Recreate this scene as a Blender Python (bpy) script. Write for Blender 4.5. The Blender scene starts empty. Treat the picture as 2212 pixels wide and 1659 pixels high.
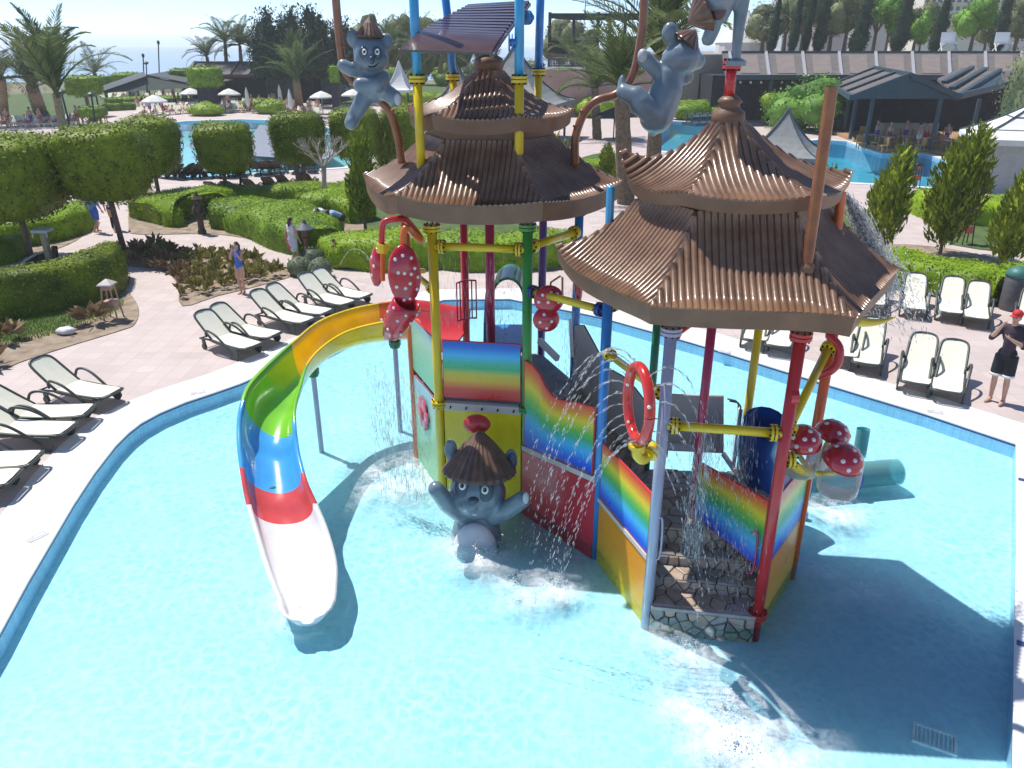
import bpy, bmesh, math, random
import numpy as np
from mathutils import Vector, Matrix, noise

R = math.radians
rnd = random.Random(7)
nrs = np.random.RandomState(11)
scene = bpy.context.scene
COL = scene.collection

# ------------------------------------------------------------------ camera
CAM_H, PITCH, FPX = 7.0, R(23.5), 1684.0          # drone seven metres up; focal length over a 2212 wide survey frame
cam_d = bpy.data.cameras.new('camera')
cam_d.sensor_width = 36.0
cam_d.lens = FPX / 2212.0 * 36.0
cam_d.clip_start, cam_d.clip_end = 0.1, 12000.0
cam = bpy.data.objects.new('camera', cam_d)
COL.objects.link(cam)
cam.location = (0, 0, CAM_H)
cam.rotation_euler = (R(90) - PITCH, 0, 0)
scene.camera = cam

# ------------------------------------------------------------------ sky and sun
SUN_EL = R(62.0)
SUN_DIR = Vector((0.80 * math.cos(SUN_EL), -0.60 * math.cos(SUN_EL), -math.sin(SUN_EL)))   # way the light travels
world = bpy.data.worlds.new('World')
scene.world = world
world.use_nodes = True
wn = world.node_tree
wn.nodes.clear()
sky = wn.nodes.new('ShaderNodeTexSky')
sky.sky_type = 'NISHITA'
sky.sun_disc = False
sky.sun_elevation = SUN_EL
sky.sun_rotation = math.atan2(-SUN_DIR.x, -SUN_DIR.y)
sky.air_density, sky.dust_density, sky.ozone_density = 0.42, 0.05, 1.2
bg = wn.nodes.new('ShaderNodeBackground')
bg.inputs['Strength'].default_value = 0.15
wo = wn.nodes.new('ShaderNodeOutputWorld')
wn.links.new(sky.outputs[0], bg.inputs['Color'])
wn.links.new(bg.outputs[0], wo.inputs['Surface'])
sun_d = bpy.data.lights.new('sun', 'SUN')
sun_d.energy, sun_d.angle, sun_d.color = 3.7, R(0.5), (1.0, 0.96, 0.90)
sun = bpy.data.objects.new('sun', sun_d)
COL.objects.link(sun)
sun.rotation_euler = SUN_DIR.to_track_quat('-Z', 'Y').to_euler()
sun.location = (-20, 20, 40)
scene.view_settings.view_transform = 'Standard'
scene.view_settings.look = 'None'
scene.view_settings.exposure = 0.52
scene.view_settings.gamma = 1.0
scene.view_settings.use_curve_mapping = False
scene.cycles.max_bounces = 8
scene.cycles.volume_bounces = 2
scene.cycles.transparent_max_bounces = 16
scene.cycles.sample_clamp_indirect = 6.0
scene.cycles.use_denoising = True

# ------------------------------------------------------------------ survey: photo bearings to places in the world
def bearing(x, y):
    u, v = (x - 1106.0) / FPX, (829.5 - y) / FPX
    return Vector((u, math.cos(PITCH) + v * math.sin(PITCH), -math.sin(PITCH) + v * math.cos(PITCH)))
def G(x, y, z=0.0):                # the point at height z seen on that bearing
    d = bearing(x, y)
    return Vector((0, 0, CAM_H)) + d * ((z - CAM_H) / d.z)
def D(x, y, far):                  # the point at distance far (along the ground) on that bearing
    d = bearing(x, y)
    return Vector((0, 0, CAM_H)) + d * (far / d.y)
def S(px, far, z):                 # metres covered by px on the survey frame at that spot
    return px * (far * math.cos(PITCH) + (CAM_H - z) * math.sin(PITCH)) / FPX

# ------------------------------------------------------------------ materials
MATS = {}
def lk(nt, a, b): nt.links.new(a, b)
def mat(name, col, rough=0.55, metal=0.0, var=0.15, scale=6.0, bump=0.0, bscale=30.0, coat=0.0, spec=0.5, col2=None, detail=4.0, alpha=1.0):
    if name in MATS: return MATS[name]
    m = bpy.data.materials.new(name)
    m.use_nodes = True
    nt = m.node_tree
    b = nt.nodes['Principled BSDF']
    tc = nt.nodes.new('ShaderNodeTexCoord')
    nz = nt.nodes.new('ShaderNodeTexNoise')
    nz.inputs['Scale'].default_value = scale
    nz.inputs['Detail'].default_value = detail
    lk(nt, tc.outputs['Object'], nz.inputs['Vector'])
    rp = nt.nodes.new('ShaderNodeValToRGB')
    c2 = col2 or tuple(min(1, c * (1 + var)) for c in col)
    c1 = col if col2 else tuple(c * (1 - var) for c in col)
    rp.color_ramp.elements[0].position, rp.color_ramp.elements[1].position = 0.3, 0.7
    rp.color_ramp.elements[0].color = (*c1, 1)
    rp.color_ramp.elements[1].color = (*c2, 1)
    lk(nt, nz.outputs['Fac'], rp.inputs['Fac'])
    lk(nt, rp.outputs['Color'], b.inputs['Base Color'])
    b.inputs['Roughness'].default_value = rough
    b.inputs['Metallic'].default_value = metal
    b.inputs['Specular IOR Level'].default_value = spec
    b.inputs['Coat Weight'].default_value = coat
    b.inputs['Coat Roughness'].default_value = 0.12
    b.inputs['Alpha'].default_value = alpha
    if bump:
        n2 = nt.nodes.new('ShaderNodeTexNoise')
        n2.inputs['Scale'].default_value = bscale
        n2.inputs['Detail'].default_value = 5
        lk(nt, tc.outputs['Object'], n2.inputs['Vector'])
        bp = nt.nodes.new('ShaderNodeBump')
        bp.inputs['Strength'].default_value = bump
        bp.inputs['Distance'].default_value = 0.02
        lk(nt, n2.outputs['Fac'], bp.inputs['Height'])
        lk(nt, bp.outputs['Normal'], b.inputs['Normal'])
    MATS[name] = m
    return m

def leafmat(name, dark, light, trans=0.08):
    if name in MATS: return MATS[name]
    m = bpy.data.materials.new(name)
    m.use_nodes = True
    nt = m.node_tree
    b = nt.nodes['Principled BSDF']
    out = nt.nodes['Material Output']
    gi = nt.nodes.new('ShaderNodeNewGeometry')
    tc = nt.nodes.new('ShaderNodeTexCoord')
    nz = nt.nodes.new('ShaderNodeTexNoise')
    nz.inputs['Scale'].default_value = 1.3
    nz.inputs['Detail'].default_value = 3
    lk(nt, tc.outputs['Object'], nz.inputs['Vector'])
    ma = nt.nodes.new('ShaderNodeMath'); ma.operation = 'MULTIPLY_ADD'
    ma.inputs[1].default_value = 0.55
    lk(nt, gi.outputs['Random Per Island'], ma.inputs[0])
    m2 = nt.nodes.new('ShaderNodeMath'); m2.operation = 'MULTIPLY_ADD'
    m2.inputs[1].default_value = 0.9; m2.inputs[2].default_value = -0.22
    lk(nt, nz.outputs['Fac'], m2.inputs[0])
    lk(nt, m2.outputs[0], ma.inputs[2])
    rp = nt.nodes.new('ShaderNodeValToRGB')
    rp.color_ramp.elements[0].position, rp.color_ramp.elements[1].position = 0.05, 0.8
    rp.color_ramp.elements[0].color = (*dark, 1)
    rp.color_ramp.elements[1].color = (*light, 1)
    lk(nt, ma.outputs[0], rp.inputs['Fac'])
    lk(nt, rp.outputs['Color'], b.inputs['Base Color'])
    b.inputs['Roughness'].default_value = 0.5
    b.inputs['Specular IOR Level'].default_value = 0.15
    tr = nt.nodes.new('ShaderNodeBsdfTranslucent')
    lk(nt, rp.outputs['Color'], tr.inputs['Color'])
    mx = nt.nodes.new('ShaderNodeMixShader')
    mx.inputs[0].default_value = trans
    lk(nt, b.outputs[0], mx.inputs[1]); lk(nt, tr.outputs[0], mx.inputs[2])
    lk(nt, mx.outputs[0], out.inputs['Surface'])
    MATS[name] = m
    return m

def rampmat(name, stops, rough=0.3):          # printed colour bands that follow the panel's height (uv y)
    if name in MATS: return MATS[name]
    m = bpy.data.materials.new(name)
    m.use_nodes = True
    nt = m.node_tree
    b = nt.nodes['Principled BSDF']
    uv = nt.nodes.new('ShaderNodeUVMap'); uv.uv_map = 'UVMap'
    sp = nt.nodes.new('ShaderNodeSeparateXYZ')
    lk(nt, uv.outputs[0], sp.inputs[0])
    rp = nt.nodes.new('ShaderNodeValToRGB')
    e = rp.color_ramp.elements
    e[0].position, e[0].color = stops[0][0], (*stops[0][1], 1)
    e[1].position, e[1].color = stops[-1][0], (*stops[-1][1], 1)
    for p, c in stops[1:-1]:
        k = e.new(p); k.color = (*c, 1)
    lk(nt, sp.outputs['Y'], rp.inputs['Fac'])
    tc = nt.nodes.new('ShaderNodeTexCoord')
    nz = nt.nodes.new('ShaderNodeTexNoise'); nz.inputs['Scale'].default_value = 9; nz.inputs['Detail'].default_value = 5
    lk(nt, tc.outputs['Object'], nz.inputs['Vector'])
    mr = nt.nodes.new('ShaderNodeMapRange'); mr.inputs['To Min'].default_value = 0.18; mr.inputs['To Max'].default_value = 0.45
    lk(nt, nz.outputs['Fac'], mr.inputs['Value'])
    lk(nt, mr.outputs[0], b.inputs['Roughness'])
    lk(nt, rp.outputs['Color'], b.inputs['Base Color'])
    MATS[name] = m
    return m

# ------------------------------------------------------------------ mesh building
ORG = {}                                      # world origin of every thing, so parts may be given in world coordinates
class MB:
    def __init__(s): s.v = []; s.f = []; s.mi = []; s.uv = []
    def add(s, vs, fs, mi=0, uvs=None):
        o = len(s.v)
        s.v.extend([tuple(p) for p in vs])
        for k, f in enumerate(fs):
            s.f.append(tuple(i + o for i in f)); s.mi.append(mi)
            s.uv.append(uvs[k] if uvs else None)
        return s
    def box(s, c, d, rz=0.0, M=None, mi=0):
        hx, hy, hz = d[0] / 2, d[1] / 2, d[2] / 2
        M = M or Matrix.Rotation(rz, 3, 'Z')
        c = Vector(c)
        vs = [c + M @ Vector((x * hx, y * hy, z * hz)) for x in (-1, 1) for y in (-1, 1) for z in (-1, 1)]
        return s.add(vs, [(0, 1, 3, 2), (4, 6, 7, 5), (0, 4, 5, 1), (2, 3, 7, 6), (0, 2, 6, 4), (1, 5, 7, 3)], mi)
    def bar(s, a, b, w, h, up=(0, 0, 1), mi=0):
        a, b = Vector(a), Vector(b)
        d = b - a
        L = d.length
        d.normalize()
        u = Vector(up)
        sd = d.cross(u)
        if sd.length < 1e-4: sd = d.cross(Vector((1, 0, 0)))
        sd.normalize()
        u = sd.cross(d)
        M = Matrix((sd, d, u)).transposed()
        return s.box((a + b) / 2, (w, L, h), M=M, mi=mi)
    def tube(s, pts, r, n=8, cap=True, mi=0, flat=1.0):
        pts = [Vector(p) for p in pts]
        rs = r if isinstance(r, (list, tuple)) else [r] * len(pts)
        ref = None
        vs = []
        for i, p in enumerate(pts):
            t = (pts[min(i + 1, len(pts) - 1)] - pts[max(i - 1, 0)])
            t = t.normalized() if t.length > 1e-9 else Vector((0, 0, 1))
            if ref is None:
                ref = Vector((0, 0, 1)) if abs(t.z) < 0.9 else Vector((1, 0, 0))
            a = (ref - t * ref.dot(t)).normalized()
            b = t.cross(a)
            ref = a
            for k in range(n):
                an = 2 * math.pi * k / n
                vs.append(p + (a * math.cos(an) * flat + b * math.sin(an)) * rs[i])
        fs = []
        for i in range(len(pts) - 1):
            for k in range(n):
                fs.append((i * n + k, i * n + (k + 1) % n, (i + 1) * n + (k + 1) % n, (i + 1) * n + k))
        if cap:
            fs.append(tuple(range(n - 1, -1, -1)))
            fs.append(tuple((len(pts) - 1) * n + k for k in range(n)))
        return s.add(vs, fs, mi)
    def lathe(s, prof, c=(0, 0, 0), n=16, M=None, mi=0, wob=None):
        M = M or Matrix.Identity(3)
        c = Vector(c)
        vs = []
        for (r, z) in prof:
            for k in range(n):
                an = 2 * math.pi * k / n
                rr = r * (wob(k, n) if wob else 1)
                vs.append(c + M @ Vector((rr * math.cos(an), rr * math.sin(an), z)))
        fs = []
        for i in range(len(prof) - 1):
            for k in range(n):
                fs.append((i * n + k, i * n + (k + 1) % n, (i + 1) * n + (k + 1) % n, (i + 1) * n + k))
        if prof[0][0] > 1e-6: fs.append(tuple(range(n - 1, -1, -1)))
        if prof[-1][0] > 1e-6: fs.append(tuple((len(prof) - 1) * n + k for k in range(n)))
        return s.add(vs, fs, mi)
    def ell(s, c, r, nu=14, nv=9, M=None, mi=0):
        if not isinstance(r, (tuple, list)): r = (r, r, r)
        M = M or Matrix.Identity(3)
        c = Vector(c)
        vs = [c + M @ Vector((0, 0, r[2]))]
        for j in range(1, nv):
            ph = math.pi * j / nv
            for i in range(nu):
                th = 2 * math.pi * i / nu
                vs.append(c + M @ Vector((r[0] * math.sin(ph) * math.cos(th), r[1] * math.sin(ph) * math.sin(th), r[2] * math.cos(ph))))
        vs.append(c + M @ Vector((0, 0, -r[2])))
        fs = [(0, 1 + i, 1 + (i + 1) % nu) for i in range(nu)]
        for j in range(nv - 2):
            for i in range(nu):
                a = 1 + j * nu
                fs.append((a + i, a + nu + i, a + nu + (i + 1) % nu, a + (i + 1) % nu))
        a = 1 + (nv - 2) * nu
        e = len(vs) - 1
        fs += [(a + (i + 1) % nu, a + i, e) for i in range(nu)]
        return s.add(vs, fs, mi)
    def prism(s, poly, off, mi=0):
        n = len(poly)
        off = Vector(off)
        vs = [Vector(p) for p in poly] + [Vector(p) + off for p in poly]
        fs = [tuple(range(n - 1, -1, -1)), tuple(range(n, 2 * n))]
        fs += [(i, (i + 1) % n, n + (i + 1) % n, n + i) for i in range(n)]
        return s.add(vs, fs, mi)
    def strip(s, A, B, mi=0, uv=False):
        n = len(A)
        vs = list(A) + list(B)
        fs = [(i, i + 1, n + i + 1, n + i) for i in range(n - 1)]
        uvs = [((i / (n - 1), 0), ((i + 1) / (n - 1), 0), ((i + 1) / (n - 1), 1), (i / (n - 1), 1)) for i in range(n - 1)] if uv else None
        return s.add(vs, fs, mi, uvs)
    def build(s, name, mats, parent=None, smooth=False, bevel=0.0, fix=True):
        me = bpy.data.meshes.new(name)
        org = ORG.get(parent.name, Vector((0, 0, 0))) if parent else Vector((0, 0, 0))
        me.from_pydata([tuple(Vector(p) - org) for p in s.v], [], s.f)
        if not isinstance(mats, (list, tuple)): mats = [mats]
        for m in mats: me.materials.append(m)
        if len(mats) > 1: me.polygons.foreach_set('material_index', s.mi)
        if any(u is not None for u in s.uv):
            l = me.uv_layers.new(name='UVMap')
            for p, u in zip(me.polygons, s.uv):
                for li, k in zip(p.loop_indices, range(len(p.vertices))):
                    l.data[li].uv = u[k] if u else (0.5, 0.5)
        if fix:
            bm = bmesh.new(); bm.from_mesh(me)
            bmesh.ops.recalc_face_normals(bm, faces=bm.faces)
            bm.to_mesh(me); bm.free()
        if smooth: me.polygons.foreach_set('use_smooth', [True] * len(me.polygons))
        me.update()
        o = bpy.data.objects.new(name, me)
        COL.objects.link(o)
        if parent: o.parent = parent; ORG[o.name] = org
        if bevel:
            bv = o.modifiers.new('bevel', 'BEVEL'); bv.width = bevel; bv.segments = 2; bv.limit_method = 'ANGLE'
        return o

def tag(o, label=None, cat=None, group=None, kind=None):
    if label: o['label'] = label
    if cat: o['category'] = cat
    if group: o['group'] = group
    if kind: o['kind'] = kind
    return o
def thing(name, loc, label, cat, group=None, rz=0.0):
    o = bpy.data.objects.new(name, None)
    COL.objects.link(o)
    o.location = loc
    o.rotation_euler = (0, 0, rz)
    o.empty_display_size = 0.2
    ORG[o.name] = Vector(loc)
    return tag(o, label, cat, group)
def dup(root, loc, rz=0.0, label=None, group=None, sc=None):
    r = root.copy(); COL.objects.link(r)
    r.location = loc; r.rotation_euler = (0, 0, rz)
    if sc: r.scale = (sc, sc, sc) if not isinstance(sc, tuple) else sc
    if label: r['label'] = label
    if group: r['group'] = group
    for ch in list(root.children):
        c = ch.copy(); COL.objects.link(c); c.parent = r
        for g in ch.children:
            d = g.copy(); COL.objects.link(d); d.parent = c
    return r
def structure(name, mb, m, smooth=False):
    return tag(mb.build(name, m, None, smooth), kind='structure')

def sheet(name, outer, holes, z, m, kind='structure', parent=None):     # a flat polygon with holes
    bm = bmesh.new()
    es = []
    for loop in [outer] + list(holes):
        vs = [bm.verts.new((p[0], p[1], z)) for p in loop]
        es += [bm.edges.new((vs[i], vs[(i + 1) % len(vs)])) for i in range(len(vs))]
    bmesh.ops.triangle_fill(bm, use_beauty=True, use_dissolve=False, edges=es, normal=(0, 0, 1))
    bmesh.ops.recalc_face_normals(bm, faces=bm.faces)
    for f in bm.faces:
        if f.normal.z < 0: f.normal_flip()
    me = bpy.data.meshes.new(name); bm.to_mesh(me); bm.free()
    me.materials.append(m)
    o = bpy.data.objects.new(name, me); COL.objects.link(o)
    if parent: o.parent = parent
    if kind: o['kind'] = kind
    return o

def smoothloop(pts, n=6, closed=True):        # Catmull-Rom
    P = [Vector((*p[:2], p[2] if len(p) > 2 else 0)) for p in pts]
    out = []
    N = len(P)
    rng = range(N) if closed else range(N - 1)
    for i in rng:
        a, b, c, d = (P[(i - 1) % N], P[i], P[(i + 1) % N], P[(i + 2) % N]) if closed else (P[max(i - 1, 0)], P[i], P[i + 1], P[min(i + 2, N - 1)])
        for k in range(n):
            t = k / n
            out.append(0.5 * ((2 * b) + (c - a) * t + (2 * a - 5 * b + 4 * c - d) * t * t + (3 * b - a - 3 * c + d) * t ** 3))
    if not closed: out.append(P[-1])
    return out

def bake(o):                                  # turn live modifiers into plain mesh
    dg = bpy.context.evaluated_depsgraph_get()
    me = bpy.data.meshes.new_from_object(o.evaluated_get(dg))
    o.modifiers.clear()
    old = o.data
    o.data = me
    bpy.data.meshes.remove(old)
    return o
def fuse(name, mb, m, parent, voxel, it=6):   # overlapping solids become one continuous skin
    o = mb.build(name, m, parent, smooth=True)
    r = o.modifiers.new('r', 'REMESH'); r.mode = 'VOXEL'; r.voxel_size = voxel; r.use_smooth_shade = True
    if it:
        sm = o.modifiers.new('s', 'SMOOTH'); sm.factor = 0.5; sm.iterations = it
    return bake(o)

# ------------------------------------------------------------------ foliage: leaves scattered over a core
def quads_mesh(name, C, A, B, m, parent=None, core=None):
    """C centres, A and B half axes (n,3); core = (verts, faces) joined in. Returns the object."""
    n = len(C)
    org = np.array(ORG.get(parent.name, (0, 0, 0))) if parent else np.zeros(3)
    tip = A * 1.0
    V = np.stack([C - tip, C + B - tip * 0.1, C + tip, C - B - tip * 0.1], 1).reshape(-1, 3)
    F = np.arange(n * 4).reshape(-1, 4)
    cv, cf = core if core else ([], [])
    cv = np.array(cv, float).reshape(-1, 3)
    allv = np.vstack([V, cv]) - org
    loops = [F.reshape(-1)]
    tot = [np.full(n, 4)]
    if len(cf):
        loops.append(np.concatenate([np.array(f) + n * 4 for f in cf]))
        tot.append(np.array([len(f) for f in cf]))
    loops = np.concatenate(loops).astype(np.int32)
    tot = np.concatenate(tot).astype(np.int32)
    me = bpy.data.meshes.new(name)
    me.vertices.add(len(allv)); me.vertices.foreach_set('co', allv.astype(np.float32).reshape(-1))
    me.loops.add(len(loops)); me.loops.foreach_set('vertex_index', loops)
    me.polygons.add(len(tot))
    st = np.concatenate([[0], np.cumsum(tot)[:-1]]).astype(np.int32)
    me.polygons.foreach_set('loop_start', st)
    me.polygons.foreach_set('loop_total', tot)
    me.update(calc_edges=True); me.validate()
    me.materials.append(m)
    o = bpy.data.objects.new(name, me); COL.objects.link(o)
    if parent: o.parent = parent; ORG[o.name] = Vector(org)
    return o
def sample_surface(vs, fs, n):
    vs = np.array([tuple(v) for v in vs], float)
    T = []
    for f in fs:
        for k in range(1, len(f) - 1): T.append((f[0], f[k], f[k + 1]))
    T = np.array(T)
    a, b, c = vs[T[:, 0]], vs[T[:, 1]], vs[T[:, 2]]
    N = np.cross(b - a, c - a)
    ar = np.linalg.norm(N, axis=1)
    N = N / np.maximum(ar[:, None], 1e-9)
    idx = nrs.choice(len(T), n, p=ar / ar.sum())
    u, w = nrs.rand(n), nrs.rand(n)
    fl = u + w > 1
    u[fl], w[fl] = 1 - u[fl], 1 - w[fl]
    P = a[idx] + (b[idx] - a[idx]) * u[:, None] + (c[idx] - a[idx]) * w[:, None]
    return P, N[idx], ar.sum() / 2
def unit(a): return a / np.maximum(np.linalg.norm(a, axis=1)[:, None], 1e-9)
def leafy(name, mb, m, parent=None, dens=120, leaf=0.08, depth=0.10, out=0.04, upright=0.0, aspect=0.55, maxn=16000):
    P, N, area = sample_surface(mb.v, mb.f, 10)
    n = int(min(maxn, area * dens))
    P, N, _ = sample_surface(mb.v, mb.f, n)
    P = P + N * (nrs.rand(n, 1) ** 2 * (depth + out) - depth * 0.45)
    nn = unit(N * 1.5 + nrs.normal(size=(n, 3)) * 0.5)
    d = unit(np.cross(nn, nrs.normal(size=(n, 3))) + np.array([0, 0, upright]))
    q = unit(np.cross(d, nn))
    s = leaf * (0.6 + 0.8 * nrs.rand(n, 1)) * 0.5
    return quads_mesh(name, P, d * s, q * s * aspect, m, parent, (mb.v, mb.f))
def wobble(mb, amp, freq, seed=0.0):
    o = []
    for p in mb.v:
        v = Vector(p)
        k = noise.noise_vector(v * freq + Vector((seed, seed * 1.7, 0)))
        o.append(tuple(v + k * amp))
    mb.v = o
    return mb
# ================================================================== setting
def watermat(name, tint, tint2, ripple, bump, gloss=0.9):
    m = bpy.data.materials.new(name); m.use_nodes = True
    nt = m.node_tree; nt.nodes.clear()
    out = nt.nodes.new('ShaderNodeOutputMaterial')
    tc = nt.nodes.new('ShaderNodeTexCoord')
    nz = nt.nodes.new('ShaderNodeTexNoise'); nz.inputs['Scale'].default_value = ripple * 0.45; nz.inputs['Detail'].default_value = 3
    lk(nt, tc.outputs['Object'], nz.inputs['Vector'])
    vm = nt.nodes.new('ShaderNodeVectorMath'); vm.operation = 'MULTIPLY_ADD'
    vm.inputs[1].default_value = (0.9 / ripple * 2,) * 3
    lk(nt, nz.outputs['Color'], vm.inputs[0]); lk(nt, tc.outputs['Object'], vm.inputs[2])
    vo = nt.nodes.new('ShaderNodeTexVoronoi'); vo.feature = 'DISTANCE_TO_EDGE'; vo.inputs['Scale'].default_value = ripple  # bright cell net in the tint imitates caustic light through the water
    lk(nt, vm.outputs[0], vo.inputs['Vector'])
    rp = nt.nodes.new('ShaderNodeValToRGB')
    rp.color_ramp.elements[0].position, rp.color_ramp.elements[0].color = 0.0, (*tint, 1)
    rp.color_ramp.elements[1].position, rp.color_ramp.elements[1].color = 0.24, (*tint2, 1)
    lk(nt, vo.outputs['Distance'], rp.inputs['Fac'])
    big = nt.nodes.new('ShaderNodeTexNoise'); big.inputs['Scale'].default_value = 0.55; big.inputs['Detail'].default_value = 4
    lk(nt, tc.outputs['Object'], big.inputs['Vector'])
    br = nt.nodes.new('ShaderNodeMapRange'); br.inputs['From Min'].default_value = 0.35; br.inputs['From Max'].default_value = 0.7
    br.inputs['To Min'].default_value = 0.25; br.inputs['To Max'].default_value = 1.0
    lk(nt, big.outputs['Fac'], br.inputs['Value'])
    mc = nt.nodes.new('ShaderNodeMix'); mc.data_type = 'RGBA'
    mc.inputs[6].default_value = (*[(a + b) / 2 for a, b in zip(tint, tint2)], 1)
    lk(nt, br.outputs[0], mc.inputs[0]); lk(nt, rp.outputs['Color'], mc.inputs[7])
    tr = nt.nodes.new('ShaderNodeBsdfTransparent'); lk(nt, mc.outputs[2], tr.inputs['Color'])
    gl = nt.nodes.new('ShaderNodeBsdfGlossy'); gl.inputs['Roughness'].default_value = 0.06
    n1 = nt.nodes.new('ShaderNodeTexNoise'); n1.inputs['Scale'].default_value = ripple * 0.8; n1.inputs['Detail'].default_value = 4
    lk(nt, tc.outputs['Object'], n1.inputs['Vector'])
    bp = nt.nodes.new('ShaderNodeBump'); bp.inputs['Strength'].default_value = bump; bp.inputs['Distance'].default_value = 0.05
    lk(nt, n1.outputs['Fac'], bp.inputs['Height']); lk(nt, bp.outputs[0], gl.inputs['Normal'])
    fr = nt.nodes.new('ShaderNodeFresnel'); fr.inputs['IOR'].default_value = 1.33; lk(nt, bp.outputs[0], fr.inputs['Normal'])
    mu = nt.nodes.new('ShaderNodeMath'); mu.operation = 'MULTIPLY'; mu.inputs[1].default_value = gloss; lk(nt, fr.outputs[0], mu.inputs[0])
    mx = nt.nodes.new('ShaderNodeMixShader')
    lk(nt, mu.outputs[0], mx.inputs[0]); lk(nt, tr.outputs[0], mx.inputs[1]); lk(nt, gl.outputs[0], mx.inputs[2])
    lk(nt, mx.outputs[0], out.inputs['Surface'])
    return m
def tilemat(name, col, grout, size, rough=0.35, mortar=0.04):
    m = bpy.data.materials.new(name); m.use_nodes = True
    nt = m.node_tree; b = nt.nodes['Principled BSDF']
    tc = nt.nodes.new('ShaderNodeTexCoord')
    bk = nt.nodes.new('ShaderNodeTexBrick')
    bk.offset = 0.0
    bk.inputs['Scale'].default_value = 1.0 / size
    bk.inputs['Brick Width'].default_value = 1.0; bk.inputs['Row Height'].default_value = 1.0
    bk.inputs['Mortar Size'].default_value = mortar
    bk.inputs['Color1'].default_value = (*[c * 0.94 for c in col], 1); bk.inputs['Color2'].default_value = (*[min(1, c * 1.06) for c in col], 1)
    bk.inputs['Mortar'].default_value = (*grout, 1)
    lk(nt, tc.outputs['Object'], bk.inputs['Vector'])
    nz = nt.nodes.new('ShaderNodeTexNoise'); nz.inputs['Scale'].default_value = 1.2; nz.inputs['Detail'].default_value = 6
    lk(nt, tc.outputs['Object'], nz.inputs['Vector'])
    mr = nt.nodes.new('ShaderNodeMapRange'); mr.inputs['To Min'].default_value = 0.84; mr.inputs['To Max'].default_value = 1.12
    lk(nt, nz.outputs['Fac'], mr.inputs['Value'])
    mx = nt.nodes.new('ShaderNodeMix'); mx.data_type = 'RGBA'; mx.blend_type = 'MULTIPLY'; mx.inputs[0].default_value = 1.0
    lk(nt, bk.outputs['Color'], mx.inputs[6]); lk(nt, mr.outputs[0], mx.inputs[7])
    lk(nt, mx.outputs[2], b.inputs['Base Color'])
    b.inputs['Roughness'].default_value = rough
    return m

M_pave = tilemat('stamped_paving', (0.56, 0.47, 0.44), (0.46, 0.375, 0.345), 0.42, 0.7, 0.018)
M_coping = mat('white_coping', (0.74, 0.73, 0.71), rough=0.6, var=0.06, scale=1.4, bump=0.1, bscale=40, detail=7)
M_soil = mat('dry_soil', (0.20, 0.145, 0.10), rough=0.95, col2=(0.40, 0.32, 0.235), scale=2.6, bump=0.9, bscale=7, detail=8)
M_lawn = mat('lawn', (0.045, 0.085, 0.018), rough=0.9, col2=(0.10, 0.15, 0.035), scale=1.6, bump=0.5, bscale=30, detail=8)
M_ground = mat('dry_ground', (0.12, 0.13, 0.06), rough=0.95, col2=(0.24, 0.21, 0.13), scale=0.08, detail=8)
M_floor = tilemat('pool_mosaic', (0.45, 0.75, 0.835), (0.52, 0.785, 0.86), 0.08)
M_poolwall = tilemat('pool_wall_mosaic', (0.36, 0.62, 0.84), (0.46, 0.69, 0.87), 0.05)
M_trim = mat('navy_trim_tile', (0.04, 0.06, 0.22), rough=0.3)
M_water = watermat('pool_water', (1.0, 1.0, 1.0), (0.72, 0.90, 0.95), 5.2, 0.35)
M_water2 = watermat('far_pool_water', (0.86, 0.97, 0.98), (0.78, 0.93, 0.96), 2.0, 0.25)
M_floor2 = tilemat('far_pool_mosaic', (0.09, 0.50, 0.68), (0.12, 0.55, 0.70), 0.3)
M_floor3 = tilemat('shallow_pool_mosaic', (0.36, 0.70, 0.74), (0.40, 0.72, 0.74), 0.3)
M_sea = mat('sea_water', (0.30, 0.42, 0.53), rough=0.35, col2=(0.34, 0.46, 0.56), scale=0.02, bump=0.15, bscale=0.3)
M_greydeck = mat('grey_pool_ramp', (0.27, 0.29, 0.33), rough=0.45, var=0.06, scale=0.5)

# children's pool ------------------------------------------------------
pool_in = [G(*p, 0) for p in [(0, 1370), (60, 1260), (160, 1090), (205, 1022), (250, 964), (278, 936), (305, 915), (345, 893), (400, 870), (460, 850), (520, 829), (640, 777), (760, 717), (850, 678), (960, 648), (1100, 646), (1237, 673), (1300, 686), (1500, 742), (1800, 835), (2000, 895), (2194, 960), (2194, 1200), (2186, 1659)]]
pool_in = [(p.x, p.y) for p in pool_in]
pool_in = [(-5.2, 1.2), (-6.1, 5.0)] + pool_in + [(3.0, 1.2)]
pool_in = pool_in[::-1]                                    # counter-clockwise
def offset_loop(loop, d):
    n = len(loop); out = []
    ar = sum(loop[i][0] * loop[(i + 1) % n][1] - loop[(i + 1) % n][0] * loop[i][1] for i in range(n))
    sg = 1 if ar > 0 else -1
    for i in range(n):
        a, b, c = Vector(loop[i - 1]), Vector(loop[i]), Vector(loop[(i + 1) % n])
        n1 = Vector(((b - a).y, -(b - a).x)).normalized() * sg
        n2 = Vector(((c - b).y, -(c - b).x)).normalized() * sg
        k = (n1 + n2).normalized()
        q = b + k * (d / max(0.4, k.dot(n1)))
        out.append((q.x, q.y))
    return out
pool_out = offset_loop(pool_in, 1.05)
def wallring(name, loop, z0, z1, m, t=0.0):
    A = [(p[0], p[1], z0) for p in loop + loop[:1]]
    B = [(p[0], p[1], z1) for p in loop + loop[:1]]
    return structure(name, MB().strip(A, B), m)
mb = MB()
pi2, po2 = pool_in + pool_in[:1], pool_out + pool_out[:1]
lip = offset_loop(pool_in, 0.03); lip2 = lip + lip[:1]
mb.strip([(p[0], p[1], 0.022) for p in lip2], [(p[0], p[1], 0.022) for p in po2])
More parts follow.
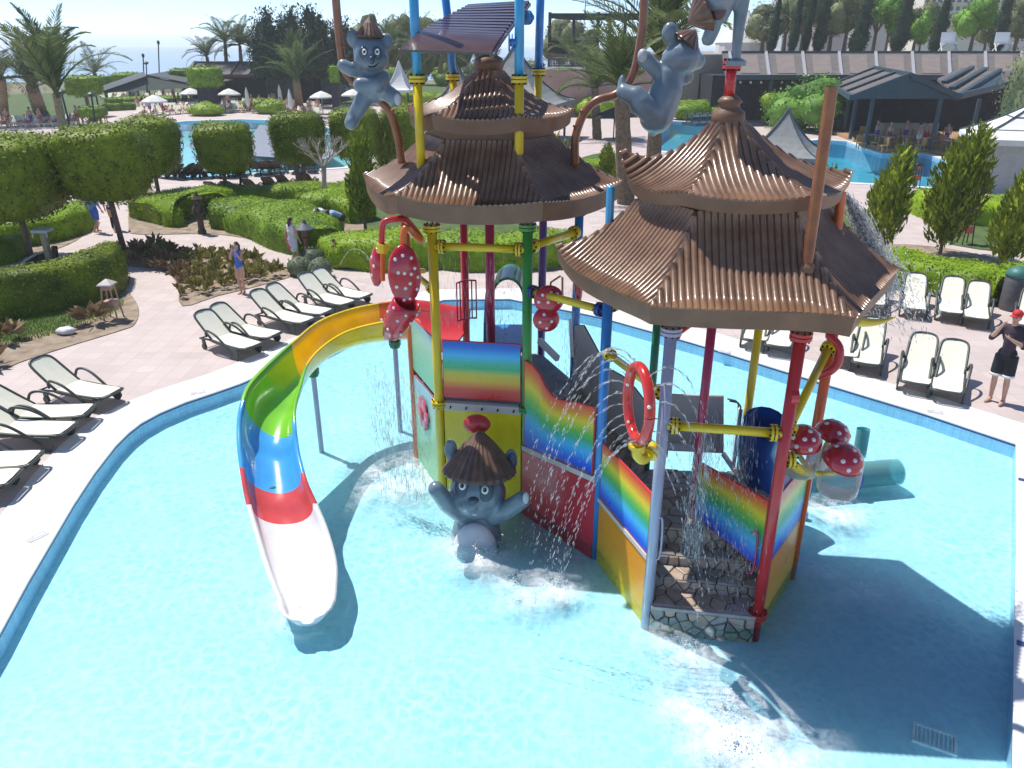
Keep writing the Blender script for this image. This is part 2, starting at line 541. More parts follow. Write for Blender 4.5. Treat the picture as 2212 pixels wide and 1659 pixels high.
mb.strip([(p[0], p[1], -0.012) for p in pi2], [(p[0], p[1], 0.012) for p in pi2])
mb.strip([(p[0], p[1], 0.012) for p in pi2], [(p[0], p[1], 0.022) for p in lip2])
mb.strip([(p[0], p[1], 0.022) for p in po2], [(p[0], p[1], -0.03) for p in po2])
structure('pool_coping', mb, M_coping)
wallring('pool_waterline_trim', offset_loop(pool_in, 0.004), -0.052, -0.012, M_trim)
wallring('pool_wall', offset_loop(pool_in, 0.006), -0.30, -0.052, M_poolwall)
sheet('pool_floor', offset_loop(pool_in, 0.01), [], -0.30, M_floor)
sheet('pool_water', offset_loop(pool_in, 0.0), [], -0.07, M_water)
# drain grate on the pool floor
gp = [G(2012, 1560, -0.49), G(2062, 1640, -0.49)]
dr = thing('drain_grate', G(2018, 1598, -0.30), 'rectangular drain grate lying on the pool floor under the water', 'drain grate', rz=R(-28))
M_grate = mat('grate_plastic', (0.70, 0.75, 0.78), rough=0.5)
f = MB()
for sy in (-1, 1): f.box((0, sy * 0.14, 0.015), (0.46, 0.03, 0.03))
for sx in (-1, 1): f.box((sx * 0.215, 0, 0.015), (0.03, 0.25, 0.03))
ORG[dr.name] = Vector((0, 0, 0))
f.build('frame', M_grate, dr)
for k in range(9):
    MB().box((-0.18 + k * 0.045, 0, 0.010), (0.018, 0.25, 0.016)).build('slat', M_grate, dr)
# skimmer lids and blue depth tiles set in the coping
M_lid = mat('skimmer_plastic', (0.52, 0.52, 0.53), rough=0.5)
lids = [((428, 848), 22, 'grey skimmer lid in the coping left of the rainbow slide'), ((80, 1160), 58, 'grey skimmer lid in the coping nearest the low left corner'),
        ((1566, 760), -22, 'grey skimmer lid in the coping behind the right tower'), ((2020, 890), -26, 'grey skimmer lid in the coping by the front pair of loungers')]
for (p, a, lb) in lids:
    q = G(*p, 0.022)
    t = thing('skimmer_lid', q, lb, 'skimmer lid', 'skimmer lids in the white coping', R(a))
    ORG[t.name] = Vector((0, 0, 0))
    MB().box((0, 0, 0.004), (0.30, 0.16, 0.008)).build('lid', M_lid, t, bevel=0.002)
    MB().box((0.04, 0, 0.010), (0.14, 0.05, 0.005)).build('handle', M_coping, t)
for (p, lb) in [((2207, 1036), 'blue depth tile in the right coping, the one farther up'), ((2206, 1390), 'blue depth tile in the right coping, the nearer one')]:
    q = G(*p, 0.026)
    tag(MB().box(q, (0.10, 0.10, 0.008), rz=R(-30)).build('depth_tile', M_trim), lb, 'tile', 'blue tiles in the coping')

# pools behind -----------------------------------------------------------
def farpool(pts, zf, zw, mw, mf, md, nm):
    loop = [(p[0], p[1]) for p in pts]
    ar = sum(loop[i][0] * loop[(i + 1) % len(loop)][1] - loop[(i + 1) % len(loop)][0] * loop[i][1] for i in range(len(loop)))
    if ar < 0: loop = loop[::-1]
    wallring(nm + '_wall', loop, zf, -0.005, mw)
    sheet(nm + '_floor', loop, [], zf, mf)
    sheet(nm + '_water', loop, [], -0.12, md)
    o = offset_loop(loop, 0.5)
    c = MB().strip([(p[0], p[1], 0.03) for p in loop + loop[:1]], [(p[0], p[1], 0.03) for p in o + o[:1]])
    c.strip([(p[0], p[1], -0.01) for p in loop + loop[:1]], [(p[0], p[1], 0.03) for p in loop + loop[:1]])
    c.strip([(p[0], p[1], 0.03) for p in o + o[:1]], [(p[0], p[1], -0.01) for p in o + o[:1]])
    structure(nm + '_coping', c, M_coping)
    return loop
gp2 = lambda l: [tuple(G(*p, 0))[:2] for p in l]
right_pool = farpool(gp2([(1700, 392), (1790, 392), (1900, 398), (2060, 408), (2130, 392), (2075, 358), (1995, 332), (1905, 333), (1870, 322), (1830, 306), (1770, 302), (1690, 312), (1640, 352)]), -1.3, 0, M_poolwall, M_floor2, M_water2, 'right_pool')
mid_pool = farpool(gp2([(1420, 325), (1500, 335), (1600, 330), (1600, 285), (1530, 265), (1450, 262), (1415, 285)]), -1.2, 0, M_poolwall, M_floor2, M_water2, 'middle_pool')
left_pool = farpool(gp2([(100, 372), (300, 378), (420, 384), (560, 374), (740, 362), (820, 338), (900, 320), (860, 300), (800, 285), (740, 282), (640, 262), (520, 258), (400, 262), (280, 275), (180, 286), (60, 300), (20, 330)]), -0.9, 0, M_poolwall, M_floor3, M_water2, 'left_pool')
# grey shallow terrace that comes up out of the left pool
gr = gp2([(400, 312), (470, 330), (690, 344), (735, 330), (640, 276), (560, 268), (545, 292), (470, 300)])
sheet('pool_terrace', gr, [], -0.06, M_greydeck)

# paving, ground, sea ------------------------------------------------------
pav = [(-95, -8), (75, -8), (75, 125), (-95, 125)]
sheet('paving', pav, [pool_out, right_pool, mid_pool, left_pool], 0.0, M_pave)
grd = [(-1500, -60), (1500, -60), (1500, 1600), (420, 1600), (110, 420), (20, 210), (-30, 172), (-1500, 160)]
sheet('ground', grd, [pav], -0.004, M_ground)
sheet('sea', [(-4800, 120), (4800, 120), (4800, 4900), (-4800, 4900)], [], -3.0, M_sea)

# beds, lawns and paths laid on the paving
def bed(name, px, m, z=0.02, smooth=3):
    pts = [G(*p, 0) for p in px]
    if smooth: pts = smoothloop(pts, smooth)
    loop = [(p.x, p.y) for p in pts]
    return sheet(name, loop, [], z, m)
bed('planting_bed', [(-160, 905), (0, 803), (120, 758), (260, 715), (292, 700), (300, 668), (285, 640), (262, 625), (200, 620), (100, 640), (-40, 610), (-200, 640), (-300, 760)], M_soil)
bed('lawn', [(-160, 800), (0, 742), (100, 716), (180, 694), (258, 668), (262, 642), (200, 632), (100, 652), (-40, 620), (-200, 660)], M_lawn, 0.026)
bed('planting_bed', [(394, 662), (470, 640), (560, 618), (640, 592), (600, 575), (520, 553), (420, 540), (330, 532), (255, 530), (215, 545), (235, 570), (300, 578), (360, 590), (385, 620)], M_soil)
bed('planting_bed', [(-260, 560), (0, 562), (100, 545), (165, 520), (195, 488), (188, 455), (120, 440), (-260, 450)], M_soil)
bed('planting_bed', [(278, 490), (300, 507), (460, 506), (560, 522), (640, 548), (690, 572), (730, 580), (850, 585), (1010, 582), (1200, 585), (1260, 560), (1240, 500), (1000, 470), (800, 430), (640, 428), (450, 434), (330, 412), (285, 430)], M_soil)
bed('lawn', [(800, 560), (1000, 565), (1210, 560), (1200, 500), (1050, 470), (830, 440), (790, 480)], M_lawn, 0.026)
bed('lawn', [(1240, 400), (1400, 400), (1480, 392), (1420, 345), (1310, 330), (1240, 350)], M_lawn, 0.02)
bed('lawn', [(1690, 460), (1800, 480), (1900, 520), (1905, 480), (1830, 440), (1760, 420), (1690, 425)], M_lawn, 0.02)
bed('lawn', [(2010, 490), (2060, 530), (2250, 545), (2330, 500), (2300, 440), (2120, 430), (1980, 420), (1960, 440)], M_lawn, 0.02)
bed('planting_bed', [(1840, 590), (1920, 600), (2050, 622), (2160, 650), (2340, 680), (2360, 600), (2160, 560), (2030, 535), (1920, 528), (1850, 545)], M_soil)
bed('lawn', [(0, 262), (120, 250), (250, 232), (330, 232), (420, 240), (640, 228), (900, 222), (1140, 240), (1240, 225), (1240, 190), (900, 180), (400, 190), (0, 205), (-200, 240)], M_lawn, 0.02, 0)
# dark terrace floor of the poolside restaurant
M_wooddeck = mat('timber_terrace', (0.34, 0.20, 0.09), rough=0.6, col2=(0.46, 0.29, 0.15), scale=1.5)
tp = gp2([(1795, 288), (1830, 302), (1876, 318), (1910, 329), (2000, 329), (2110, 352), (2330, 352), (2330, 232), (2100, 225), (1790, 235)])
structure('restaurant_terrace', MB().prism([(p[0], p[1], 0.02) for p in tp], (0, 0, 0.22)), M_wooddeck)
# ================================================================== play towers
def paint(name, c, **k): return mat(name, c, rough=k.pop('rough', 0.28), var=k.pop('var', 0.10), scale=k.pop('scale', 2.5), coat=k.pop('coat', 0.35), bump=k.pop('bump', 0.04), bscale=k.pop('bscale', 14), **k)
P_yel = paint('yellow_paint', (0.76, 0.54, 0.010))
P_blue = paint('blue_paint', (0.03, 0.22, 0.60))
P_sky = paint('sky_blue_paint', (0.05, 0.36, 0.66))
P_navy = paint('navy_paint', (0.02, 0.06, 0.28))
P_green = paint('green_paint', (0.04, 0.30, 0.045))
P_dgreen = paint('dark_green_paint', (0.01, 0.16, 0.06))
P_red = paint('red_paint', (0.55, 0.025, 0.03))
P_orange = paint('orange_paint', (0.72, 0.13, 0.015))
P_lilac = paint('lilac_grey_paint', (0.36, 0.37, 0.50))
P_pink = paint('crimson_paint', (0.42, 0.02, 0.09))
P_purple = paint('purple_paint', (0.16, 0.07, 0.24))
P_white = mat('white_gelcoat', (0.80, 0.80, 0.80), rough=0.25, var=0.05, scale=2, coat=0.4)
P_bolt = mat('dark_bolts', (0.02, 0.02, 0.025), rough=0.4, metal=0.6)
P_roof = mat('brown_roof_gelcoat', (0.15, 0.078, 0.044), rough=0.30, col2=(0.27, 0.155, 0.092), scale=3.5, coat=0.25, bump=0.08, bscale=22, detail=6)
P_roofd = mat('brown_roof_base', (0.19, 0.098, 0.055), rough=0.5, var=0.2, scale=3.0, coat=0.1)
P_bamboo = mat('rust_brown_pole', (0.20, 0.062, 0.022), rough=0.35, col2=(0.34, 0.12, 0.045), scale=5, coat=0.4)
P_plank = mat('grey_brown_board', (0.58, 0.52, 0.48), rough=0.55, var=0.10, scale=1.5, detail=8)
P_grey = mat('grey_concrete', (0.26, 0.24, 0.225), rough=0.75, var=0.25, scale=4, bump=0.3, bscale=20)
P_mortar = mat('dark_mortar', (0.055, 0.047, 0.042), rough=0.6, var=0.3, scale=8, bump=0.3)
STONES = [mat('wet_stone_%s' % n, c, rough=0.42, col2=d, scale=7, bump=0.5, bscale=16, detail=7, coat=0.15) for n, c, d in
          [('brown', (0.30, 0.23, 0.18), (0.44, 0.36, 0.29)), ('grey', (0.33, 0.30, 0.275), (0.48, 0.44, 0.41)), ('tan', (0.38, 0.28, 0.21), (0.52, 0.41, 0.33)), ('slate', (0.24, 0.21, 0.195), (0.35, 0.32, 0.30))]]
RB = rampmat('rainbow_red_on_top', [(0.0, (0.028, 0.07, 0.588)), (0.12, (0.028, 0.168, 0.77)), (0.30, (0.084, 0.504, 0.868)), (0.48, (0.07, 0.462, 0.168)), (0.58, (0.196, 0.532, 0.07)), (0.74, (0.84, 0.644, 0.042)), (0.86, (0.84, 0.28, 0.042)), (1.0, (0.77, 0.056, 0.042))])
RB2 = rampmat('rainbow_blue_on_top', [(0.0, (0.644, 0.042, 0.056)), (0.16, (0.7, 0.098, 0.056)), (0.32, (0.812, 0.476, 0.042)), (0.44, (0.63, 0.56, 0.07)), (0.54, (0.07, 0.462, 0.196)), (0.64, (0.084, 0.504, 0.336)), (0.76, (0.084, 0.504, 0.868)), (0.90, (0.028, 0.182, 0.672)), (1.0, (0.028, 0.084, 0.504))])
OY = rampmat('orange_to_yellow', [(0.0, (0.74, 0.60, 0.06)), (0.35, (0.78, 0.45, 0.02)), (0.7, (0.78, 0.31, 0.012)), (1.0, (0.78, 0.28, 0.012))])
PG_ = rampmat('pale_green_panel', [(0.0, (0.16, 0.48, 0.22)), (0.5, (0.28, 0.55, 0.30)), (0.8, (0.36, 0.58, 0.42)), (1.0, (0.30, 0.50, 0.62))])

def post(parent, xy, z0, z1, r, m, name='post', label=None, flange=True, joints=()):
    o = MB().tube([(xy[0], xy[1], z0), (xy[0], xy[1], z1)], r, 14).build(name, m, parent, smooth=False)
    o.data.polygons.foreach_set('use_smooth', [len(p.vertices) == 4 for p in o.data.polygons])
    if label: o['label'] = label
    if flange:
        f = MB(); b = MB()
        for z in list(joints) + [z1]:
            f.lathe([(r * 1.02, -0.05), (r * 1.75, -0.05), (r * 1.75, -0.012), (r * 1.02, -0.012)], (xy[0], xy[1], z), 16)
            f.lathe([(r * 1.02, 0.0), (r * 1.75, 0.0), (r * 1.75, 0.035), (r * 1.02, 0.035)], (xy[0], xy[1], z), 16)
            for k in range(8):
                a = k * math.pi / 4
                b.tube([(xy[0] + r * 1.42 * math.cos(a), xy[1] + r * 1.42 * math.sin(a), z - 0.075), (xy[0] + r * 1.42 * math.cos(a), xy[1] + r * 1.42 * math.sin(a), z + 0.06)], 0.013, 6)
        f.build('flange', m, o)
        tag(b.build('flange_bolts', P_bolt, o), kind='stuff')
    return o
def beam(parent, a, b, r, m, name='cross_beam', inset=0.10, fm=None):
    a, b = Vector(a), Vector(b)
    d = (b - a).normalized()
    a2, b2 = a + d * inset, b - d * inset
    o = MB().tube([a2, b2], r, 12).build(name, m, parent)
    o.data.polygons.foreach_set('use_smooth', [len(p.vertices) == 4 for p in o.data.polygons])
    fl, bo = MB(), MB()
    sd = d.cross(Vector((0, 0, 1))); sd = sd.normalized() if sd.length > .01 else Vector((1, 0, 0))
    up = sd.cross(d)
    for e, sg in ((a2, 1), (b2, -1)):
        for dd in (0.0, 0.045):
            c = e + d * sg * dd
            fl.tube([c, c + d * 0.03 * sg], r * 1.8, 14)
        for k in range(8):
            an = k * math.pi / 4
            c = e + (sd * math.cos(an) + up * math.sin(an)) * r * 1.45
            bo.tube([c - d * sg * 0.02, c + d * sg * 0.10], 0.013, 6)
    for e, sg in ((a, 1), (b, -1)):
        fl.tube([e, e + d * sg * (inset + 0.01)], r * 0.98, 10)
    fl.build('flange', fm or m, o)
    tag(bo.build('flange_bolts', P_bolt, o), kind='stuff')
    return o

def hexroof(parent, name, c, R0, z0, Rn, zn, rot, lifts, bow, sag, lip, nrib, conc, label=None, lean=(0, 0)):
    c = Vector((c[0], c[1], 0))
    def corner(k, t):
        a = R(rot + 60 * k)
        r = R0 + (Rn - R0) * t
        z = z0 + (zn - z0) * (conc * t + (1 - conc) * t * t) + lifts[k % 6] * max(0, 1 - t) ** 2.5
        return c + Vector((r * math.cos(a) + lean[0] * t, r * math.sin(a) + lean[1] * t, z))
    def P(k, u, t):
        a = R(rot + 60 * k + 30)
        p = corner(k, t).lerp(corner(k + 1, t), u)
        q = 4 * u * (1 - u)
        p = p + Vector((math.cos(a), math.sin(a), 0)) * bow * q * (1 - t)
        # the lift belongs to the corners only: straighten it out along the edge
        e = (abs(2 * u - 1)) ** 3
        base = z0 + (zn - z0) * (conc * t + (1 - conc) * t * t)
        p.z = base + (p.z - base) * e - sag * q * (1 - t)
        return p
    nu, nt = 12, 9
    body = MB()
    ring = []
    for k in range(6):
        g = [[P(k, i / nu, j / nt) for i in range(nu + 1)] for j in range(nt + 1)]
        body.add([p for row in g for p in row], [(j * (nu + 1) + i, j * (nu + 1) + i + 1, (j + 1) * (nu + 1) + i + 1, (j + 1) * (nu + 1) + i) for j in range(nt) for i in range(nu)])
        ring += g[0][:-1]
    ring.append(ring[0])
    ins = [p + (Vector((c.x, c.y, p.z)) - p).normalized() * 0.03 - Vector((0, 0, lip)) for p in ring]
    body.strip(ring, ins)
    inn = [p + (Vector((c.x, c.y, p.z)) - p) * 0.55 + Vector((0, 0, lip * 0.3)) for p in ins]
    body.strip(ins, inn)
    body.add(inn[:-1], [tuple(range(len(inn) - 1))])
    o = body.build(name, P_roofd, parent, smooth=False, fix=True)
    if label: o['label'] = label
    # raised rounded rolls, parallel on every face and cut off by the hips
    sp = R0 / nrib
    rr = sp * 0.50
    for k in range(6):
        e = (corner(k + 1, 0) - corner(k, 0)); e.z = 0; e.normalize()
        for i in range(nrib):
            s = (i + 0.5) * sp - R0 / 2
            te = min(1.0, (R0 - 2 * abs(s)) / (R0 - Rn)) if R0 > Rn else 1.0
            if te < 0.03: continue
            n = 7
            ps = []
            for j in range(n):
                t = te * j / (n - 1)
                r = R0 + (Rn - R0) * t
                ps.append(P(k, min(1, max(0, 0.5 + s / r)), t))
            out = (ps[0] - ps[1]).normalized()
            ps[0] = ps[0] + out * 0.015
            vs, fs = [], []
            m = 5
            for j, p in enumerate(ps):
                tg = (ps[min(j + 1, n - 1)] - ps[max(j - 1, 0)]).normalized()
                nn = e.cross(tg)
                if nn.z < 0: nn = -nn
                sc = 1.0 if j else 1.02
                for q in range(m):
                    an = math.pi * q / (m - 1)
                    vs.append(p + e * math.cos(an) * rr * sc + nn * (math.sin(an) * rr * 0.85 - 0.003))
            for j in range(n - 1):
                for q in range(m - 1):
                    fs.append((j * m + q, j * m + q + 1, (j + 1) * m + q + 1, (j + 1) * m + q))
            fs.append(tuple(range(m)))
            fs.append(tuple((n - 1) * m + q for q in range(m - 1, -1, -1)))
            ro = MB().add(vs, fs).build('rib', P_roof, o, fix=False)
            ro.data.polygons.foreach_set('use_smooth', [len(p.vertices) == 4 for p in ro.data.polygons])
    return o, corner

def panel(parent, name, bot, top, m, frame=None, th=0.035, fr=0.02, label=None):
    bot = [Vector(p) for p in bot]; top = [Vector(p) for p in top]
    d = bot[-1] - bot[0]
    nrm = Vector((d.y, -d.x, 0)).normalized() * th / 2
    mb = MB()
    A, B = [p + nrm for p in bot], [p + nrm for p in top]
    C_, E_ = [p - nrm for p in bot], [p - nrm for p in top]
    mb.strip(A, B, uv=True); mb.strip(C_, E_, uv=True)
    def one(x, y, v): mb.add(list(x) + list(y), [(i, i + 1, len(x) + i + 1, len(x) + i) for i in range(len(x) - 1)], 0, [((0, v),) * 4] * (len(x) - 1))
    one(A, C_, 0.0); one(B, E_, 1.0); one([A[0], B[0]], [C_[0], E_[0]], .5); one([A[-1], B[-1]], [C_[-1], E_[-1]], .5)
    o = mb.build(name, m, parent)
    if label: o['label'] = label
    if frame:
        loop = bot + top[::-1] + [bot[0]]
        MB().tube(loop, fr, 6).build('frame', frame, o)
    return o
def L3(a, b, f): return Vector(a).lerp(Vector(b), f)
def V3(xy, z): return Vector((xy[0], xy[1], z))

# voronoi flagstones on a convex polygon
def flagstones(parent, poly, size, th=0.03, seed=1, gap=0.012, name='stone'):
    poly = [Vector(p) for p in poly]
    e1 = (poly[1] - poly[0]).normalized()
    nrm = None
    for i in range(2, len(poly)):
        n_ = e1.cross(poly[i] - poly[0])
        if n_.length > 1e-4: nrm = n_.normalized(); break
    e2 = nrm.cross(e1)
    P2 = [((p - poly[0]).dot(e1), (p - poly[0]).dot(e2)) for p in poly]
    rr = random.Random(seed)
    x0, x1 = min(p[0] for p in P2), max(p[0] for p in P2)
    y0, y1 = min(p[1] for p in P2), max(p[1] for p in P2)
    nx, ny = max(1, round((x1 - x0) / size)), max(1, round((y1 - y0) / (size * 0.72)))
    sites = [(x0 + (i + 0.5 + rr.uniform(-.42, .42) + (0.5 if j % 2 else 0)) * (x1 - x0) / nx, y0 + (j + 0.5 + rr.uniform(-.38, .38)) * (y1 - y0) / ny) for j in range(ny) for i in range(-1, nx + 1)]
    def clip(pg, a, b, c):       # keep a*x+b*y<=c
        out = []
        for i in range(len(pg)):
            p, q = pg[i], pg[(i + 1) % len(pg)]
            fp, fq = a * p[0] + b * p[1] - c, a * q[0] + b * q[1] - c
            if fp <= 0: out.append(p)
            if (fp < 0 < fq) or (fq < 0 < fp):
                t = fp / (fp - fq)
                out.append((p[0] + (q[0] - p[0]) * t, p[1] + (q[1] - p[1]) * t))
        return out
    for (sx, sy) in sites:
        pg = list(P2)
        for (tx, ty) in sorted(sites, key=lambda s: (s[0] - sx) ** 2 + (s[1] - sy) ** 2)[1:18]:
            a, b = tx - sx, ty - sy
            c = a * (sx + tx) / 2 + b * (sy + ty) / 2 - gap / 2 * math.hypot(a, b)
            pg = clip(pg, a, b, c)
            if len(pg) < 3: break
        if len(pg) < 3: continue
        cx, cy = sum(p[0] for p in pg) / len(pg), sum(p[1] for p in pg) / len(pg)
        ar = abs(sum(pg[i][0] * pg[(i + 1) % len(pg)][1] - pg[(i + 1) % len(pg)][0] * pg[i][1] for i in range(len(pg)))) / 2
        if ar < size * size * 0.03: continue
        h = th * rr.uniform(0.6, 1.25)
        tl = (rr.uniform(-.05, .05), rr.uniform(-.05, .05))
        def W(p, hh): return poly[0] + e1 * p[0] + e2 * p[1] + nrm * hh
        b_ = [W(p, -0.004) for p in pg]
        m_ = [W((cx + (p[0] - cx) * 0.98, cy + (p[1] - cy) * 0.98), h * 0.6) for p in pg]
        t_ = [W((cx + (p[0] - cx) * 0.84, cy + (p[1] - cy) * 0.84), h + tl[0] * (p[0] - cx) + tl[1] * (p[1] - cy)) for p in pg]
        n = len(pg)
        fs = [(i, (i + 1) % n, n + (i + 1) % n, n + i) for i in range(n)] + [(n + i, n + (i + 1) % n, 2 * n + (i + 1) % n, 2 * n + i) for i in range(n)] + [tuple(range(2 * n, 3 * n))]
        MB().add(b_ + m_ + t_, fs).build(name, rr.choice(STONES), parent, fix=False)

# ---------------------------------------------------------------- the left (far) tower
W0 = -0.5                                    # pool floor
T1 = dict(c=(-0.35, 12.65), rot=-8.0)
tw1 = thing('play_tower', (-0.35, 12.65, W0), 'far play tower with two brown pagoda roofs and a slatted awning on poles', 'play tower', 'pagoda roofed play towers in the pool')
yel, grn, blu, pur, re1, lft = (-1.19, 11.53), (0.23, 11.31), (1.07, 12.43), (0.55, 13.77), (-0.87, 13.99), (-1.77, 12.87)
post(tw1, yel, W0, 4.52, 0.075, P_yel, label='yellow corner post', joints=(1.66,))
post(tw1, grn, W0, 4.58, 0.075, P_green, label='green corner post', joints=(1.66,))
post(tw1, blu, W0, 4.6, 0.07, P_blue, label='blue post behind the green one')
post(tw1, pur, W0, 4.6, 0.07, P_purple, label='purple rear post')
post(tw1, re1, W0, 4.6, 0.07, P_red, label='red rear post')
post(tw1, lft, W0, 4.6, 0.07, P_orange, label='orange left post')
post(tw1, (-0.36, 12.45), 1.65, 4.6, 0.075, P_pink, label='crimson middle post')
fl = [V3(p, 1.64) for p in (yel, grn, blu, pur, re1, lft)]
MB().prism([p - Vector((0, 0, 0.10)) for p in fl], (0, 0, 0.10)).build('floor', P_grey, tw1)
roof1, cn1 = hexroof(tw1, 'lower_roof', T1['c'], 2.07, 5.02, 1.02, 5.72, -8.0, [.05, .07, .07, .07, .07, 0.02], .04, .05, .27, 27, .55, 'wide lower hexagonal roof')
roof1b, cn1b = hexroof(tw1, 'upper_roof', T1['c'], 1.28, 6.06, .17, 6.68, -8.0, [.05, .08, .08, .08, .03, .03], .07, .03, .20, 18, .25, 'small upper hexagonal roof')
MB().lathe([(1.0, 5.6), (1.0, 5.9)], (*T1['c'], 0), 6, Matrix.Rotation(R(-8), 3, 'Z')).build('roof_neck', P_roofd, tw1)
MB().lathe([(.15, 6.60), (.21, 6.66), (.235, 6.74), (.21, 6.82), (.13, 6.86), (.11, 6.90), (.14, 6.94), (.10, 7.0), (.06, 7.12), (0, 7.14)], (*T1['c'], 0), 14).build('finial', P_roofd, tw1, smooth=True)
# panels of the far tower
def between(a, b, f0, f1, z0, z1, n=2): return [V3(L3((*a, 0), (*b, 0), f0 + (f1 - f0) * i / (n - 1)), z0 + (z1 - z0) * i / (n - 1)) for i in range(n)]
panel(tw1, 'rail_panel', between(yel, grn, .07, .93, 1.78, 1.78), between(yel, grn, .07, .93, 2.74, 2.74), RB2, P_red, label='rainbow panel, blue at the top, on the front face')
panel(tw1, 'lower_panel', between(yel, grn, .06, .94, W0, W0), between(yel, grn, .06, .94, 1.55, 1.55), paint('bright_yellow_panel', (0.86, 0.66, 0.012)), label='plain yellow lower panel')
bmf = MB().bar(V3(yel, 1.62), V3(grn, 1.62), 0.10, 0.13).build('floor_edge', P_plank, tw1)
bb = MB()
for k in range(5):
    q = L3(V3(yel, 1.63), V3(grn, 1.63), .14 + k * .18); bb.tube([q + Vector((0, -.04, 0)), q + Vector((-.01, -.09, -.02))], .014, 6)
tag(bb.build('edge_bolts', P_bolt, bmf), kind='stuff')
panel(tw1, 'rail_panel', between(lft, yel, .06, .93, 1.75, 1.75), between(lft, yel, .06, .93, 2.72, 2.72), PG_, P_red, label='pale panel with a red rail on the left face')
pl = panel(tw1, 'lower_panel', between(lft, yel, .05, .94, W0, W0), between(lft, yel, .05, .94, 1.62, 1.62), PG_, P_red, label='pale green lower panel with a pink flower')
fc = L3(V3(lft, 1.12), V3(yel, 1.12), .45); fn = Vector((-(lft[1] - yel[1]) * -1, 0, 0))
d_ = (Vector((*yel, 0)) - Vector((*lft, 0))).normalized(); fn = Vector((d_.y, -d_.x, 0))
fw = MB()
Mf = Matrix((d_, Vector((0, 0, 1)), fn)).transposed()
for k in range(6):
    a = k * math.pi / 3
    fw.ell(fc + fn * 0.05 + d_ * math.cos(a) * .19 + Vector((0, 0, math.sin(a) * .19)), (.13, .13, .03), 10, 5, Mf)
fw.build('flower_petals', paint('flower_pink', (0.62, 0.06, 0.14)), pl)
MB().ell(fc + fn * 0.07, (.12, .12, .04), 10, 5, Mf).build('flower_centre', P_red, pl)
for a, b in ((re1, lft), (pur, re1), (blu, pur)):
    panel(tw1, 'lower_panel', between(a, b, .05, .95, W0, W0), between(a, b, .05, .95, 1.55, 1.55), P_plank)
beam(tw1, V3(yel, 4.24), V3(grn, 4.24), .06, P_yel)
beam(tw1, V3(grn, 4.27), V3(blu, 4.27), .06, P_yel)
beam(tw1, V3(yel, 3.55), V3(lft, 3.55), .05, P_yel)
# red pipe work and hanging spray discs on the left corner
rp_ = [D(911, 517, 11.5), D(893, 492, 11.35), D(874, 474, 11.2), D(854, 473, 11.1), D(833, 478, 11.05), D(826, 490, 11.05), D(824, 527, 11.05)]
MB().tube(smoothloop(rp_, 4, False), .045, 8).build('red_spray_pipe', P_red, tw1, smooth=True)
MB().tube([D(826, 526, 11.05), D(826, 545, 11.05)], .085, 10).build('pipe_coupling', P_yel, tw1)
MB().tube([D(826, 545, 11.05), D(827, 606, 11.05)], .035, 8).build('drop_pipe', P_orange, tw1)
MB().tube(smoothloop([D(911, 520, 11.5), D(893, 505, 11.2), D(880, 492, 11.0), D(872, 500, 10.95), D(871, 535, 10.95)], 3, False), .05, 8).build('drop_pipe', P_orange, tw1, smooth=True)
# superstructure posts and slatted awning
sup = [((-1.33, 11.75), 5.05, 6.57, 0, P_sky), ((0.10, 11.60), 5.05, 6.57, 0, P_sky), ((-0.98, 13.9), 5.1, 6.52, -.10, P_blue), ((0.44, 13.9), 5.1, 6.6, 0.02, P_blue)]
for (xy, z0, zj, lean, mm) in sup:
    o = post(tw1, xy, z0, zj, .066, P_yel, 'awning_post')
    MB().lathe([(.14, 0), (.14, .03), (.075, .06)], (xy[0], xy[1], z0 + .03), 12).build('foot_plate', P_roofd, o)
    b2 = MB().tube([(xy[0], xy[1], zj + .03), (xy[0] + lean * .4, xy[1], zj + .7), (xy[0] + lean * 1.6, xy[1], zj + 1.9)], .066, 14).build('awning_post', mm, tw1)
    b2.data.polygons.foreach_set('use_smooth', [len(p.vertices) == 4 for p in b2.data.polygons])
    b2['label'] = 'blue upper length of an awning post'
aw = thing('unused', (0, 0, 0), 'x', 'x') if False else None
M_slat = mat('dark_brown_slat', (0.05, 0.021, 0.016), rough=0.30, col2=(0.10, 0.042, 0.030), scale=3, coat=0.5)
Lp = smoothloop([D(866, 107, 11.15), D(884, 87, 11.4), D(910, 68, 11.8), D(960, 38, 13.0), D(1010, 12, 14.2)], 6, False)
Rp = smoothloop([D(1062, 114, 11.15), D(1073, 95, 11.4), D(1087, 75, 11.8), D(1115, 38, 13.0), D(1143, 4, 14.2)], 6, False)
awn = MB()
for e in (Lp, Rp):
    awn.tube([p - Vector((0, 0, .04)) for p in e], .035, 6)
awn = awn.build('awning_frame', M_slat, tw1)
ns = 24
for k in range(ns):
    f = k / (ns - 1) * (len(Lp) - 1)
    i = min(int(f), len(Lp) - 2)
    a, b = Lp[i].lerp(Lp[i + 1], f - i), Rp[i].lerp(Rp[i + 1], f - i)
    tg = (Lp[i + 1] - Lp[i])
    up = (b - a).cross(tg).normalized(); up = up if up.z > 0 else -up
    wd = max(.055, tg.length * (len(Lp) - 1) / ns * 1.02)
    MB().bar(a, b, min(wd, .17), .03, up).build('slat', M_slat, awn)
for (a, b) in (((1098, 92, 11.6), (1118, 92, 11.6)), ((1135, 38, 13.8), (1150, 38, 13.9))):
    a, b = D(*a), D(*b)
    sp = MB(); sp.tube([a, b], .05, 10); sp.tube([a, a.lerp(b, .2)], .11, 12); sp.tube([a.lerp(b, .35), a.lerp(b, .5)], .11, 12)
    sp.build('awning_bracket', P_blue, tw1)
